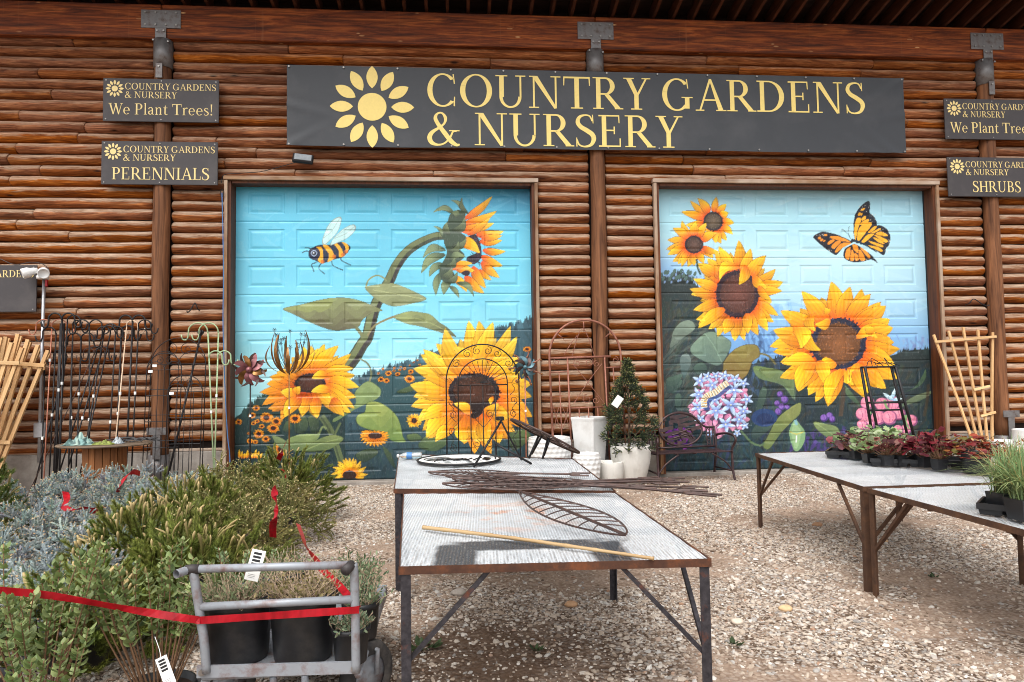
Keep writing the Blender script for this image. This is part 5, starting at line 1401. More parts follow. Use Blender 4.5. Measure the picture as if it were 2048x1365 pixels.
def bistro_table():
    c = on_y(1090, 893, -3.35)
    e = empty('bistro_table_top', (c[0], c[1], TZ), R(-6), 'tipped round black lattice table top with short legs on the rear mesh table', 'table top')
    r = .37; n = 44
    mb = MB(); mb.tube([(r*math.cos(2*PI*k/n), r*math.sin(2*PI*k/n), 0) for k in range(n)], .011, 6, closed=True)
    ring_plate(mb, .27, .365, .006, n)
    tilt = Matrix.Rotation(R(27), 4, 'Y') @ Matrix.Rotation(R(-8), 4, 'X')
    zc = .20
    o = mb.build('rim', M['iron_brown'], e, True); o.matrix_local = Matrix.Translation((0, 0, zc)) @ tilt
    mb = MB()
    for k in range(8):
        a = 2*PI*k/8
        P = [(math.cos(a)*.05, math.sin(a)*.05), (math.cos(a+.28)*.17, math.sin(a+.28)*.17), (math.cos(a)*.275, math.sin(a)*.275), (math.cos(a-.28)*.17, math.sin(a-.28)*.17)]
        mb.add([(x, y, .004) for x, y in P], [(0,1,2,3)])
        mb.tube([(math.cos(a+.39)*.04, math.sin(a+.39)*.04, .0), (math.cos(a+.39)*.28, math.sin(a+.39)*.28, .0)], .006, 5)
    ring_plate(mb, .03, .06, .006, 20); ring_plate(mb, .155, .172, .002, 30)
    o2 = mb.build('lattice', M['iron_brown'], o)
    for a, b_ in (((-.06, -.06, .21), (-.16, -.12, .0)), ((-.03, .02, .2), (-.13, .16, .01)), ((.03, -.05, .19), (-.03, -.16, .0)), ((.05, .03, .17), (-.01, .1, .0))):
        MB().tube([a, b_], .011, 6).build('leg', M['iron'], e, True)
bistro_table()
def leaf_trellis(p0, ang, L, W, z, label, tilt=0.0, seed=0, flat=1.0):
    e = empty('leaf_trellis', (p0[0], p0[1], z), ang, label, 'trellis', 'wire leaf trellises piled on the middle tables')
    e.rotation_euler = (R(tilt), 0, ang)
    g = random.Random(seed); rw = .0055
    n = 26
    prof = [math.sin(PI*(i/n)**.8)**.9 for i in range(n+1)]
    A_ = [(L*.62*i/n, W/2*prof[i], 0) for i in range(n+1)]; B_ = [(L*.62*i/n, -W/2*prof[i], 0) for i in range(n+1)]
    MB().tube(A_, rw, 5).tube(B_, rw, 5).build('outline_wire', M['iron_brown'], e)
    MB().tube([(0, 0, .004), (L, 0, .004)], .008, 6).build('spine', M['iron_brown'], e)
    mb = MB()
    for i in range(3, n, 2):
        for sgn in (1, -1):
            x1 = L*.62*i/n; x0 = min(L*.62, x1+.09)
            y1 = sgn*W/2*prof[i]
            mb.tube(crom([(x0, 0, .004), (x0-.04, y1*.5, .006), (x1, y1, .003)], 3), .0036, 4)
    mb.build('ribs', M['iron_brown'], e)['kind'] = 'stuff'
    MB().tube([(L*.93, 0, .004), (L*.95, .05, .004), (L*1.06, .05, .004)], .007, 6).build('prong', M['iron_brown'], e)
    MB().tube([(L*.93, 0, .004), (L*.95, -.05, .004), (L*1.06, -.05, .004)], .007, 6).build('prong', M['iron_brown'], e)
    return e
lt = [((857,945), (1160,950), .3, .742), ((925,975), (1300,958), .3, .748), ((1000,960), (1390,978), .28, .752), ((890,952), (1290,975), .3, .757), ((885,968), (1330,966), .34, .76), ((905,958), (1380,985), .30, .775), ((960,950), (1405,990), .32, .79), ((940,972), (1350,962), .26, .80)]
lbl = ['wire leaf trellis with its tip farthest left on the pile', 'wire leaf trellis along the near side of the pile, under the others', 'wire leaf trellis along the far right of the pile, under the others', 'wire leaf trellis crossing the middle of the pile from far left', 'wire leaf trellis second from the left in the pile', 'wire leaf trellis lying third in the pile on the tables',
       'wire leaf trellis whose prongs reach farthest right past the table', 'uppermost wire leaf trellis of the pile on the tables']
for i, (a, b_, w, z) in enumerate(lt):
    p = on_z(*a, z); q = on_z(*b_, z); d = q-p
    leaf_trellis(p, math.atan2(d[1], d[0]), math.hypot(d[0], d[1])*(1.0 if i else 1.0), w, z, lbl[i], (2, -3, 4, -2, 3, 0, -4, 5)[i], i)
p = on_z(1250, 1073, .742); q = on_z(905, 930, .80); d = q-p
e = leaf_trellis(p, math.atan2(d[1], d[0]), 1.95, .33, .746, 'single wire leaf trellis pulled out across the spray-marked table', -2, 9)
e.rotation_euler = (0, -.025, math.atan2(d[1], d[0]))
def bamboo():
    a, b_ = on_z(845, 1055, TZ+.018), on_z(1308, 1117, TZ+.014)
    e = empty('bamboo_pole', tuple(a), 0, 'pale bamboo pole lying across the spray-marked mesh table', 'pole')
    d = Vector(b_-a); L = d.length; e.rotation_euler = d.to_track_quat('X', 'Z').to_euler()
    pts = []; rr = []
    nd = 9
    for i in range(nd):
        x0 = L*i/nd; x1 = L*(i+1)/nd
        for x, k in ((x0+.004, 1.12), (x0+.02, .98), ((x0+x1)/2, .95), (x1-.012, .98), (x1-.002, 1.14)):
            pts.append((x, .006*math.sin(x*2.2), .004*math.sin(x*3))); rr.append((.0105-.003*x/L)*k)
    MB().tube(pts, rr, 10).build('cane', M['bamboo'], e, True)
bamboo()

# ------------------------------------------------------------------ white pots by the log wall
def pot(name, loc, prof, mat, label, n=40, sq=0.0, rz=0.0, tex=None, soil=None):
    e = empty(name, loc, rz, label, 'planter', 'white glazed planters by the log wall')
    mb = MB(); rows = []
    H = prof[-1][1]
    P = [np.array(p) for p in crom(prof, 5)] if len(prof) > 3 else [np.array(p) for p in prof]
    if tex:
        P2_ = []
        for a, b_ in zip(P[:-1], P[1:]):
            m = max(1, int(abs(b_[1]-a[1])/.012))
            for i in range(m): P2_.append(a+(b_-a)*i/m)
        P = P2_+[P[-1]]; n = 96
    if tex == 'honey':
        # hexagonal dimples pressed in the wall
        vs_ = []
        for (r, z) in P:
            for k in range(n):
                a = 2*PI*k/n
                u = a*r/.075; v = z/.065
                row = round(v); uu = u-(.5 if row % 2 else 0); du = uu-round(uu); dv = v-row
                dd = math.hypot(du, dv*.9)
                rr = r+.017*min(1, (dd/.45)**2)*(1 if z < H-.04 else .2)
                vs_.append((rr*math.cos(a), rr*math.sin(a), z))
        m = len(P); mb.add(vs_, [(i*n+k, i*n+(k+1) % n, (i+1)*n+(k+1) % n, (i+1)*n+k) for i in range(m-1) for k in range(n)])
    elif tex == 'chevron':
        vs_ = []
        for (r, z) in P:
            for k in range(n):
                a = 2*PI*k/n; s = abs(((a*6/(2*PI)) % 1)-.5)*2
                rr = r+.008*math.sin((z+.16*s)*2*PI/.03)*(1 if z < H-.03 else 0)-(.006 if s < .06 else 0)
                vs_.append((rr*math.cos(a), rr*math.sin(a), z))
        m = len(P); mb.add(vs_, [(i*n+k, i*n+(k+1) % n, (i+1)*n+(k+1) % n, (i+1)*n+k) for i in range(m-1) for k in range(n)])
    else:
        mb.lathe([tuple(p) for p in P], n, (0, 0, 0), sq)
    mb.build('body', mat, e, tex is None and not sq or True)
    rT = P[-1][0]; rm = MB()
    rm.lathe([(rT, H), (rT-.006, H+.006), (rT-.022, H+.006), (rT-.028, H-.004), (rT-.035, H-.12), (.001, H-.13)], n, (0, 0, 0), sq)
    rm.build('rim', mat, e, True)
    if soil: MB().lathe([(rT-.036, soil), (.001, soil+.02)], 24, (0, 0, 0), sq).build('soil', M['soil'], e)
    return e
def tall_planter():
    x, y = 5.01, -.50
    e = empty('tall_planter', (x, y, 0), R(43), 'tall white square tapered planter, tallest of the white pots', 'planter', 'white glazed planters by the log wall')
    rows = [(.132, .0), (.136, .02), (.163, .45), (.19, .86), (.198, .90), (.196, .92), (.172, .92), (.168, .90), (.14, .5), (.0, .5)]
    mb = MB()
    for r, z in rows:
        b_ = .02
        for sx, sy in ((1, 1), (-1, 1), (-1, -1), (1, -1)):
            p1 = (sx*r, sy*(r-b_)); p2 = (sx*(r-b_), sy*r)
            if r < b_: p1 = p2 = (0, 0)
            for p in ((p1, p2) if sx*sy > 0 else (p2, p1)): mb.v.append((p[0], p[1], z))
    for i in range(len(rows)-1):
        for k in range(8): mb.f.append((i*8+k, i*8+(k+1) % 8, (i+1)*8+(k+1) % 8, (i+1)*8+k))
    mb.build('body', M['glaze'], e)
tall_planter()
pot('honeycomb_planter', (4.42, -.62, 0), [(.19, 0), (.24, .1), (.275, .35), (.285, .655)], M['glaze'], 'wide white honeycomb planter half hidden behind the tipped table top', tex='honey')
pot('honeycomb_planter', (4.86, -1.02, 0), [(.10, 0), (.14, .1), (.165, .28), (.172, .47)], M['glaze'], 'medium white honeycomb planter in front of the tall square planter', tex='honey')
pot('small_planter', (5.22, -.82, 0), [(.11, 0), (.155, .08), (.175, .2), (.172, .325)], M['glaze_cream'], 'smallest white chevron pot beside the spruce planter', tex='chevron')
pot('spruce_planter', (5.545, -.66, 0), [(.15, 0), (.2, .08), (.255, .28), (.272, .42), (.27, .525)], M['glaze_cream'], 'large cream chevron pot holding the little spruce tree', tex='chevron', soil=.47)
c = on_y(2012, 905, -.75)
pot('white_planter', (c[0]+.02, -.72, 0), [(.13, 0), (.18, .08), (.22, .3), (.225, .47)], M['glaze'], 'white round pot behind the red-leaved plant at the right edge', tex=None)
pot('white_planter', (c[0]+.42, -.72, 0), [(.14, 0), (.18, .08), (.22, .35), (.225, .62)], M['glaze'], 'white pot cut by the right photo edge behind the grass', tex=None)

# ------------------------------------------------------------------ bench
def bench():
    e = empty('garden_bench', (6.43, -.42, 0), R(6.5), 'dark brown iron garden bench with oval cut-out back before the right door', 'bench')
    W = .56
    mt = M['bench']
    for s in (-1, 1):
        x = s*W
        MB().tube(crom([(x*1.02, -.30, 0), (x, -.27, .15), (x, -.26, .42), (x*1.03, -.29, .5), (x*1.04, -.33, .57), (x*1.02, -.28, .63), (x, -.12, .645), (x*.97, .08, .62), (x*.96, .14, .60)], 5), .018, 8).build('arm_leg', mt, e, True)
        MB().tube(crom([(x*.97, .26, 0), (x*.95, .19, .2), (x*.95, .15, .42), (x*.95, .20, .72)], 5), .018, 8).build('back_leg', mt, e, True)
        MB().tube([(x, -.27, .13), (x*.96, .2, .13)], .012, 6).build('side_stretcher', mt, e, True)
        MB().tube(crom([(x, -.27, .12), (x*.8, -.28, .26), (x*.45, -.27, .385)], 5), .012, 6).build('corner_brace', mt, e, True)
    for i in range(7):
        y = -.27+i*.066
        z = .40+(.012 if i == 0 else 0)-.012*math.sin(PI*i/6)
        MB().bbox(-W*1.0, W*1.0, -.02, .02, -.004, .004, .001).build('seat_slat', mt, e).location = (0, y, z)
    for x in (-W, -.28, 0, .28, W):
        MB().tube(crom([(x, -.29, .395), (x, -.2, .388), (x, .0, .385), (x, .14, .395)], 3), .008, 6).build('seat_support', mt, e, True)
    bk = lambda x, z: (x, .15+.06*(z-.42)/.4, z)
    # top rail sweeps over the oval
    MB().tube(crom([bk(-W*.95, .72), bk(-.42, .715), bk(-.33, .76), bk(-.2, .885), bk(0, .94), bk(.2, .885), bk(.33, .76), bk(.42, .715), bk(W*.95, .72)], 6), .016, 8).build('top_rail', mt, e, True)
    MB().tube([bk(-W*.95, .44), bk(W*.95, .44)], .014, 8).build('back_rail', mt, e, True)
    ov = [bk(.335*math.cos(2*PI*k/36), .695+.235*math.sin(2*PI*k/36)) for k in range(36)]
    MB().tube(ov, .015, 6, closed=True).build('oval_frame', mt, e, True)
    # cut-out plate: bands of wavy metal with gaps
    mb = MB(); g = random.Random(5)
    for j, z in enumerate((.51, .575, .64, .705, .77, .83, .885)):
        half = .33*math.sqrt(max(0, 1-((z-.695)/.235)**2))
        segs = 9
        for i in range(segs):
            if g.random() < .2: continue
            xa = -half+2*half*i/segs; xb = -half+2*half*(i+1)/segs
            za = z+.02*math.sin(xa*14+j); zb = z+.02*math.sin(xb*14+j)
            ta = .017+.018*g.random(); tb = .017+.018*g.random()
            mb.add([bk(xa, za-ta), bk(xb, zb-tb), bk(xb, zb+tb), bk(xa, za+ta)], [(0,1,2,3)])
    for k in range(7):
        a = g.random()*2*PI; r = g.random()*.2; mb.tube([bk(r*math.cos(a)-.05, .695+r*.7*math.sin(a)), bk(r*math.cos(a)+.05, .72+r*.7*math.sin(a)), bk(r*math.cos(a)+.09, .66+r*.7*math.sin(a))], .012, 5)
    mb.build('cutout_plate', mt, e)
    for s in (-1, 1):
        for x in (.40, .455, .5):
            MB().tube([bk(s*x, .44), bk(s*x, .715)], .008, 6).build('back_bar', mt, e)
        for z in (.50, .60, .66):
            MB().tube([bk(s*.428+.022*math.cos(2*PI*k/12), z+.03*math.sin(2*PI*k/12)) for k in range(12)], .008, 5, closed=True).build('scroll', mt, e)
bench()

# ------------------------------------------------------------------ trellises
def spiral(c, r, turns, a0, sgn=1, n=22, y=0):
    return [(c[0]+r*(1-.78*i/n)*math.cos(a0+sgn*turns*2*PI*i/n), y, c[1]+r*(1-.78*i/n)*math.sin(a0+sgn*turns*2*PI*i/n)) for i in range(n+1)]
def arch_pts(w, h, y=0, n=22, z0=0):
    r = w/2
    return [(-r, y, z0)]+[(-r*math.cos(PI*i/n), y, h-r+r*math.sin(PI*i/n)) for i in range(n+1)]+[(r, y, z0)]
def black_arch():
    a, b_ = on_y(893, 800, -.75), on_y(1040, 800, -.75); t = on_y(966, 688, -.75)
    w = b_[0]-a[0]; H = t[2]
    e = empty('arched_trellis', ((a[0]+b_[0])/2, -.75, 0), R(2), 'black scrolled arch trellis before the left mural sunflower', 'trellis')
    e.rotation_euler = (R(-3), 0, R(2))
    m = M['iron']
    MB().tube(arch_pts(w, H), .0095, 8).build('outer_arch', m, e, True)
    iw = w*.68; ih = H-.20
    MB().tube(arch_pts(iw, ih), .008, 8).build('inner_arch', m, e, True)
    zb = ih-iw/2-.02
    MB().tube([(-iw/2, 0, zb), (iw/2, 0, zb)], .008, 8).build('cross_bar', m, e, True)
    for x in (-iw/4, 0, iw/4): MB().tube([(x, 0, .02), (x, 0, zb)], .0075, 8).build('upright', m, e, True)
    for k in range(1, 14):
        an = PI*k/14; r = iw/2-.01
        MB().tube([(0, 0, zb+.02), (-r*math.cos(an), 0, zb+.02+r*math.sin(an)*.98)], .004, 5).build('fan_ray', m, e)
    g = (w-iw)/4
    for s in (-1, 1):
        x = s*(iw/2+g)
        for z, sg in ((.55, 1), (.78, -1), (1.0, 1), (1.18, -1), (.32, -1)):
            MB().tube(spiral((x, z), .055, 1.4, PI/2*sg, s), .004, 5).build('scroll', m, e)
        for z in (.5, .9, 1.25): MB().tube(crom([(x-s*.05, 0, z), (x+s*.02, 0, z+.08), (x-s*.02, 0, z+.17), (x+s*.05, 0, z+.25)], 4), .004, 5).build('scroll_stem', m, e)
        for an in (35, 62):
            rr = (w+iw)/4+.02; c = (s*rr*math.cos(R(an)), H-w/2-.02+rr*math.sin(R(an)))
            MB().tube(spiral(c, .06, 1.4, R(an), -s), .0045, 5).build('scroll', m, e)
        MB().tube(spiral((s*.075, H-.09), .06, 1.4, PI/2, -s), .0045, 5).build('scroll', m, e)
        for z, c in ((.82, .5), (.42, .5)):
            MB().tube(crom([(0, 0, z), (s*iw*.18, 0, z+.14), (s*iw*.25, 0, z+.3)], 4), .004, 5).build('scroll_stem', m, e)
            MB().tube(spiral((s*.09, z+.18), .055, 1.3, PI/2, s), .004, 5).build('scroll', m, e)
black_arch()
def copper_arch():
    a, b_ = on_y(1107, 740, -.42), on_y(1248, 740, -.42); t = on_y(1178, 639, -.42)
    w = b_[0]-a[0]+.02; H = t[2]; m = M['copper_trellis']
    e = empty('arched_trellis', ((a[0]+b_[0])/2, -.42, 0), 0, 'tall copper-coloured arch trellis against the middle log post', 'trellis')
    e.rotation_euler = (R(-2), R(-1.2), 0)
    MB().tube(arch_pts(w, H), .016, 8).build('outer_arch', m, e, True)
    zt = H-w/2-.02
    MB().tube([(-w/2, 0, zt), (w*.36, 0, zt)], .016, 8).build('cross_bar', m, e, True)
    for x, z1 in ((-w*.25, zt), (w*.27, zt)): MB().tube([(x, 0, 0), (x, 0, z1)], .013, 8).build('upright', m, e, True)
    MB().tube([(-w/2, 0, zt-.2), (-w*.25, 0, zt-.2)], .011, 6).build('rail', m, e, True)
    MB().tube([(w*.27, 0, zt-.16), (w/2, 0, zt-.16)], .011, 6).build('rail', m, e, True)
    MB().tube([(-w*.25, 0, zt-.72), (w*.27, 0, zt-.72)], .011, 6).build('rail', m, e, True)
    MB().tube([(-w/2, 0, .45), (-w*.25, 0, .45)], .011, 6).build('rail', m, e, True)
    MB().tube([(w*.27, 0, .45), (w/2, 0, .45)], .011, 6).build('rail', m, e, True)
    for x, z1 in ((-w*.375, zt-.2), (w*.385, zt-.16), (-w*.12, zt-.72), (.01, zt-.72), (w*.14, zt-.72)): MB().tube([(x, 0, .0), (x, 0, z1)], .009, 6).build('thin_bar', m, e, True)
    for an, L in ((90, .17), (140, .13), (40, .13)):
        r = w/2; c, s = math.cos(R(an)), math.sin(R(an)); zc = H-w/2
        MB().tube([(r*c, 0, zc+r*s), ((r-L)*c, 0, zc+(r-L)*s)], .008, 6).build('spur', m, e, True)
    for c, r, k in (((-.12, zt-.08), .06, 1), ((.05, zt-.07), .07, -1), ((.16, zt-.1), .05, 1), ((0, zt-.6), .07, 1), ((.12, zt-.62), .06, -1), ((-w*.4, zt-.05), .05, 1), ((w*.42, zt-.05), .05, -1)):
        MB().tube(spiral(c, r, 1.3, PI/2, k), .005, 5).build('scroll', m, e)
    for q in (((-.2, zt), (-.02, .0+zt+.42), (.14, zt)), ((-.3, zt+.05), (-.2, zt+.2), (-.1, zt+.32)), ((-.2, zt-.66), (.02, zt-.36), (.24, zt-.1)), ((.24, zt-.66), (.02, zt-.36), (-.18, zt-.1)), ((-w*.48, .75), (-w*.375, 1.1), (-w*.26, .75)), ((-w*.48, 1.1), (-w*.375, .75), (-w*.26, 1.1))):
        MB().tube(crom([(p[0], 0, p[1]) for p in q], 5), .005, 5).build('curved_wire', m, e)
copper_arch()
def obelisk():
    e = empty('obelisk_trellis', (7.42, -3.42, TZ), R(4), 'black metal obelisk trellis standing among the coral bell trays', 'trellis')
    H = .83; m = M['iron']
    tp = [(-.17, -.03), (.17, -.03), (.17, .03), (-.17, .03)]; bt = [(-.04, -.05), (.36, -.05), (.36, .05), (-.04, .05)]
    for (a, b_) in zip(tp, bt):
        MB().tube([(b_[0], b_[1], 0), (a[0], a[1], H)], .014, 8).build('leg', m, e, True)
    for z in (H, H-.36, H-.44):
        t = z/H; q = [((1-t)*b_[0]+t*a[0], (1-t)*b_[1]+t*a[1], z) for a, b_ in zip(tp, bt)]
        for i in range(4):
            if z == H-.44 and i != 2: continue
            MB().tube([q[i], q[(i+1) % 4]], .010, 6).build('cross_bar', m, e, True)
    g = random.Random(3); mb = MB()
    for k in range(7):
        mb.tube(crom([(-.2+.06*k, -.1, H+.01), (-.1+.04*k, .02*math.sin(k), H+.06+.03*math.sin(k*2)), (.05+.03*k, .06, H+.03)], 4), .004, 5)
    mb.build('wire_tangle', m, e)
obelisk()
def fan_trellis(base, label, H=1.95, tops=(-.42, -.2, .0, .19, .37), bots=(-.06, -.03, 0, .03, .06), rails=((.90, -.46, .47), (.53, -.05, .20), (.30, -.02, .19)), lean=-4, ry=0, mat=None, thick=.034, group='wooden trellises leaning on the log wall', slat='slat'):
    e = empty('fan_trellis', base, 0, label, 'trellis', group)
    e.rotation_euler = (R(lean), R(ry), 0)
    for i, (t, b_) in enumerate(zip(tops, bots)):
        h = H*(1-.025*abs(i-len(tops)/2+.5))
        mid = (b_+(t-b_)*.42, -.0, h*.45)
        mb = MB(); pts = crom([(b_, 0, 0), mid, (t, 0, h)], 4)
        for p, q in zip(pts[:-1], pts[1:]): mb.bar(p, q, thick, thick*.7, (0, 1, 0))
        mb.build(slat, M['fresh_wood'], e)
    for f, a, b_ in rails:
        MB().bar((a, -.03, H*f-.02), (b_, -.03, H*f+.025), thick*1.05, .016, (0, 1, 0)).build('rail', M['fresh_wood_x'], e)
    return e
c = on_y(1965, 895, -.55)
e = fan_trellis((c[0]-.02, -.62, .22), 'pale cedar fan trellis leaning beside the right post', 1.95, (-.45, -.2, .04, .27, .50), (-.11, -.055, 0, .055, .11), ((.90, -.47, .52), (.52, .0, .26), (.32, .03, .27)))
e.rotation_euler = (R(-9), R(-1.5), 0)
for k, (x, y, ry, lab) in enumerate(((-2.95, -.75, 8.0, 'cedar fan trellis nearest the black hooks at the left edge'), (-3.07, -.95, 5.5, 'front cedar fan trellis cut by the left photo edge'), (-3.12, -.60, 11.0, 'cedar fan trellis rearmost in the left stack'))):
    fan_trellis((x, y, 0), lab, 2.2, (-.42, -.28, -.14, .0, .14, .28, .42), (-.12, -.08, -.04, 0, .04, .08, .12), ((.82, -.4, .44), (.35, -.2, .25)), -7, ry, None, .045)
# tall hooks and wire pieces against the wall
def crook(mb, top, sgn, r, rad, drop=.06):
    x, y, z = top
    pts = [(x, y, z-.02)]+[(x+sgn*(r-r*math.cos(PI*i/10)), y-.01, z+r*math.sin(PI*i/10)) for i in range(1, 10)]
    pts += [(x+sgn*2*r, y-.01, z-drop), (x+sgn*(2*r+.03), y-.01, z-drop-.045), (x+sgn*(2*r+.075), y-.01, z-drop-.03), (x+sgn*(2*r+.09), y-.01, z-drop+.03)]
    mb.tube(crom(pts, 2), rad, 6)
def hook(tu, tv, bu, bv, arms, mat, label, r=.085, rad=.008, yt=-.38, yb=-.8, group='tall metal plant hooks against the wall', tag_at=None, nm='plant_hook'):
    T = on_y(tu, tv, yt); Bq = on_y(bu, bv, yb)
    d = Bq-T
    k = (0-T[2])/d[2] if d[2] < 0 else 1
    Bq = T+d*k
    if Bq[1] < -1.35: Bq[1] = -1.35
    e = empty(nm, tuple(Bq), 0, label, 'plant hook', group)
    L = T-Bq
    MB().tube([(0, 0, 0), tuple(L)], rad, 7).build('shaft', mat, e, True)
    for a in arms:
        sgn, dz, rr = a if hasattr(a, '__len__') else (a, 0, r)
        mb = MB(); q = L*(1-dz/max(L[2], .1)); crook(mb, tuple(q), sgn, rr, rad*.95); mb.build('crook', mat, e, True)
    if tag_at: MB().bbox(-.012, .012, -.012, .012, -.02, .02, .002).build('price_sticker', M['white_tag'], e).location = tuple(L*tag_at+np.array([0, -.003, 0]))
    return e
G = lambda X, Y: (20+X/3.79, 600+Y/3.79)
def H_(t, b_, arms, mat, label, **k): return hook(*G(*t), *G(*b_), arms, M[mat], label, **k)
H_((318,205), (258,1330), [(-1,0,.10),(1,0,.10)], 'copper', 'copper double plant hook beside the cedar trellises', tag_at=.8)
H_((885,200), (805,1025), [(1,0,.075)], 'beige_paint', 'beige single plant hook right of the black hooks', tag_at=.6)
H_((640,405), (205,1330), [(-1,0,.07),(1,0,.07)], 'iron_brown', 'plum-brown double hook leaning strongly across the black hooks', rad=.006)
shared = None
blk = [((395,150),(343,1340),[-1,1]), ((436,165),(352,1340),[1]), ((478,190),(452,1000),[(1,0,.06)]), ((350,255),(300,1300),[-1]), ((468,400),(465,1100),[]), ((602,200),(602,1010),[-1,1]), ((716,230),(590,1010),[1]),
       ((762,250),(622,900),[1,-1]), ((800,245),(757,1020),[-1]), ((845,245),(812,1030),[1]), ((930,165),(880,1270),[-1,1]), ((974,200),(922,1280),[1,(1,.1,.06)]), ((432,430),(205,1330),[-1]), ((655,405),(470,1000),[1]), ((694,405),(520,1000),[-1]), ((262,500),(240,1330),[]), ((540,300),(500,1300),[-1,1]), ((385,180),(330,1350),[]), ((410,180),(372,1350),[])]
ORD = 'leftmost second third fourth fifth sixth seventh eighth ninth tenth eleventh twelfth thirteenth fourteenth fifteenth sixteenth seventeenth eighteenth rightmost'.split()
blk.sort(key=lambda q: q[0][0])
for i, (t, b_, a) in enumerate(blk):
    lab = ORD[i]+' black plant hook '+('in the cluster on the log wall' if i in (0, 18) else 'from the left in the cluster on the log wall')
    H_(t, b_, a, 'iron', lab, rad=.0125 if i in (2, 3, 4, 16, 17) else .0095, yt=-.36-.02*(i % 4), yb=-.6-.06*(i % 5), tag_at=(.45+.05*(i % 5)) if i % 3 != 2 else None)
for k, (tu, tv, bu, bv, a, lab) in enumerate(((416, 665, 426, 905, [(-1,0,.13),(1,.35,.09)], 'left one of two sage green plant hooks by the left door'), (437, 665, 430, 905, [(-1,0,.13),(1,.35,.09)], 'right one of two sage green plant hooks by the left door'))):
    hook(tu, tv, bu, bv, a, M['green_paint'], lab, .13, .010, -.36, -.55, tag_at=.5+.1*k)
# leaning iron stake with finial
a, b_ = on_y(401, 672, -.36), on_y(345, 915, -.7)
k = -a[2]/(b_[2]-a[2]); bb = a+(b_-a)*k
e = empty('iron_stake', tuple(bb), 0, 'leaning black iron stake with leaf finial before the wire trellises', 'stake')
L = a-bb
MB().tube([(0, 0, 0), tuple(L)], .014, 8).build('shaft', M['iron'], e, True)
mb = MB()
for k in range(5): 
    an = 2*PI*k/5; mb.tube(crom([tuple(L), tuple(L+[.035*math.cos(an), .02*math.sin(an), .04]), tuple(L+[.015*math.cos(an), 0, .085])], 4), [.01]*4+[.012]*3+[.004]*2, 6)
mb.build('finial', M['iron'], e, True)
def wire_arch(u0, u1, vt, label, y=-.5, grid=(3, 4), circ=True, lean=-4):
    a, b_ = on_y(u0, 780, y), on_y(u1, 780, y); t = on_y((u0+u1)/2, vt, y)
    w = b_[0]-a[0]; H = t[2]
    e = empty('wire_trellis', ((a[0]+b_[0])/2, y-.1, 0), 0, label, 'trellis', 'black wire trellises by the left post')
    e.rotation_euler = (R(lean), 0, 0)
    m = M['iron']; zs = H-w/2
    MB().tube(arch_pts(w, H, 0, 16), .006, 6).build('arch_wire', m, e, True)
    for i in range(1, grid[0]+1):
        x = -w/2+w*i/(grid[0]+1); MB().tube([(x, 0, 0), (x, 0, zs)], .0045, 5).build('upright_wire', m, e)
    for j in range(grid[1]): MB().tube([(-w/2, .006, zs-j*.34), (w/2, .006, zs-j*.34)], .0045, 5).build('cross_wire', m, e)
    for i in (-1, 1):
        MB().tube([(i*w/4+w/4*math.cos(PI*k/10), 0, zs+w/4*math.sin(PI*k/10)) for k in range(11)], .0045, 5).build('small_arch', m, e)
        MB().tube(spiral((i*w*.14, zs+w*.28), w*.12, 1.3, PI/2, i), .0045, 5).build('scroll', m, e)
    MB().bbox(-.028, .028, -.008, -.006, -.017, .017, .001).build('price_card', M['white_tag'], e).location = (-w/2+.05, 0, zs-.02)
wire_arch(300, 410, 675, 'largest black wire arch trellis straddling the left post')
wire_arch(292, 362, 706, 'lower black wire trellis in front of the left post', -.62, (2, 4))
wire_arch(336, 405, 750, 'lowest black wire trellis right of the left post', -.7, (3, 3))
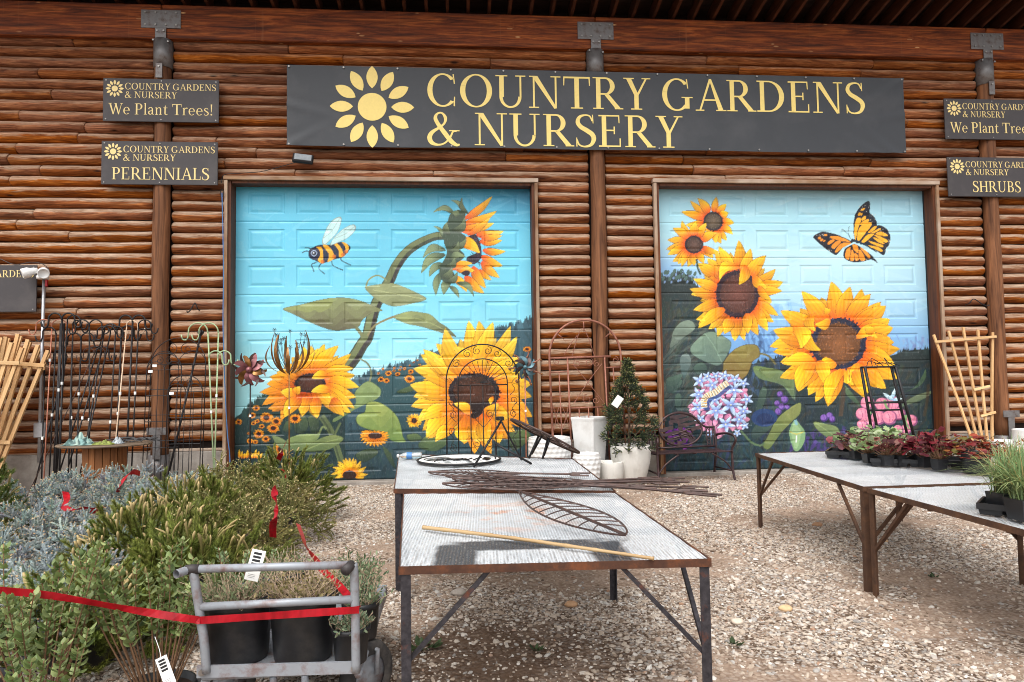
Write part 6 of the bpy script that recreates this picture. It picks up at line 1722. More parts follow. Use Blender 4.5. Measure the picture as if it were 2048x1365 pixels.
# ------------------------------------------------------------------ spool table
def spool():
    c = on_y(210, 893, -1.15)
    e = empty('spool_table', (c[0], -1.15, 0), 0, 'wooden spool table with oval grey top holding black wire and bags', 'table')
    zt = on_y(210, 887, -1.15)[2]
    mb = MB(); mb.lathe([(.001, zt-.025), (.50, zt-.025), (.51, zt-.012), (.50, zt), (.001, zt)], 40); o = mb.build('top', M['grey_wood'], e); o.scale = (1.08, .8, 1)
    for k in range(18):
        a = 2*PI*k/18; mb = MB(); mb.bbox(-.037, .037, -.012, .012, .04, zt-.027, .003); o = mb.build('stave', M['spool_wood'], e)
        o.location = (.225*math.cos(a), .225*math.sin(a), 0); o.rotation_euler = (0, 0, a+PI/2)
    MB().lathe([(.001, 0), (.45, 0), (.45, .04), (.001, .04)], 32).build('base', M['grey_wood'], e)
    g = np.random.default_rng(6)
    def crumple(name, cx, cy, rx, ry, h, cols, label, mat=None):
        n = 14; X, Y = np.meshgrid(np.linspace(-1, 1, n), np.linspace(-1, 1, n))
        Z = h*(1-np.clip(np.hypot(X, Y), 0, 1)**2)*(.15+.85*g.random((n, n))**1.5)
        Vv = np.stack([c[0]+cx+X*rx+g.normal(size=X.shape)*rx*.05, -1.15+cy+Y*ry+g.normal(size=X.shape)*ry*.05, zt+.006+Z], -1).reshape(-1, 3)
        I = np.arange(n*n).reshape(n, n); F = np.stack([I[:-1, :-1], I[:-1, 1:], I[1:, 1:], I[1:, :-1]], -1).reshape(-1, 4)
        col = np.array(cols)[g.integers(len(cols), size=n*n)]
        o = np_mesh(name, Vv, F, M['leaf'], None, col)
        tag(o, label, 'bag'); return o
    crumple('plastic_bag', -.22, -.16, .17, .12, .16, [lin(150,190,186), lin(90,120,116), lin(190,214,200), lin(60,80,80)], 'crumpled pale teal plastic bag on the spool table')
    crumple('netting_bag', .08, -.2, .12, .08, .07, [lin(150,160,80), lin(170,180,100), lin(110,120,60)], 'small olive netting heap on the spool table')
    crumple('plastic_wrap', .2, -.1, .07, .06, .1, [lin(180,190,196), lin(120,130,136), lin(214,220,224)], 'clear grey plastic wrap on the spool table')
    mb = MB(); rr = random.Random(2)
    for k in range(22):
        x0 = c[0]+.1+.45*rr.random(); y0 = -1.15-.1+.2*rr.random(); a = rr.random()*.6-.3; L = .12+.2*rr.random()
        mb.tube(crom([(x0-L/2*math.cos(a), y0-L/2*math.sin(a), zt+.012+.03*rr.random()), (x0, y0+.02, zt+.03+.04*rr.random()), (x0+L/2*math.cos(a), y0+L/2*math.sin(a), zt+.012+.05*rr.random())], 3), .006, 5)
    tag(mb.build('wire_heap', M['iron']), 'heap of black bent wire hangers on the spool table', 'wire', kind=None)
spool()
# ------------------------------------------------------------------ wind spinners
def spinner(u, v, rpx, y, label, kind):
    c = on_y(u, v, y); r = rpx*abs(y-CAM[1])/FOCAL
    e = empty('wind_spinner', (c[0], y, 0), 0, label, 'wind spinner', 'metal wind spinners before the left door')
    H = c[2]
    pm = {'plum': 'iron', 'bronze': 'bronze', 'teal': 'copper'}[kind]
    MB().tube([(0, .02, 0), (0, .02, H)], .010, 7).build('pole', M[pm], e, True)
    MB().bbox(-.013, .013, .005, .034, H*.62, H*.62+.03, .002).build('price_sticker', M['white_tag'], e)
    def blade(mat, a, r0, r1, w, curl, name='petal', sx=0.0):
        n = 9; mb = MB()
        for i in range(n+1):
            t = i/n; rr = r0+(r1-r0)*t; wd = w*(math.sin(PI*min(1, .12+.8*t))**.7)
            an = a+sx*t*t; yy = -.02-curl*math.sin(PI*t*1.1)*.6+curl*t*t
            tw = .5
            for s in (-1, 1):
                mb.v.append((rr*math.cos(an)-s*wd*math.sin(an), yy+s*tw*wd, H+rr*math.sin(an)+s*wd*math.cos(an)))
        mb.f += [(2*i, 2*i+1, 2*i+3, 2*i+2) for i in range(n)]
        mb.build(name, M[mat], e, True)
    if kind == 'plum':
        for k in range(9): blade(('purple_metal', 'purple_metal', 'bronze')[k % 3], 2*PI*k/9+.3, .03, r*(.9+.1*(k % 2)), .042, .05, sx=.35)
        for k in range(8): blade('iron_brown', 2*PI*k/8+.1, .04, r*1.02, .024, -.04, 'rear_petal', -.5)
        o = MB().lathe([(.001, .03), (.03, .022), (.042, 0), (.03, -.02), (.001, -.028)], 14).build('hub', M['purple_metal'], e, True); o.location = (0, -.05, H); o.rotation_euler = (R(90), 0, 0)
    elif kind == 'teal':
        for k in range(10): blade(('teal_metal', 'iron_brown')[k % 2], 2*PI*k/10+.2, .03, r*.72, .03, .04, sx=.5)
        for k in range(7):
            a = 2*PI*k/7+.5; x, z = r*.98*math.cos(a), H+r*.98*math.sin(a)
            mb = MB(); mb.tube(crom([(x*.55, -.01, H+(z-H)*.55), (x*.8+.02, -.01, H+(z-H)*.85), (x, -.01, z), (x+.03, -.01, z-.03)], 3), .010, 6); mb.build('arm', M['copper_trellis'], e, True)
            o = MB().lathe([(.001, .014), (.012, .008), (.014, 0), (.001, -.014)], 10).build('bead', M['bronze'], e, True); o.location = (x+.02, -.02, z-.01)
        o = MB().lathe([(.001, .02), (.025, .014), (.03, 0), (.001, -.02)], 14).build('hub', M['teal_metal'], e, True); o.location = (0, -.04, H); o.rotation_euler = (R(90), 0, 0)
    else:
        # upward cage of curved bronze petals with steel florets
        b0 = H-r*.75
        for k in range(13):
            a = 2*PI*k/13; up = r*(1.0+.25*math.sin(k*1.7)); out = r*(.85+.15*math.cos(k*2.1))
            n = 9; mb = MB()
            for i in range(n+1):
                t = i/n; rad_ = out*math.sin(PI*(.08+.62*t))*1.05; z = b0+up*1.45*t**1.35; wd = .024*math.sin(PI*(.12+.8*t))
                for s in (-1, 1): mb.v.append((rad_*math.cos(a)-s*wd*math.sin(a), rad_*math.sin(a)*.8+s*wd*math.cos(a), z))
            mb.f += [(2*i, 2*i+1, 2*i+3, 2*i+2) for i in range(n)]
            mb.build('petal', M['bronze'], e, True)
        for k in range(13):
            a = 2*PI*k/13+.2; rad_ = r*(.35+.6*((k*5) % 7)/7); z = b0+r*(1.1+.9*((k*3) % 5)/5)
            x, y_ = rad_*math.cos(a), rad_*math.sin(a)*.8
            st = MB().tube(crom([(0, 0, b0), (x*.7, y_*.7, b0+(z-b0)*.5), (x, y_, z)], 4), .0035, 5).build('stem', M['teal_metal'], e)
            mb = MB()
            for j in range(6):
                q = 2*PI*j/6; mb.tube([(x, y_, z), (x+.03*math.cos(q), y_-.01, z+.03*math.sin(q))], [.007, .003], 4)
            mb.build('floret', M['teal_metal'], st)
    return e
spinner(500, 740, 34, -.72, 'plum and bronze petal wind spinner at the left door frame', 'plum')
spinner(578, 712, 46, -.95, 'bronze cage wind spinner with blue-grey florets on a tall pole', 'bronze')
spinner(1050, 735, 34, -.62, 'small teal and copper wind spinner right of the black arch trellis', 'teal')
# ------------------------------------------------------------------ plants
def frames(dirs, spin):
    d = dirs/np.linalg.norm(dirs, axis=1)[:, None]
    ref = np.where(np.abs(d[:, 2:3]) < .9, np.array([[0, 0, 1.0]]), np.array([[1.0, 0, 0]]))
    x = np.cross(ref, d); x /= np.linalg.norm(x, axis=1)[:, None]
    y = np.cross(d, x)
    c, s = np.cos(spin)[:, None], np.sin(spin)[:, None]
    x2 = x*c+y*s; y2 = -x*s+y*c
    return np.stack([x2, y2, d], -1)          # columns
def scatter(base, faces, cols, pos, dirs, scale, spin, tint):
    Fm = frames(dirs, spin)
    V = np.einsum('kij,nj->kni', Fm, base)*scale[:, None, None]+pos[:, None, :]
    n = len(base)
    F = (faces[None]+np.arange(len(pos))[:, None, None]*n).reshape(-1, faces.shape[1])
    Cc = np.clip(cols[None]*tint[:, None, :], 0, 1)
    return V.reshape(-1, 3), F, Cc.reshape(-1, 3)
def join(parts):
    Vs, Fs, Cs = [], [], []; o = 0
    for V, F, c in parts:
        Vs.append(V); Fs.append(F+o); Cs.append(c); o += len(V)
    return np.concatenate(Vs), np.concatenate(Fs), np.concatenate(Cs)
def needle_shoot(L, nl, count, ang, w, c_in, c_out, seed, curve=0.0, stem=None, tipc=None, stem_r=.0025):
    g = np.random.default_rng(seed); V = []; F = []; Cc = []
    def axis(t): return np.array([curve*L*t*t, 0, L*t*(1-.3*abs(curve)*t)])
    for i in range(count):
        t = g.random()**.9; a = g.random()*2*PI; p = axis(t)
        an = ang*(1-.35*t)+g.normal()*.12; ln = nl*(.75+.4*g.random())*(1-.25*t)
        d = np.array([math.sin(an)*math.cos(a), math.sin(an)*math.sin(a), math.cos(an)])
        sd = np.cross(d, g.normal(size=3)); sd /= np.linalg.norm(sd)+1e-9
        o = len(V); V += [p-sd*w/2, p+sd*w/2, p+d*ln]; F.append((o, o+1, o+2))
        k = .6+.5*g.random()
        Cc += [c_in*k, c_in*k, c_out*k*(.85+.3*t)]
    st = np.array(stem if stem is not None else c_in*.8)
    for i in range(4):
        a0, a1 = axis(i/4), axis((i+1)/4)
        for j in range(3):
            q0, q1 = 2*PI*j/3, 2*PI*(j+1)/3; o = len(V)
            for (pp, q) in ((a0, q0), (a0, q1), (a1, q1), (a1, q0)): V.append(pp+stem_r*np.array([math.cos(q), math.sin(q), 0]))
            F += [(o, o+1, o+2), (o, o+2, o+3)]; Cc += [st]*4
    if tipc is not None:
        a = axis(1.0)
        o = len(V); r = .0055
        V += [a+np.array(q)*r for q in ((1,0,0), (0,1,0), (-1,0,0), (0,-1,0), (0,0,2.2))]; Cc += [np.array(tipc)]*5
        F += [(o, o+1, o+4), (o+1, o+2, o+4), (o+2, o+3, o+4), (o+3, o, o+4)]
    return np.array(V), np.array(F), np.array(Cc)
def candle(L, r, seed):
    g = np.random.default_rng(seed); V = []; F = []; Cc = []; n = 5; m = 5
    bx, by = g.normal(size=2)*.25
    lo, hi = lin(104,104,50), lin(176,154,108)
    for i in range(m+1):
        t = i/m; c = np.array([bx*L*t*t, by*L*t*t, L*t]); rr = r*(.75+.35*t) if i < m else r*.6
        if i == m-1: rr = r*1.35
        for k in range(n): V.append(c+rr*np.array([math.cos(2*PI*k/n), math.sin(2*PI*k/n), 0])); Cc.append(lo+(hi-lo)*t*(1 if i < m-1 else 1.1))
    for i in range(m):
        for k in range(n):
            a, b_, c, d = i*n+k, i*n+(k+1) % n, (i+1)*n+(k+1) % n, (i+1)*n+k
            F += [(a, b_, c), (a, c, d)]
    for k in range(1, n-1): F.append((m*n, m*n+k, m*n+k+1))
    for i in range(14):
        t = g.random()*.5; a = g.random()*2*PI; p = np.array([bx*L*t*t, by*L*t*t, L*t]); d = np.array([math.cos(a)*.6, math.sin(a)*.6, .8]); ln = .012+.01*g.random()
        sd = np.array([-math.sin(a), math.cos(a), 0]); o = len(V)
        V += [p-sd*.0016, p+sd*.0016, p+d*ln]; F.append((o, o+1, o+2)); Cc += [lin(132,132,70)]*2+[lin(170,160,104)]
    return np.array(V), np.array(F), np.array(Cc)
def join(parts):
    Vs, Fs, Cs = [], [], []; o = 0
    for V, F, c in parts:
        Vs.append(V); Fs.append(F+o); Cs.append(c); o += len(V)
    return np.concatenate(Vs), np.concatenate(Fs), np.concatenate(Cs)
BL_IN, BL_OUT = lin(142,154,152), lin(208,217,212)
def compound(base, n, ang, k0, spread_back=.35, seed=0):
    # a branch tip: one leader and side shoots splayed from lower down
    g = np.random.default_rng(seed); V, F, c = base; L = V[:, 2].max()
    parts = [(V, F, c)]
    for i in range(n):
        a = 2*PI*i/n+g.random()*.6; an = ang*(.8+.4*g.random()); z = L*spread_back*(g.random()-.2)
        d = np.array([[math.cos(a)*math.sin(an), math.sin(a)*math.sin(an), math.cos(an)]])
        v, f, cc = scatter(V, F, c, np.array([[0, 0, z]]), d, np.array([k0*(.8+.35*g.random())]), np.array([g.random()*6]), np.full((1, 3), .85+.3*g.random()))
        parts.append((v, f, cc))
    return join(parts)
SH = {
 'blue': [compound(needle_shoot(.10, .017, 72, 1.2, .0072, BL_IN, BL_OUT, s, (0, .25, -.2)[s % 3], BL_IN, lin(190,156,112), .006), 4, .85, .75, .5, s) for s in range(3)],
 'mugo': [needle_shoot(.15, .046, 170, .7, .0046, lin(62,76,28), lin(152,160,76), 10+s, (0, .2, .3)[s % 3], lin(110,92,56)) for s in range(3)],
 'nest': [compound(needle_shoot(.15, .016, 84, 1.1, .0072, lin(98,106,54), lin(182,178,114), 20+s, (.5, .75, .4)[s % 3], lin(120,112,66), lin(196,176,130), .005), 3, .7, .8, .6, s) for s in range(3)],
 'spruce': [compound(needle_shoot(.09, .017, 66, 1.1, .0065, lin(46,60,42), lin(104,120,96), 30+s, (0, .3, -.2)[s % 3], lin(60,66,46), lin(140,140,76), .005), 3, .8, .8, .5, s) for s in range(3)],
 'pine': [needle_shoot(.13, .045, 130, .75, .0042, lin(50,68,26), lin(118,132,60), 40+s, (0, .2, .3)[s % 3], lin(120,96,60), lin(190,164,116)) for s in range(3)],
}
CND = [candle(.085, .0062, s) for s in range(4)]
def conifer(loc, r, h, kind, label, n=300, seed=0, cat='shrub', cone=False, upb=.45, pot_=True, group=None, squash=1.0, candles=0, name=None):
    g = np.random.default_rng(seed)
    e = empty(name or {'blue': 'blue_spruce', 'mugo': 'mugo_pine', 'nest': 'nest_spruce', 'spruce': 'dwarf_spruce', 'pine': 'young_pine'}[kind], loc, 0, label, cat, group)
    parts = []
    lay = g.random(n)
    if cone:
        t = g.random(n)**.85
        a = g.random(n)*2*PI; pr = np.interp(t, [0, .2, .45, .68, .78, .84, 1], [.95, 1.0, .78, .46, .27, .08, .02]); rr = r*pr*(1+.2*np.sin(t*24+a)+.12*np.sin(a*3+t*9))*np.where(lay < .7, .82+.26*g.random(n), .5)+.01
        pos = np.stack([rr*np.cos(a), rr*np.sin(a), h*t], 1)
        dirs = np.stack([np.cos(a)*(1-t*.6), np.sin(a)*(1-t*.6), .25+.9*t**2+g.normal(size=n)*.25], 1)
        pos[:6] = [[g.normal()*.01, g.normal()*.01, h*(.9+.1*i/6)] for i in range(6)]; dirs[:6] = [0, 0, 1]
    else:
        a = g.random(n)*2*PI; u = g.random(n)**.8
        el = np.arcsin(u*.98); lump = 1+.13*np.sin(a*3+seed)+.09*np.sin(a*7+el*5+seed*2)
        k = np.where(lay < .72, .92+.16*g.random(n), .55+.3*g.random(n))*lump
        ce = np.cos(el); dv = np.stack([np.cos(a)*ce, np.sin(a)*ce, np.sin(el)], 1)
        pos = dv*np.array([r, r, h*.8])*k[:, None]+np.array([0, 0, h*.2]); pos[:, 2] -= .06
        dirs = dv*np.array([1, 1, .7])+np.array([0, 0, upb])+g.normal(size=(n, 3))*.28
    sp = g.random(n)*2*PI
    for v in range(3):
        ix = np.arange(n) % 3 == v
        if not ix.any(): continue
        base, f, c = SH[kind][v]
        dep = (.72+.42*np.clip((pos[ix, 2]/h), 0, 1)) if False else np.ones(ix.sum())
        tint = (dep*(.8+.4*g.random(ix.sum())))[:, None]*(1+g.normal(size=(ix.sum(), 3))*.05)
        parts.append(scatter(base, f, c, pos[ix]-dirs[ix]*.0, dirs[ix], .8+.45*g.random(ix.sum()), sp[ix], tint))
    V, F, c = join(parts)
    np_mesh('foliage', V, F, M['needle'], e, c)
    if candles:
        m = candles
        a = g.random(m)*2*PI; u = .35+.65*g.random(m); el = np.arcsin(u); ce = np.cos(el)
        dv = np.stack([np.cos(a)*ce, np.sin(a)*ce, np.sin(el)], 1)
        p = dv*np.array([r, r, h*.8])*1.03+np.array([0, 0, h*.2]); d = dv*np.array([.45, .45, .3])+np.array([0, 0, 1.0])+g.normal(size=(m, 3))*.16
        parts = []
        for v in range(4):
            ix = np.arange(m) % 4 == v
            base, f, cc = CND[v]
            parts.append(scatter(base, f, cc, p[ix], d[ix], .6+.9*g.random(ix.sum()), g.random(ix.sum())*6.3, (.85+.3*g.random(ix.sum()))[:, None]*np.ones((1, 3))))
        V, F, cc = join(parts)
        np_mesh('candles', V, F, M['needle'], e, cc)['kind'] = 'stuff'
    mb = MB(); mb.tube([(0, 0, .0), (.01, 0, h*.45), (0, .01, h*.9 if cone else h*.7)], [.02, .014, .006], 7)
    for k in range(9):
        a = k*2.4; z = h*(.12+.05*k) if not cone else h*(.08+.09*k); q = r*.75*(1 if not cone else 1-z/h)
        mb.tube([(0, 0, z), (q*.5*math.cos(a), q*.5*math.sin(a), z+h*.12), (q*math.cos(a), q*math.sin(a), z+h*.2)], [.008, .006, .003], 5)
    mb.build('trunk', M['bark_grey'], e, True)
    if pot_: plant_pot(e, .19, .24)
    return e
def plant_pot(parent, r, h, z=0.0, soil=True, mat='black_plastic'):
    mb = MB().lathe([(.001, z), (r*.8, z), (r*.82, z+.01), (r*.95, z+h*.85), (r, z+h*.86), (r*1.015, z+h*.88), (r*1.02, z+h), (r*.96, z+h), (r*.93, z+h*.86), (.001, z+h*.84)], 28)
    o = mb.build('pot', M[mat], parent, True)
    if soil: MB().lathe([(r*.93, z+h*.865), (.001, z+h*.885)], 20).build('soil', M['soil'], parent)
    return o
gB = 'blue spruces in the tied-off plant block'
for i, (x, y, r, h, lab) in enumerate(((.82, -5.78, .44, .47, 'blue spruce nearest the camera, at the left edge above the leafy shrubs'), (.02, -5.25, .46, .50, 'blue spruce cut by the left photo edge'), (.50, -4.72, .45, .50, 'blue spruce left of the tall-candled pine, below the first ribbon'),
                                (-.30, -4.0, .44, .50, 'blue spruce by the left edge behind the front two'), (.20, -3.45, .45, .53, 'blue spruce with the red ribbon curling on its top'), (-.95, -3.0, .46, .50, 'blue spruce farthest left of the rear rows'),
                                (-.35, -2.35, .44, .55, 'blue spruce directly in front of the spool table'), (-1.1, -2.0, .42, .50, 'rearmost blue spruce, left of the spool table'), (.42, -2.45, .42, .50, 'blue spruce under the wire trellises, next to the green pines'))):
    conifer((x, y, 0), r, h, 'blue', lab, 250, 50+i, group=gB, upb=.15)
gG = 'green conifers in the tied-off plant block'
conifer((1.30, -2.45, 0), .46, .66, 'mugo', 'dense dark green pine at the rear, before the left door', 330, 70, group=gG, candles=60)
conifer((.86, -2.75, 0), .44, .60, 'nest', 'olive spruce between the rear pine and the blue spruces', 190, 71, group=gG)
conifer((1.42, -3.45, 0), .46, .55, 'nest', 'spruce with arching branches by the gravel, right of the ribbon', 230, 72, group=gG, upb=.25)
conifer((.82, -3.75, 0), .46, .58, 'mugo', 'mid-block pine with pale candles beside the blue spruces', 330, 73, group=gG, candles=110)
conifer((1.40, -4.55, 0), .48, .56, 'nest', 'drooping spruce at the block corner with the hanging ribbon', 230, 74, group=gG, upb=.15)
conifer((1.02, -5.0, 0), .47, .60, 'mugo', 'pine with the most and tallest tan candles in mid block', 360, 75, group=gG, candles=150)
conifer((1.50, -5.55, 0), .42, .52, 'mugo', 'tan-candled pine just behind the cart', 330, 76, group=gG, candles=100)
conifer((1.12, -6.1, 0), .36, .44, 'mugo', 'low pine behind the leafy shrubs at left', 260, 77, group=gG, candles=70)
conifer((.62, -7.0, 0), .42, .46, 'pine', 'dark green pine in the bottom left corner', 320, 78, group=gG)
conifer((-1.14, -3.62, 0), .36, .88, 'pine', 'taller green pine at the left edge before the cedar trellises', 300, 79, group=gG, candles=20)
conifer((-.62, -4.35, 0), .30, .36, 'nest', 'low dark spruce under the tall pine at the left edge', 140, 80, group=gG)
t = conifer((5.53, -.66, .44), .31, 1.22, 'spruce', 'small dark green spruce tree in the cream chevron pot', 520, 81, 'tree', True, pot_=False)
pc = MB().bbox(-.05, .05, -.004, .004, -.08, .08, .002).build('price_card', M['white_tag'], t)
pc.location = (-.19, -.16, .70)
pc.rotation_euler = (R(10), R(35), R(-10))
# leafy things
def leaf_base(w=.5, fold=.12, n=3, lobes=0):
    V = [(0, 0, 0)]; F = []
    ys = [.0, .25, .55, .85, 1.0]; ws = [.03, .42, .5, .28, .0]
    V = []
    for y, q in zip(ys, ws):
        V += [(-q*w*2, fold*q*2-.1*y*y, y), (0, -.1*y*y, y), (q*w*2, fold*q*2-.1*y*y, y)]
    for i in range(4):
        for k in (0, 1):
            a, b_, c, d = 3*i+k, 3*i+k+1, 3*i+k+4, 3*i+k+3
            F += [(a, b_, c), (a, c, d)]
    return np.array(V, float), np.array(F)
LEAF = leaf_base(.31)
def leafy_shrub(loc, stems, h, spread, label, seed, lsize=.045, colA=lin(84,106,54), colB=lin(156,168,110), pot_r=.15, group=None, name='leafy_shrub', low=.42, dens=.85, z0=.2):
    g = np.random.default_rng(seed)
    e = empty(name, loc, 0, label, 'shrub', group)
    mb = MB(); P, D, S, T = [], [], [], []
    for k in range(stems):
        a = g.random()*2*PI; q = spread*math.sqrt(g.random()); hh = h*(.7+.35*g.random())
        b0 = np.array([math.cos(a)*q*.3, math.sin(a)*q*.3, z0]); tp = np.array([math.cos(a)*q*1.15, math.sin(a)*q*1.15, hh])
        md = (b0+tp)/2+np.array([math.cos(a)*q*.12, math.sin(a)*q*.12, .04])+g.normal(size=3)*.012
        pts = crom([b0, md, tp], 6)
        mb.tube(pts, list(np.linspace(.0048, .0018, len(pts))), 5)
        nn = int(hh*26*dens); th = g.random()*PI
        for i in range(nn):
            t = low+(1-low)*i/nn+g.normal()*.01; t = min(max(t, 0), .999); j = t*(len(pts)-1); p = pts[int(j)]+(pts[min(int(j)+1, len(pts)-1)]-pts[int(j)])*(j % 1)
            th += PI/2
            for s in (0, PI):
                aa = th+s+g.normal()*.25
                d = np.array([math.cos(aa), math.sin(aa), .35+.5*t+g.normal()*.25]); P.append(p); D.append(d); S.append(lsize*(.6+.7*g.random())*(1.1-.4*t)); T.append(t)
    mb.build('stems', M['bark'], e, True)['kind'] = 'stuff'
    P, D, S, T = map(np.array, (P, D, S, T))
    base, F = LEAF
    mixc = g.random((len(P), 1)); tint = (colA*(1-mixc)+colB*mixc)*(.75+.5*g.random((len(P), 1)))
    # blade faces up: build frame so the fold normal points up
    V, Fc, c = scatter(base, F, np.ones((len(base), 3)), P, D, S, np.full(len(P), PI), tint)
    np_mesh('foliage', V, Fc, M['leaf'], e, c)
    if pot_r: plant_pot(e, pot_r, .22)
    return e
gS = 'leafy green shrubs in front of the conifers'
s1 = leafy_shrub((1.42, -7.02, 0), 24, .82, .28, 'tall-stemmed leafy shrub left of centre behind the red ribbon', 1, group=gS)
s2 = leafy_shrub((1.86, -6.92, 0), 26, .78, .27, 'leafy green shrub touching the cart handle, with a white tag', 2, group=gS)
leafy_shrub((1.02, -6.80, 0), 18, .54, .25, 'leafy green shrub at the left edge behind the ribbon', 3, group=gS)
leafy_shrub((1.15, -7.45, 0), 16, .52, .24, 'low leafy shrub in the bottom left corner', 4, group=gS, colA=lin(84,108,50), colB=lin(140,156,90))
leafy_shrub((1.62, -7.38, 0), 14, .56, .2, 'sparse woody shrub nearest the camera beside the hanging tag', 5, group=gS, low=.5)
leafy_shrub((2.02, -6.15, 0), 18, .60, .16, 'small sage green plant between the pines and the cart', 6, group=gS, lsize=.03, colA=lin(110,132,92), colB=lin(160,176,130))

# ------------------------------------------------------------------ cart
def at(u, v, D): return CAM+ray(u, v)*D
def cart():
    D = 2.8
    o = at(560, 1340, D); o[2] = 0
    e = empty('hand_cart', tuple(o), 0, 'grey tube-framed garden cart loaded with black pots', 'cart')
    L = lambda u, v, dd=0.0: tuple(at(u, v, D+dd)-o)
    m = M['cart']; r = .0165
    MB().tube(crom([L(386,1142), L(390,1165), L(398,1215), L(402,1245), L(408,1280), L(413,1345)], 4), .018, 10).build('left_post', m, e, True)
    MB().tube(crom([L(706,1128), L(709,1160), L(711,1250), L(712,1345)], 4), .018, 10).build('right_post', m, e, True)
    MB().tube([L(372,1139), L(706,1130)], .0165, 12).build('handle_bar', m, e, True)
    MB().tube([L(352,1149,-.06), L(376,1140,-.005)], .0175, 12, False).build('handle_end', m, e, True)
    MB().tube([L(370,1141,-.012), L(384,1139,.0), L(399,1139,.002)], [.0205,.021,.02], 12).build('handle_grip', M['cart_dark'], e, True)
    MB().tube([L(690,1143,-.045), L(703,1130,.0)], .021, 12).build('handle_grip', M['cart_dark'], e, True)
    MB().tube([L(402,1214), L(708,1199)], .0165, 12).build('cross_bar', m, e, True)
    a, b_ = Vector(L(393,1345)), Vector(L(720,1336))
    mb = MB(); d = (b_-a); nz = Vector((0,0,.024)); ny = Vector((0,.012,0))
    mb.add([a-nz, b_-nz, b_+nz, a+nz, a-nz+ny, b_-nz+ny, b_+nz+ny, a+nz+ny], [(0,1,2,3),(7,6,5,4),(3,2,6,7),(0,4,5,1),(0,3,7,4),(1,5,6,2)])
    fp = mb.build('front_plate', m, e)
    for t in (.035, .965):
        p = a.lerp(b_, t); MB().tube([p+Vector((0,-.001,0)), p+Vector((0,-.012,0))], .013, 10).build('bolt', M['bolt'], e)
    zp = (a.z+b_.z)/2-.03
    MB().bbox(a.x+.01, b_.x-.01, a.y+.02, a.y+1.15, zp-.02, zp+.01, .005).build('platform', M['cart'], e)
    for x in (a.x+.02, b_.x-.02): MB().tube([(x, a.y+.03, zp-.03), (x, a.y+1.12, zp-.03)], .016, 8).build('side_rail', m, e, True)
    for x in (a.x+.3, b_.x-.24): MB().tube([(x, a.y+.03, zp-.02), (x, a.y+.03, .02)], .016, 8).build('rest_leg', m, e, True)
    for x, y in ((b_.x-.02, a.y+.30), (a.x+.02, a.y+.30), (b_.x-.16, a.y+1.02), (a.x+.16, a.y+1.02)):
        w = MB(); w.lathe([(.09, -.026), (.12, -.03), (.145, -.026), (.155, 0), (.145, .026), (.12, .03), (.09, .026)], 30); wo_ = w.build('tyre', M['rubber'], e, True); wo_.rotation_euler = (0, R(90), R(-38)); wo_.location = (x, y, .156)
        w = MB(); w.lathe([(.001, -.022), (.03, -.03), (.05, -.012), (.092, -.022), (.092, .022), (.05, .012), (.03, .03), (.001, .022)], 24); w.build('rim', m, wo_, True)
        MB().tube([(x+.045, y, .156), (x+.05, y+.01, .26), (x-.03, y+.02, zp)], .012, 8).build('fork', m, e, True)
    return o, zp+.012, a, b_, e
co, CZ, ca, cb, cart_e = cart()
def twig_mass(parent, r, z, n, seed, colA, colB, dead=.4, h=.14, lsize=.02):
    g = np.random.default_rng(seed); P, D, S = [], [], []; mb = MB()
    for k in range(n):
        a = g.random()*2*PI; q = r*math.sqrt(g.random()); an = g.random()*2*PI; L = h*(.5+.8*g.random())
        b0 = np.array([q*math.cos(a), q*math.sin(a), z]); d = np.array([math.cos(a)*.5+g.normal()*.5, math.sin(a)*.5+g.normal()*.5, .55+.5*g.random()]); d /= np.linalg.norm(d)
        tp = b0+d*L
        mb.tube([b0, b0+d*L*.5+g.normal(size=3)*.008, tp], [.0022, .0018, .001], 4)
        for i in range(6):
            if g.random() < dead: continue
            P.append(b0+d*L*(.25+.75*i/6)); D.append(g.normal(size=3)+np.array([0, 0, .6])); S.append(lsize*(.6+.8*g.random()))
    mb.build('twigs', M['twig'], parent)['kind'] = 'stuff'
    P, D, S = map(np.array, (P, D, S)); k = g.random((len(P), 1)); tint = (colA*(1-k)+colB*k)*(.7+.5*g.random((len(P), 1)))
    base, F = LEAF
    V, Fc, c = scatter(base*np.array([.6, 1, 1]), F, np.ones((len(base), 3)), P, D, S, g.random(len(P))*6.3, tint)
    np_mesh('foliage', V, Fc, M['leaf'], parent, c)
M['twig'] = mat_plain('dry_twig', lin(172,150,126), .85, 0, .25, 30)
def potted(u, v, dist, r, h, label, seed, n=120, colA=lin(92,104,66), colB=lin(150,150,110), dead=.35, hh=.13, lsize=.02, z=None, grp='potted plants on the cart'):
    p = at(u, v, dist)
    e = empty('potted_plant', (p[0], p[1], CZ if z is None else z), 0, label, 'potted plant', grp)
    plant_pot(e, r, h)
    twig_mass(e, r*.9, h*.88, n, seed, colA, colB, dead, hh, lsize)
    return e
p1 = potted(478, 1270, 2.99, .150, .275, 'left big black pot on the cart with grey-green clippings', 1, 170, lin(96,112,74), lin(150,156,116), .25)
p2 = potted(607, 1262, 2.99, .150, .285, 'right big black pot on the cart with dry tan twigs', 2, 170, lin(118,116,66), lin(176,156,112), .45)
potted(702, 1290, 2.93, .082, .15, 'smallest black pot at the cart front corner', 3, 60, lin(104,124,96), lin(150,164,130), .1, .07, .022)
potted(722, 1215, 3.2, .088, .17, 'small pot on the cart just behind the corner pot', 4, 70, lin(98,120,88), lin(146,160,124), .1, .1, .024)
potted(716, 1195, 3.42, .09, .17, 'third small pot back along the cart right side', 5, 70, lin(98,120,88), lin(150,164,126), .1, .11, .024)
potted(712, 1175, 3.66, .09, .17, 'rearmost small pot along the cart right side', 6, 70, lin(92,114,80), lin(140,156,116), .1, .12, .024)
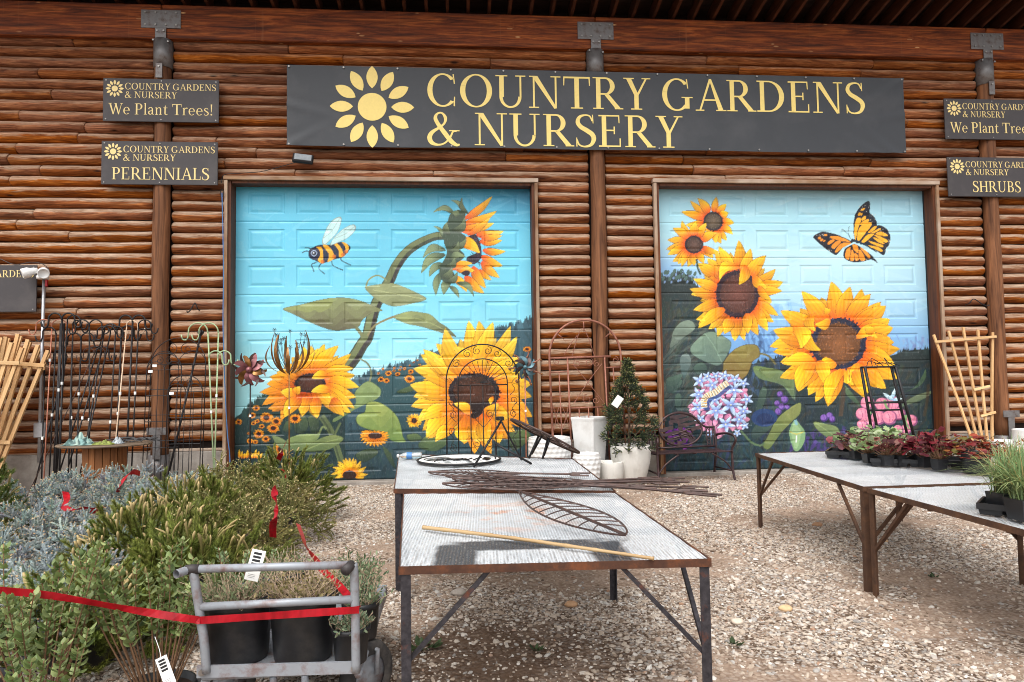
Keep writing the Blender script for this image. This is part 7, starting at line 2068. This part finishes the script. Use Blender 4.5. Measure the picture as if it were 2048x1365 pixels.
potted(560, 1180, 3.42, .125, .25, 'black pot behind the two big cart pots', 7, 90, lin(96,116,76), lin(150,160,116), .3)
def plant_tag(u, v, D, w, h, rot, label, tilt=0):
    p = at(u, v, D)
    e = empty('plant_tag', tuple(p), 0, label, 'plant tag', 'white printed plant tags')
    e.rotation_euler = (R(-8), R(rot), R(tilt))
    MB().bbox(-w/2, w/2, 0, .0012, -h/2, h/2, .0005).build('card', M['white_tag'], e)
    mb = MB()
    for k in range(4): mb.add([(-w*.30, -.0008, h*(.42-.115*k)), (w*.26, -.0008, h*(.42-.115*k)), (w*.26, -.0008, h*(.42-.115*k)-h*.075), (-w*.30, -.0008, h*(.42-.115*k)-h*.075)], [(0,3,2,1)])
    for k in range(3): mb.add([(-w*.3, -.0008, -h*(.3+.05*k)), (w*.2, -.0008, -h*(.3+.05*k)), (w*.2, -.0008, -h*(.308+.05*k)), (-w*.3, -.0008, -h*(.308+.05*k))], [(0,3,2,1)])
    mb.build('print', M['black_print'], e)['kind'] = 'stuff'
    return e
plant_tag(510, 1131, 2.86, .058, .125, 14, 'white plant tag sticking up behind the cart handle')
tg = plant_tag(331, 1342, 2.55, .045, .105, -24, 'white plant tag hanging low among the shrub stems')
MB().tube(crom([(0, 0, .05), (.0, .01, .08), (-.005, .02, .13)], 3), .0012, 4).build('string', M['white_tag'], tg)
# ------------------------------------------------------------------ red ribbon
def ribbon(pts, w, label, twist=None, vert=True):
    P = [np.array(p) for p in crom(pts, 5)]
    mb = MB(); n = len(P)
    for i, p in enumerate(P):
        t = i/(n-1); a = (twist(t) if twist else 0)
        d = P[min(i+1, n-1)]-P[max(i-1, 0)]; d = d/(np.linalg.norm(d)+1e-9)
        up = np.array([0, 0, 1.0]) if vert else np.array([0, -.6, .8])
        s = np.cross(d, up); s /= np.linalg.norm(s)+1e-9; u_ = np.cross(s, d)
        q = u_*math.cos(a)+s*math.sin(a)
        mb.v += [tuple(p-q*w/2), tuple(p+q*w/2)]
    mb.f = [(2*i, 2*i+2, 2*i+3, 2*i+1) for i in range(n-1)]
    o = mb.build('red_ribbon', M['red'], None, False)
    tag(o, label, 'ribbon', 'red marking ribbon round the plants')
    sm = o.modifiers.new('t', 'SOLIDIFY'); sm.thickness = .0006
    return o
ribbon([at(-60,1172,2.55), at(0,1181,2.6), at(110,1193,2.66), at(240,1216,2.72), at(330,1231,2.75), at(392,1240,2.772), at(402,1241,2.776), at(480,1236,2.777), at(600,1228,2.777), at(706,1221,2.777), at(716,1220,2.785), at(719,1219,2.80)], .03, 'red ribbon stretched from the left edge across the cart frame', lambda t: (.3*math.sin(t*9)+.25*math.sin(t*31)) if t < .5 else .12*math.sin(t*40))
ribbon([at(716,1218,2.82), at(703,1200,2.83), at(672,1165,3.0), at(645,1140,3.2), at(632,1120,3.5), at(612,1095,4.0), at(606,1075,4.4), at(596,1048,4.8)], .03, 'red ribbon running back from the cart corner along the conifers', lambda t: 1.2*math.sin(t*5))
ribbon([at(552,975,4.9), at(549,990,4.85), at(553,1005,4.86), at(551,1030,4.85), at(546,1050,4.9), at(546,1075,4.95)], .05, 'red ribbon bow hanging on the corner spruce', lambda t: 1.1*math.sin(t*8), False)
ribbon([at(131,984,5.9), at(134,1000,5.75), at(128,1014,5.65), at(146,1021,5.6), at(170,1017,5.6), at(186,1022,5.65), at(206,1018,5.8)], .05, 'red ribbon curled on top of the left blue spruces', lambda t: .9+.9*math.sin(t*6), False)
ribbon([at(238,985,6.25), at(242,968,6.2), at(255,950,6.3), at(268,944,6.4), at(280,948,6.5)], .05, 'red ribbon looped over the rear blue spruce', lambda t: .5+.7*math.sin(t*5), False)
ribbon([at(557,920,7.0), at(563,905,6.9), at(568,893,7.0), at(572,886,7.1)], .05, 'short red ribbon end on the rear dark pine', lambda t: .4, False)
ribbon([at(562,938,6.95), at(568,942,6.85), at(574,948,6.9), at(569,955,6.95)], .05, 'red ribbon knot low on the rear dark pine', lambda t: .8, False)

# ------------------------------------------------------------------ coral bells, grass and red plant on the right tables
def lobed():
    n = 11; V = [(0, 0, 0)]; 
    for k in range(n):
        a = -PI/2+.35+(2*PI-.7)*k/(n-1); q = 1.0 if k % 2 == 0 else .78
        V.append((q*math.cos(a), .12*math.sin(3*a), .62+q*.72*math.sin(a)))
    V[0] = (0, -.12, .25)
    return np.array(V), np.array([(0, i, i+1) for i in range(1, n)])
LOB = lobed()
def coral_bell(x, y, z, palette, label, seed, h=.17, n=24, pot_=True, size=.040, spread=.095):
    g = np.random.default_rng(seed)
    e = empty('coral_bell', (x, y, z), 0, label, 'potted plant', 'coral bells in nursery trays')
    if pot_:
        mb = MB(); r = .045
        mb.add([(-r*.8,-r*.8,0),(r*.8,-r*.8,0),(r*.8,r*.8,0),(-r*.8,r*.8,0),(-r,-r,.085),(r,-r,.085),(r,r,.085),(-r,r,.085)], [(0,3,2,1),(0,1,5,4),(1,2,6,5),(2,3,7,6),(3,0,4,7),(4,5,6,7)])
        mb.build('pot', M['tray_plastic'], e)
    P, D, S = [], [], []; mb = MB()
    for k in range(n):
        a = g.random()*2*PI; q = spread*math.sqrt(g.random())*1.25; hh = h*(.45+.65*g.random())
        tp = np.array([q*math.cos(a), q*math.sin(a), .06+hh*(1-.35*(q/spread)**2)])
        mb.tube([(0, 0, .08), (tp[0]*.5, tp[1]*.5, tp[2]*.7), tuple(tp)], .0022, 4)
        P.append(tp); D.append([math.cos(a)+g.normal()*.3, math.sin(a)+g.normal()*.3, .15+g.normal()*.3]); S.append(size*(.7+.6*g.random()))
    mb.build('leaf_stalks', M['stalk'], e)['kind'] = 'stuff'
    P, D, S = map(np.array, (P, D, S)); pal = np.array(palette)
    tint = pal[g.integers(len(pal), size=len(P))]*(.7+.6*g.random((len(P), 1)))
    base, F = LOB
    V, Fc, c = scatter(base, F, np.ones((len(base), 3)), P, D, S, np.full(len(P), PI)+g.normal(size=len(P))*.4, tint)
    np_mesh('leaves', V, Fc, M['leaf'], e, c)
    return e
M['stalk'] = mat_plain('leaf_stalk', lin(120,88,62), .7)
RED = [lin(98,30,40), lin(122,36,46), lin(80,32,40)]; GRN = [lin(150,168,120), lin(116,140,86), lin(176,188,150)]; BRN = [lin(110,66,62), lin(92,54,58), lin(134,84,74)]; DUSK = [lin(86,44,58), lin(66,88,52), lin(122,60,66)]
def tray(cx, cy, rz, w, d, nx_, ny_, label, fill):
    e = empty('nursery_tray', (cx, cy, TZ+.004), rz, label, 'tray', 'black nursery trays on the right tables')
    mb = MB()
    for (x0, x1, y0, y1) in ((-w/2, w/2, -d/2, -d/2+.012), (-w/2, w/2, d/2-.012, d/2), (-w/2, -w/2+.012, -d/2+.0125, d/2-.0125), (w/2-.012, w/2, -d/2+.0125, d/2-.0125)): mb.box(x0, x1, y0, y1, .03, .062)
    mb.build('lip', M['tray_plastic'], e)
    for i in range(nx_):
        for j in range(ny_):
            x = -w/2+w*(i+.5)/nx_; y = -d/2+d*(j+.5)/ny_; a = w/nx_*.46; b_ = d/ny_*.46
            mb = MB(); mb.add([(x-a*.85, y-b_*.85, 0), (x+a*.85, y-b_*.85, 0), (x+a*.85, y+b_*.85, 0), (x-a*.85, y+b_*.85, 0), (x-a, y-b_, .045), (x+a, y-b_, .045), (x+a, y+b_, .045), (x-a, y+b_, .045)], [(0,3,2,1),(0,1,5,4),(1,2,6,5),(2,3,7,6),(3,0,4,7)])
            mb.build('cell', M['tray_plastic'], e)
    return e
tA = on_z(1722, 908, TZ+.05); tB = on_z(1830, 920, TZ+.05)
rz = R(-37)
tray(tA[0]+.10, tA[1]+.10, rz, .62, .36, 5, 3, 'black tray of green coral bells at the left of the right table', None)
tray(tB[0]+.03, tB[1]+.03, rz+R(8), .70, .36, 5, 3, 'black tray of burgundy coral bells, nearer the camera', None)
sp_ = [((1690,895),DUSK), ((1712,900),BRN), ((1738,908),GRN), ((1715,890),GRN), ((1745,893),GRN), ((1775,898),GRN), ((1730,882),GRN), ((1765,885),GRN), ((1798,893),GRN), ((1772,912),BRN), ((1800,912),RED), ((1830,908),BRN), ((1850,915),RED), ((1878,920),RED), ((1855,900),DUSK), ((1875,908),RED)]
names = ['coral bell with dusky leaves at the left end of the trays', 'brown-leaved coral bell with a white label, second from left', 'pale green coral bell at the front of the left tray', 'pale green coral bell behind the brown-leaved one', 'pale green coral bell in mid left tray', 'pale green coral bell nearest the obelisk foot',
         'pale green coral bell at the back left of the trays', 'pale green coral bell at the back beside the obelisk', 'pale green coral bell between the two trays', 'brown-leaved coral bell at the front between the trays', 'burgundy coral bell right of the green ones', 'brown-leaved coral bell in the middle of the right tray', 'burgundy coral bell with a white label at the right tray front', 'burgundy coral bell at the right tray corner', 'dusky coral bell at the back of the right tray', 'tallest burgundy coral bell at the far right']
for i, ((u, v), pal) in enumerate(sp_):
    p = on_z(u, v, TZ+.09); coral_bell(p[0], p[1], TZ+.012, pal, names[i], i, .20 if i in (13, 15) else .17, 38)
for i, (u, v) in enumerate(((1700,892),(1710,893),(1798,905),(1822,903),(1838,902),(1858,907))):
    p = on_z(u, v+14, TZ+.05); o = MB().bbox(-.014, .014, 0, .0015, 0, .10, .0005).build('plant_label', M['white_tag']); o.location = (p[0], p[1]-.02, TZ+.06); o.rotation_euler = (R(-12), R(6*(-1)**i), R(20))
    tag(o, ('white plant label at the left end of the trays', 'white plant label second from the left in the trays', 'white plant label at the left of the right tray', 'white plant label third from the right in the right tray', 'white plant label second from the right in the right tray', 'largest white plant label at the right tray corner')[i], 'plant label', 'white labels in the coral bell trays')
def grass(x, y, z, label, seed, n=130, h=.34):
    g = np.random.default_rng(seed)
    e = empty('grass_plant', (x, y, z), 0, label, 'potted plant', 'potted grasses on the right table')
    mb = MB(); r = .065
    mb.add([(-r*.8,-r*.8,0),(r*.8,-r*.8,0),(r*.8,r*.8,0),(-r*.8,r*.8,0),(-r,-r,.11),(r,-r,.11),(r,r,.11),(-r,r,.11)], [(0,3,2,1),(0,1,5,4),(1,2,6,5),(2,3,7,6),(3,0,4,7),(4,5,6,7)])
    mb.build('pot', M['tray_plastic'], e)
    V, F, Cc = [], [], []
    for k in range(n):
        a = g.random()*2*PI; lean = .12+1.1*g.random()**1.3; L = h*(.6+.6*g.random()); b0 = np.array([g.normal()*.022, g.normal()*.022, .10])
        w = .0036; col = (lin(120,148,98)*(1-lean*.3)+lin(176,170,110)*lean*.3)*(.7+.6*g.random())
        if g.random() < .12: col = lin(190,168,116)
        sd = np.array([-math.sin(a), math.cos(a), 0]); o = len(V)
        for i in range(6):
            t = i/5; p = b0+np.array([math.cos(a)*L*lean*t**1.5*.9, math.sin(a)*L*lean*t**1.5*.9, L*(t-lean*.62*t**2.4)])
            ww = w*(1-t**2)+.0004
            V += [p-sd*ww, p+sd*ww]; Cc += [col*(.8+.3*t)]*2
        F += [(o+2*i, o+2*i+1, o+2*i+3, o+2*i+2) for i in range(5)]
    np_mesh('blades', V, F, M['leaf'], e, np.array(Cc))
q = on_z(2024, 1034, TZ)
tray(q[0]+.12, q[1]-.02, R(-46), .50, .26, 4, 2, 'black tray of grasses at the right photo edge', None)
for i, (u, v, l) in enumerate(((2012,1026,'grass plant at the left end of the grass tray'), (2050,1040,'grass plant nearest the camera in the grass tray'), (2040,1004,'grass plant at the back of the grass tray'), (2078,1018,'grass plant cut by the right photo edge'))):
    p = on_z(u, v, TZ+.012); grass(p[0], p[1], TZ+.012, l, i, 260, .29)
p = on_z(1948, 948, TZ)
e = empty('red_leaved_plant', (p[0]+.02, p[1], TZ+.004), 0, 'red and orange leaved plant spilling from a black pot', 'potted plant')
plant_pot(e, .105, .19)
g = np.random.default_rng(9); P = []; D = []; S = []; Tn = []; mb = MB()
for k in range(240):
    a = g.random()*2*PI; q_ = .21*math.sqrt(g.random()); z = .22+.07*g.random()-.6*max(0, q_-.10)+(-.09*g.random() if q_ > .11 else 0)
    P.append([q_*math.cos(a), q_*math.sin(a), z]); D.append([math.cos(a), math.sin(a), -.1+g.normal()*.4]); S.append(.018+.022*g.random()); Tn.append([lin(122,40,40), lin(146,66,44), lin(98,40,40), lin(158,100,54), lin(104,96,50)][g.integers(5)])
    if k % 5 == 0: mb.tube([(0, 0, .16), (P[-1][0]*.6, P[-1][1]*.6, .22), tuple(P[-1])], .002, 4)
mb.build('runners', M['stalk'], e)['kind'] = 'stuff'
base, F = LOB
V, Fc, c = scatter(base, F, np.ones((len(base), 3)), np.array(P), np.array(D, float), np.array(S), np.full(len(P), PI), np.array(Tn)*(.7+.6*g.random((len(P), 1))))
np_mesh('leaves', V, Fc, M['leaf'], e, c)
p = on_z(2005, 955, TZ)
e = empty('rust_leaved_plant', (p[0]+.05, p[1], TZ+.004), 0, 'rust brown leaved plant behind the grass on the right table', 'potted plant')
plant_pot(e, .08, .15)
twig_mass(e, .08, .13, 60, 33, lin(130,70,46), lin(176,96,60), .1, .14, .026)

# ------------------------------------------------------------------ loose gravel, stones, weeds
def gravel():
    me = bpy.data.meshes.new('gravel'); n = 60
    xs = np.linspace(-3.4, 9.6, 53); ys = np.linspace(-8.4, -.17, 34)
    X, Y = np.meshgrid(xs, ys)
    V = np.stack([X, Y, X*0+.001], -1).reshape(-1, 3); I = np.arange(V.shape[0]).reshape(X.shape)
    F = np.stack([I[:-1, :-1], I[:-1, 1:], I[1:, 1:], I[1:, :-1]], -1).reshape(-1, 4)
    o = np_mesh('gravel', V, F, None)
    tag(o, kind='stuff')
    ng = bpy.data.node_groups.new('gravel_scatter', 'GeometryNodeTree')
    ng.interface.new_socket('Geometry', in_out='INPUT', socket_type='NodeSocketGeometry')
    ng.interface.new_socket('Geometry', in_out='OUTPUT', socket_type='NodeSocketGeometry')
    nn = ng.nodes; lk = ng.links
    gi = nn.new('NodeGroupInput'); go = nn.new('NodeGroupOutput')
    pos = nn.new('GeometryNodeInputPosition')
    nz = nn.new('ShaderNodeTexNoise'); nz.inputs['Scale'].default_value = .55; nz.inputs['Detail'].default_value = 5; nz.inputs['Roughness'].default_value = .6; nz.inputs['Distortion'].default_value = .4
    lk.new(pos.outputs[0], nz.inputs['Vector'])
    mr = nn.new('ShaderNodeMapRange'); mr.inputs['From Min'].default_value = .575; mr.inputs['From Max'].default_value = .47; mr.inputs['To Min'].default_value = 220; mr.inputs['To Max'].default_value = 2600
    lk.new(nz.outputs['Fac'], mr.inputs['Value'])
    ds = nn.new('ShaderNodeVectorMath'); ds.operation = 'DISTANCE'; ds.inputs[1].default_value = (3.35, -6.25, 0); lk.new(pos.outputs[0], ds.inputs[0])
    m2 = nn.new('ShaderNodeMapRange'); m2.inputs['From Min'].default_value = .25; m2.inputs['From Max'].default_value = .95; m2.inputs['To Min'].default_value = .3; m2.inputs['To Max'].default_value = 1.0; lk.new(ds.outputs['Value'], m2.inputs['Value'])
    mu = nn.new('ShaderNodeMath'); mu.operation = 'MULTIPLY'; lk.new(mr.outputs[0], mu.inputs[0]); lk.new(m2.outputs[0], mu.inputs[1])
    dp = nn.new('GeometryNodeDistributePointsOnFaces')
    lk.new(gi.outputs[0], dp.inputs['Mesh']); lk.new(mu.outputs[0], dp.inputs['Density'])
    ico = nn.new('GeometryNodeMeshIcoSphere'); ico.inputs['Radius'].default_value = 1.0; ico.inputs['Subdivisions'].default_value = 1
    sm = nn.new('GeometryNodeSetMaterial'); lk.new(ico.outputs[0], sm.inputs['Geometry']); sm.inputs['Material'].default_value = M['pebble']
    ip = nn.new('GeometryNodeInstanceOnPoints'); lk.new(dp.outputs['Points'], ip.inputs['Points']); lk.new(sm.outputs[0], ip.inputs['Instance'])
    rs = nn.new('FunctionNodeRandomValue'); rs.data_type = 'FLOAT_VECTOR'; rs.inputs[0].default_value = (.005, .0045, .003); rs.inputs[1].default_value = (.0155, .012, .0075)
    rr = nn.new('FunctionNodeRandomValue'); rr.data_type = 'FLOAT_VECTOR'; rr.inputs[0].default_value = (-.5, -.5, 0); rr.inputs[1].default_value = (.5, .5, 6.28); rr.inputs['Seed'].default_value = 5
    ru = nn.new('FunctionNodeRandomValue'); ru.inputs['Seed'].default_value = 9
    pw = nn.new('ShaderNodeMath'); pw.operation = 'POWER'; pw.inputs[1].default_value = 4.0; lk.new(ru.outputs[1], pw.inputs[0])
    ma = nn.new('ShaderNodeMath'); ma.operation = 'MULTIPLY_ADD'; ma.inputs[1].default_value = 1.5; ma.inputs[2].default_value = .62; lk.new(pw.outputs[0], ma.inputs[0])
    sv_ = nn.new('ShaderNodeVectorMath'); sv_.operation = 'SCALE'; lk.new(rs.outputs[0], sv_.inputs[0]); lk.new(ma.outputs[0], sv_.inputs['Scale'])
    lk.new(sv_.outputs[0], ip.inputs['Scale']); lk.new(rr.outputs[0], ip.inputs['Rotation'])
    lk.new(ip.outputs[0], go.inputs[0])
    md = o.modifiers.new('scatter', 'NODES'); md.node_group = ng
m = N('pebble'); r_ = m.rand(); p_ = m.obj()
c_ = m.ramp(r_, [(0, lin(96,80,66)), (.1, lin(132,113,97)), (.25, lin(166,149,132)), (.5, lin(184,169,153)), (.7, lin(198,188,176)), (.8, lin(140,134,129)), (.93, lin(216,210,201)), (1, lin(158,124,100))])
M['pebble'] = m.done(m.bsdf(c_, .85, 0, None, .25))
gravel()
for i, (u, v, s, lab) in enumerate(((1142,1213,.034,'tan stone under the front mesh table'), (918,1190,.042,'grey stone under the front table near the left leg'), (1635,1053,.04,'brown stone under the right table'), (1572,1222,.036,'tan stone on open gravel between the tables'), (1475,1248,.032,'pale stone on gravel right of the front table leg'), (1767,1085,.03,'flat tan stone behind the paired table legs'))):
    g = np.random.default_rng(i); mb = MB(); n = 10
    for j in range(7):
        th = PI*j/6
        for k in range(n):
            q = 1+.14*math.sin(k*1.9+i+j); mb.v.append((s*1.3*math.sin(th)*math.cos(2*PI*k/n)*q, s*math.sin(th)*math.sin(2*PI*k/n)*q, s*.62*math.cos(th)+s*.4))
    for j in range(6):
        for k in range(n): mb.f.append((j*n+k, (j+1)*n+k, (j+1)*n+(k+1) % n, j*n+(k+1) % n))
    o = mb.build('stone', mat_plain('stone_%d' % i, (lin(186,146,110), lin(168,158,148), lin(170,130,98), lin(204,170,130), lin(206,190,172), lin(196,160,122))[i], .85, 0, .15, 40, .3), None, True)
    o.location = tuple(on_z(u, v, 0)); tag(o, lab, 'stone', 'loose stones on the gravel')
for i, (u, v, n, s, lab) in enumerate(((850,1300,26,.05,'dark green weed by the front left leg of the mesh table'), (1072,1303,10,.03,'tiny weed under the middle of the front table'), (1470,1292,12,.035,'small weed on the gravel right of the front table'), (1868,1158,10,.03,'tiny weed near the paired table legs'))):
    g = np.random.default_rng(60+i); a = g.random(n)*2*PI; P = np.stack([np.cos(a)*.05*g.random(n)*n/20, np.sin(a)*.05*g.random(n)*n/20, np.full(n, .012)], 1)
    D = np.stack([np.cos(a), np.sin(a), .35+.3*g.random(n)], 1)
    V, Fc, c = scatter(LEAF[0]*np.array([.8, 1, 1]), LEAF[1], np.ones((len(LEAF[0]), 3)), P, D, s*(.7+.8*g.random(n)), np.full(n, PI), lin(62,78,48)*(.6+.8*g.random((n, 1))))
    o = np_mesh('weed', V, Fc, M['leaf'], None, c); o.location = tuple(on_z(u, v, 0)); tag(o, lab, 'weed', 'weeds in the gravel')
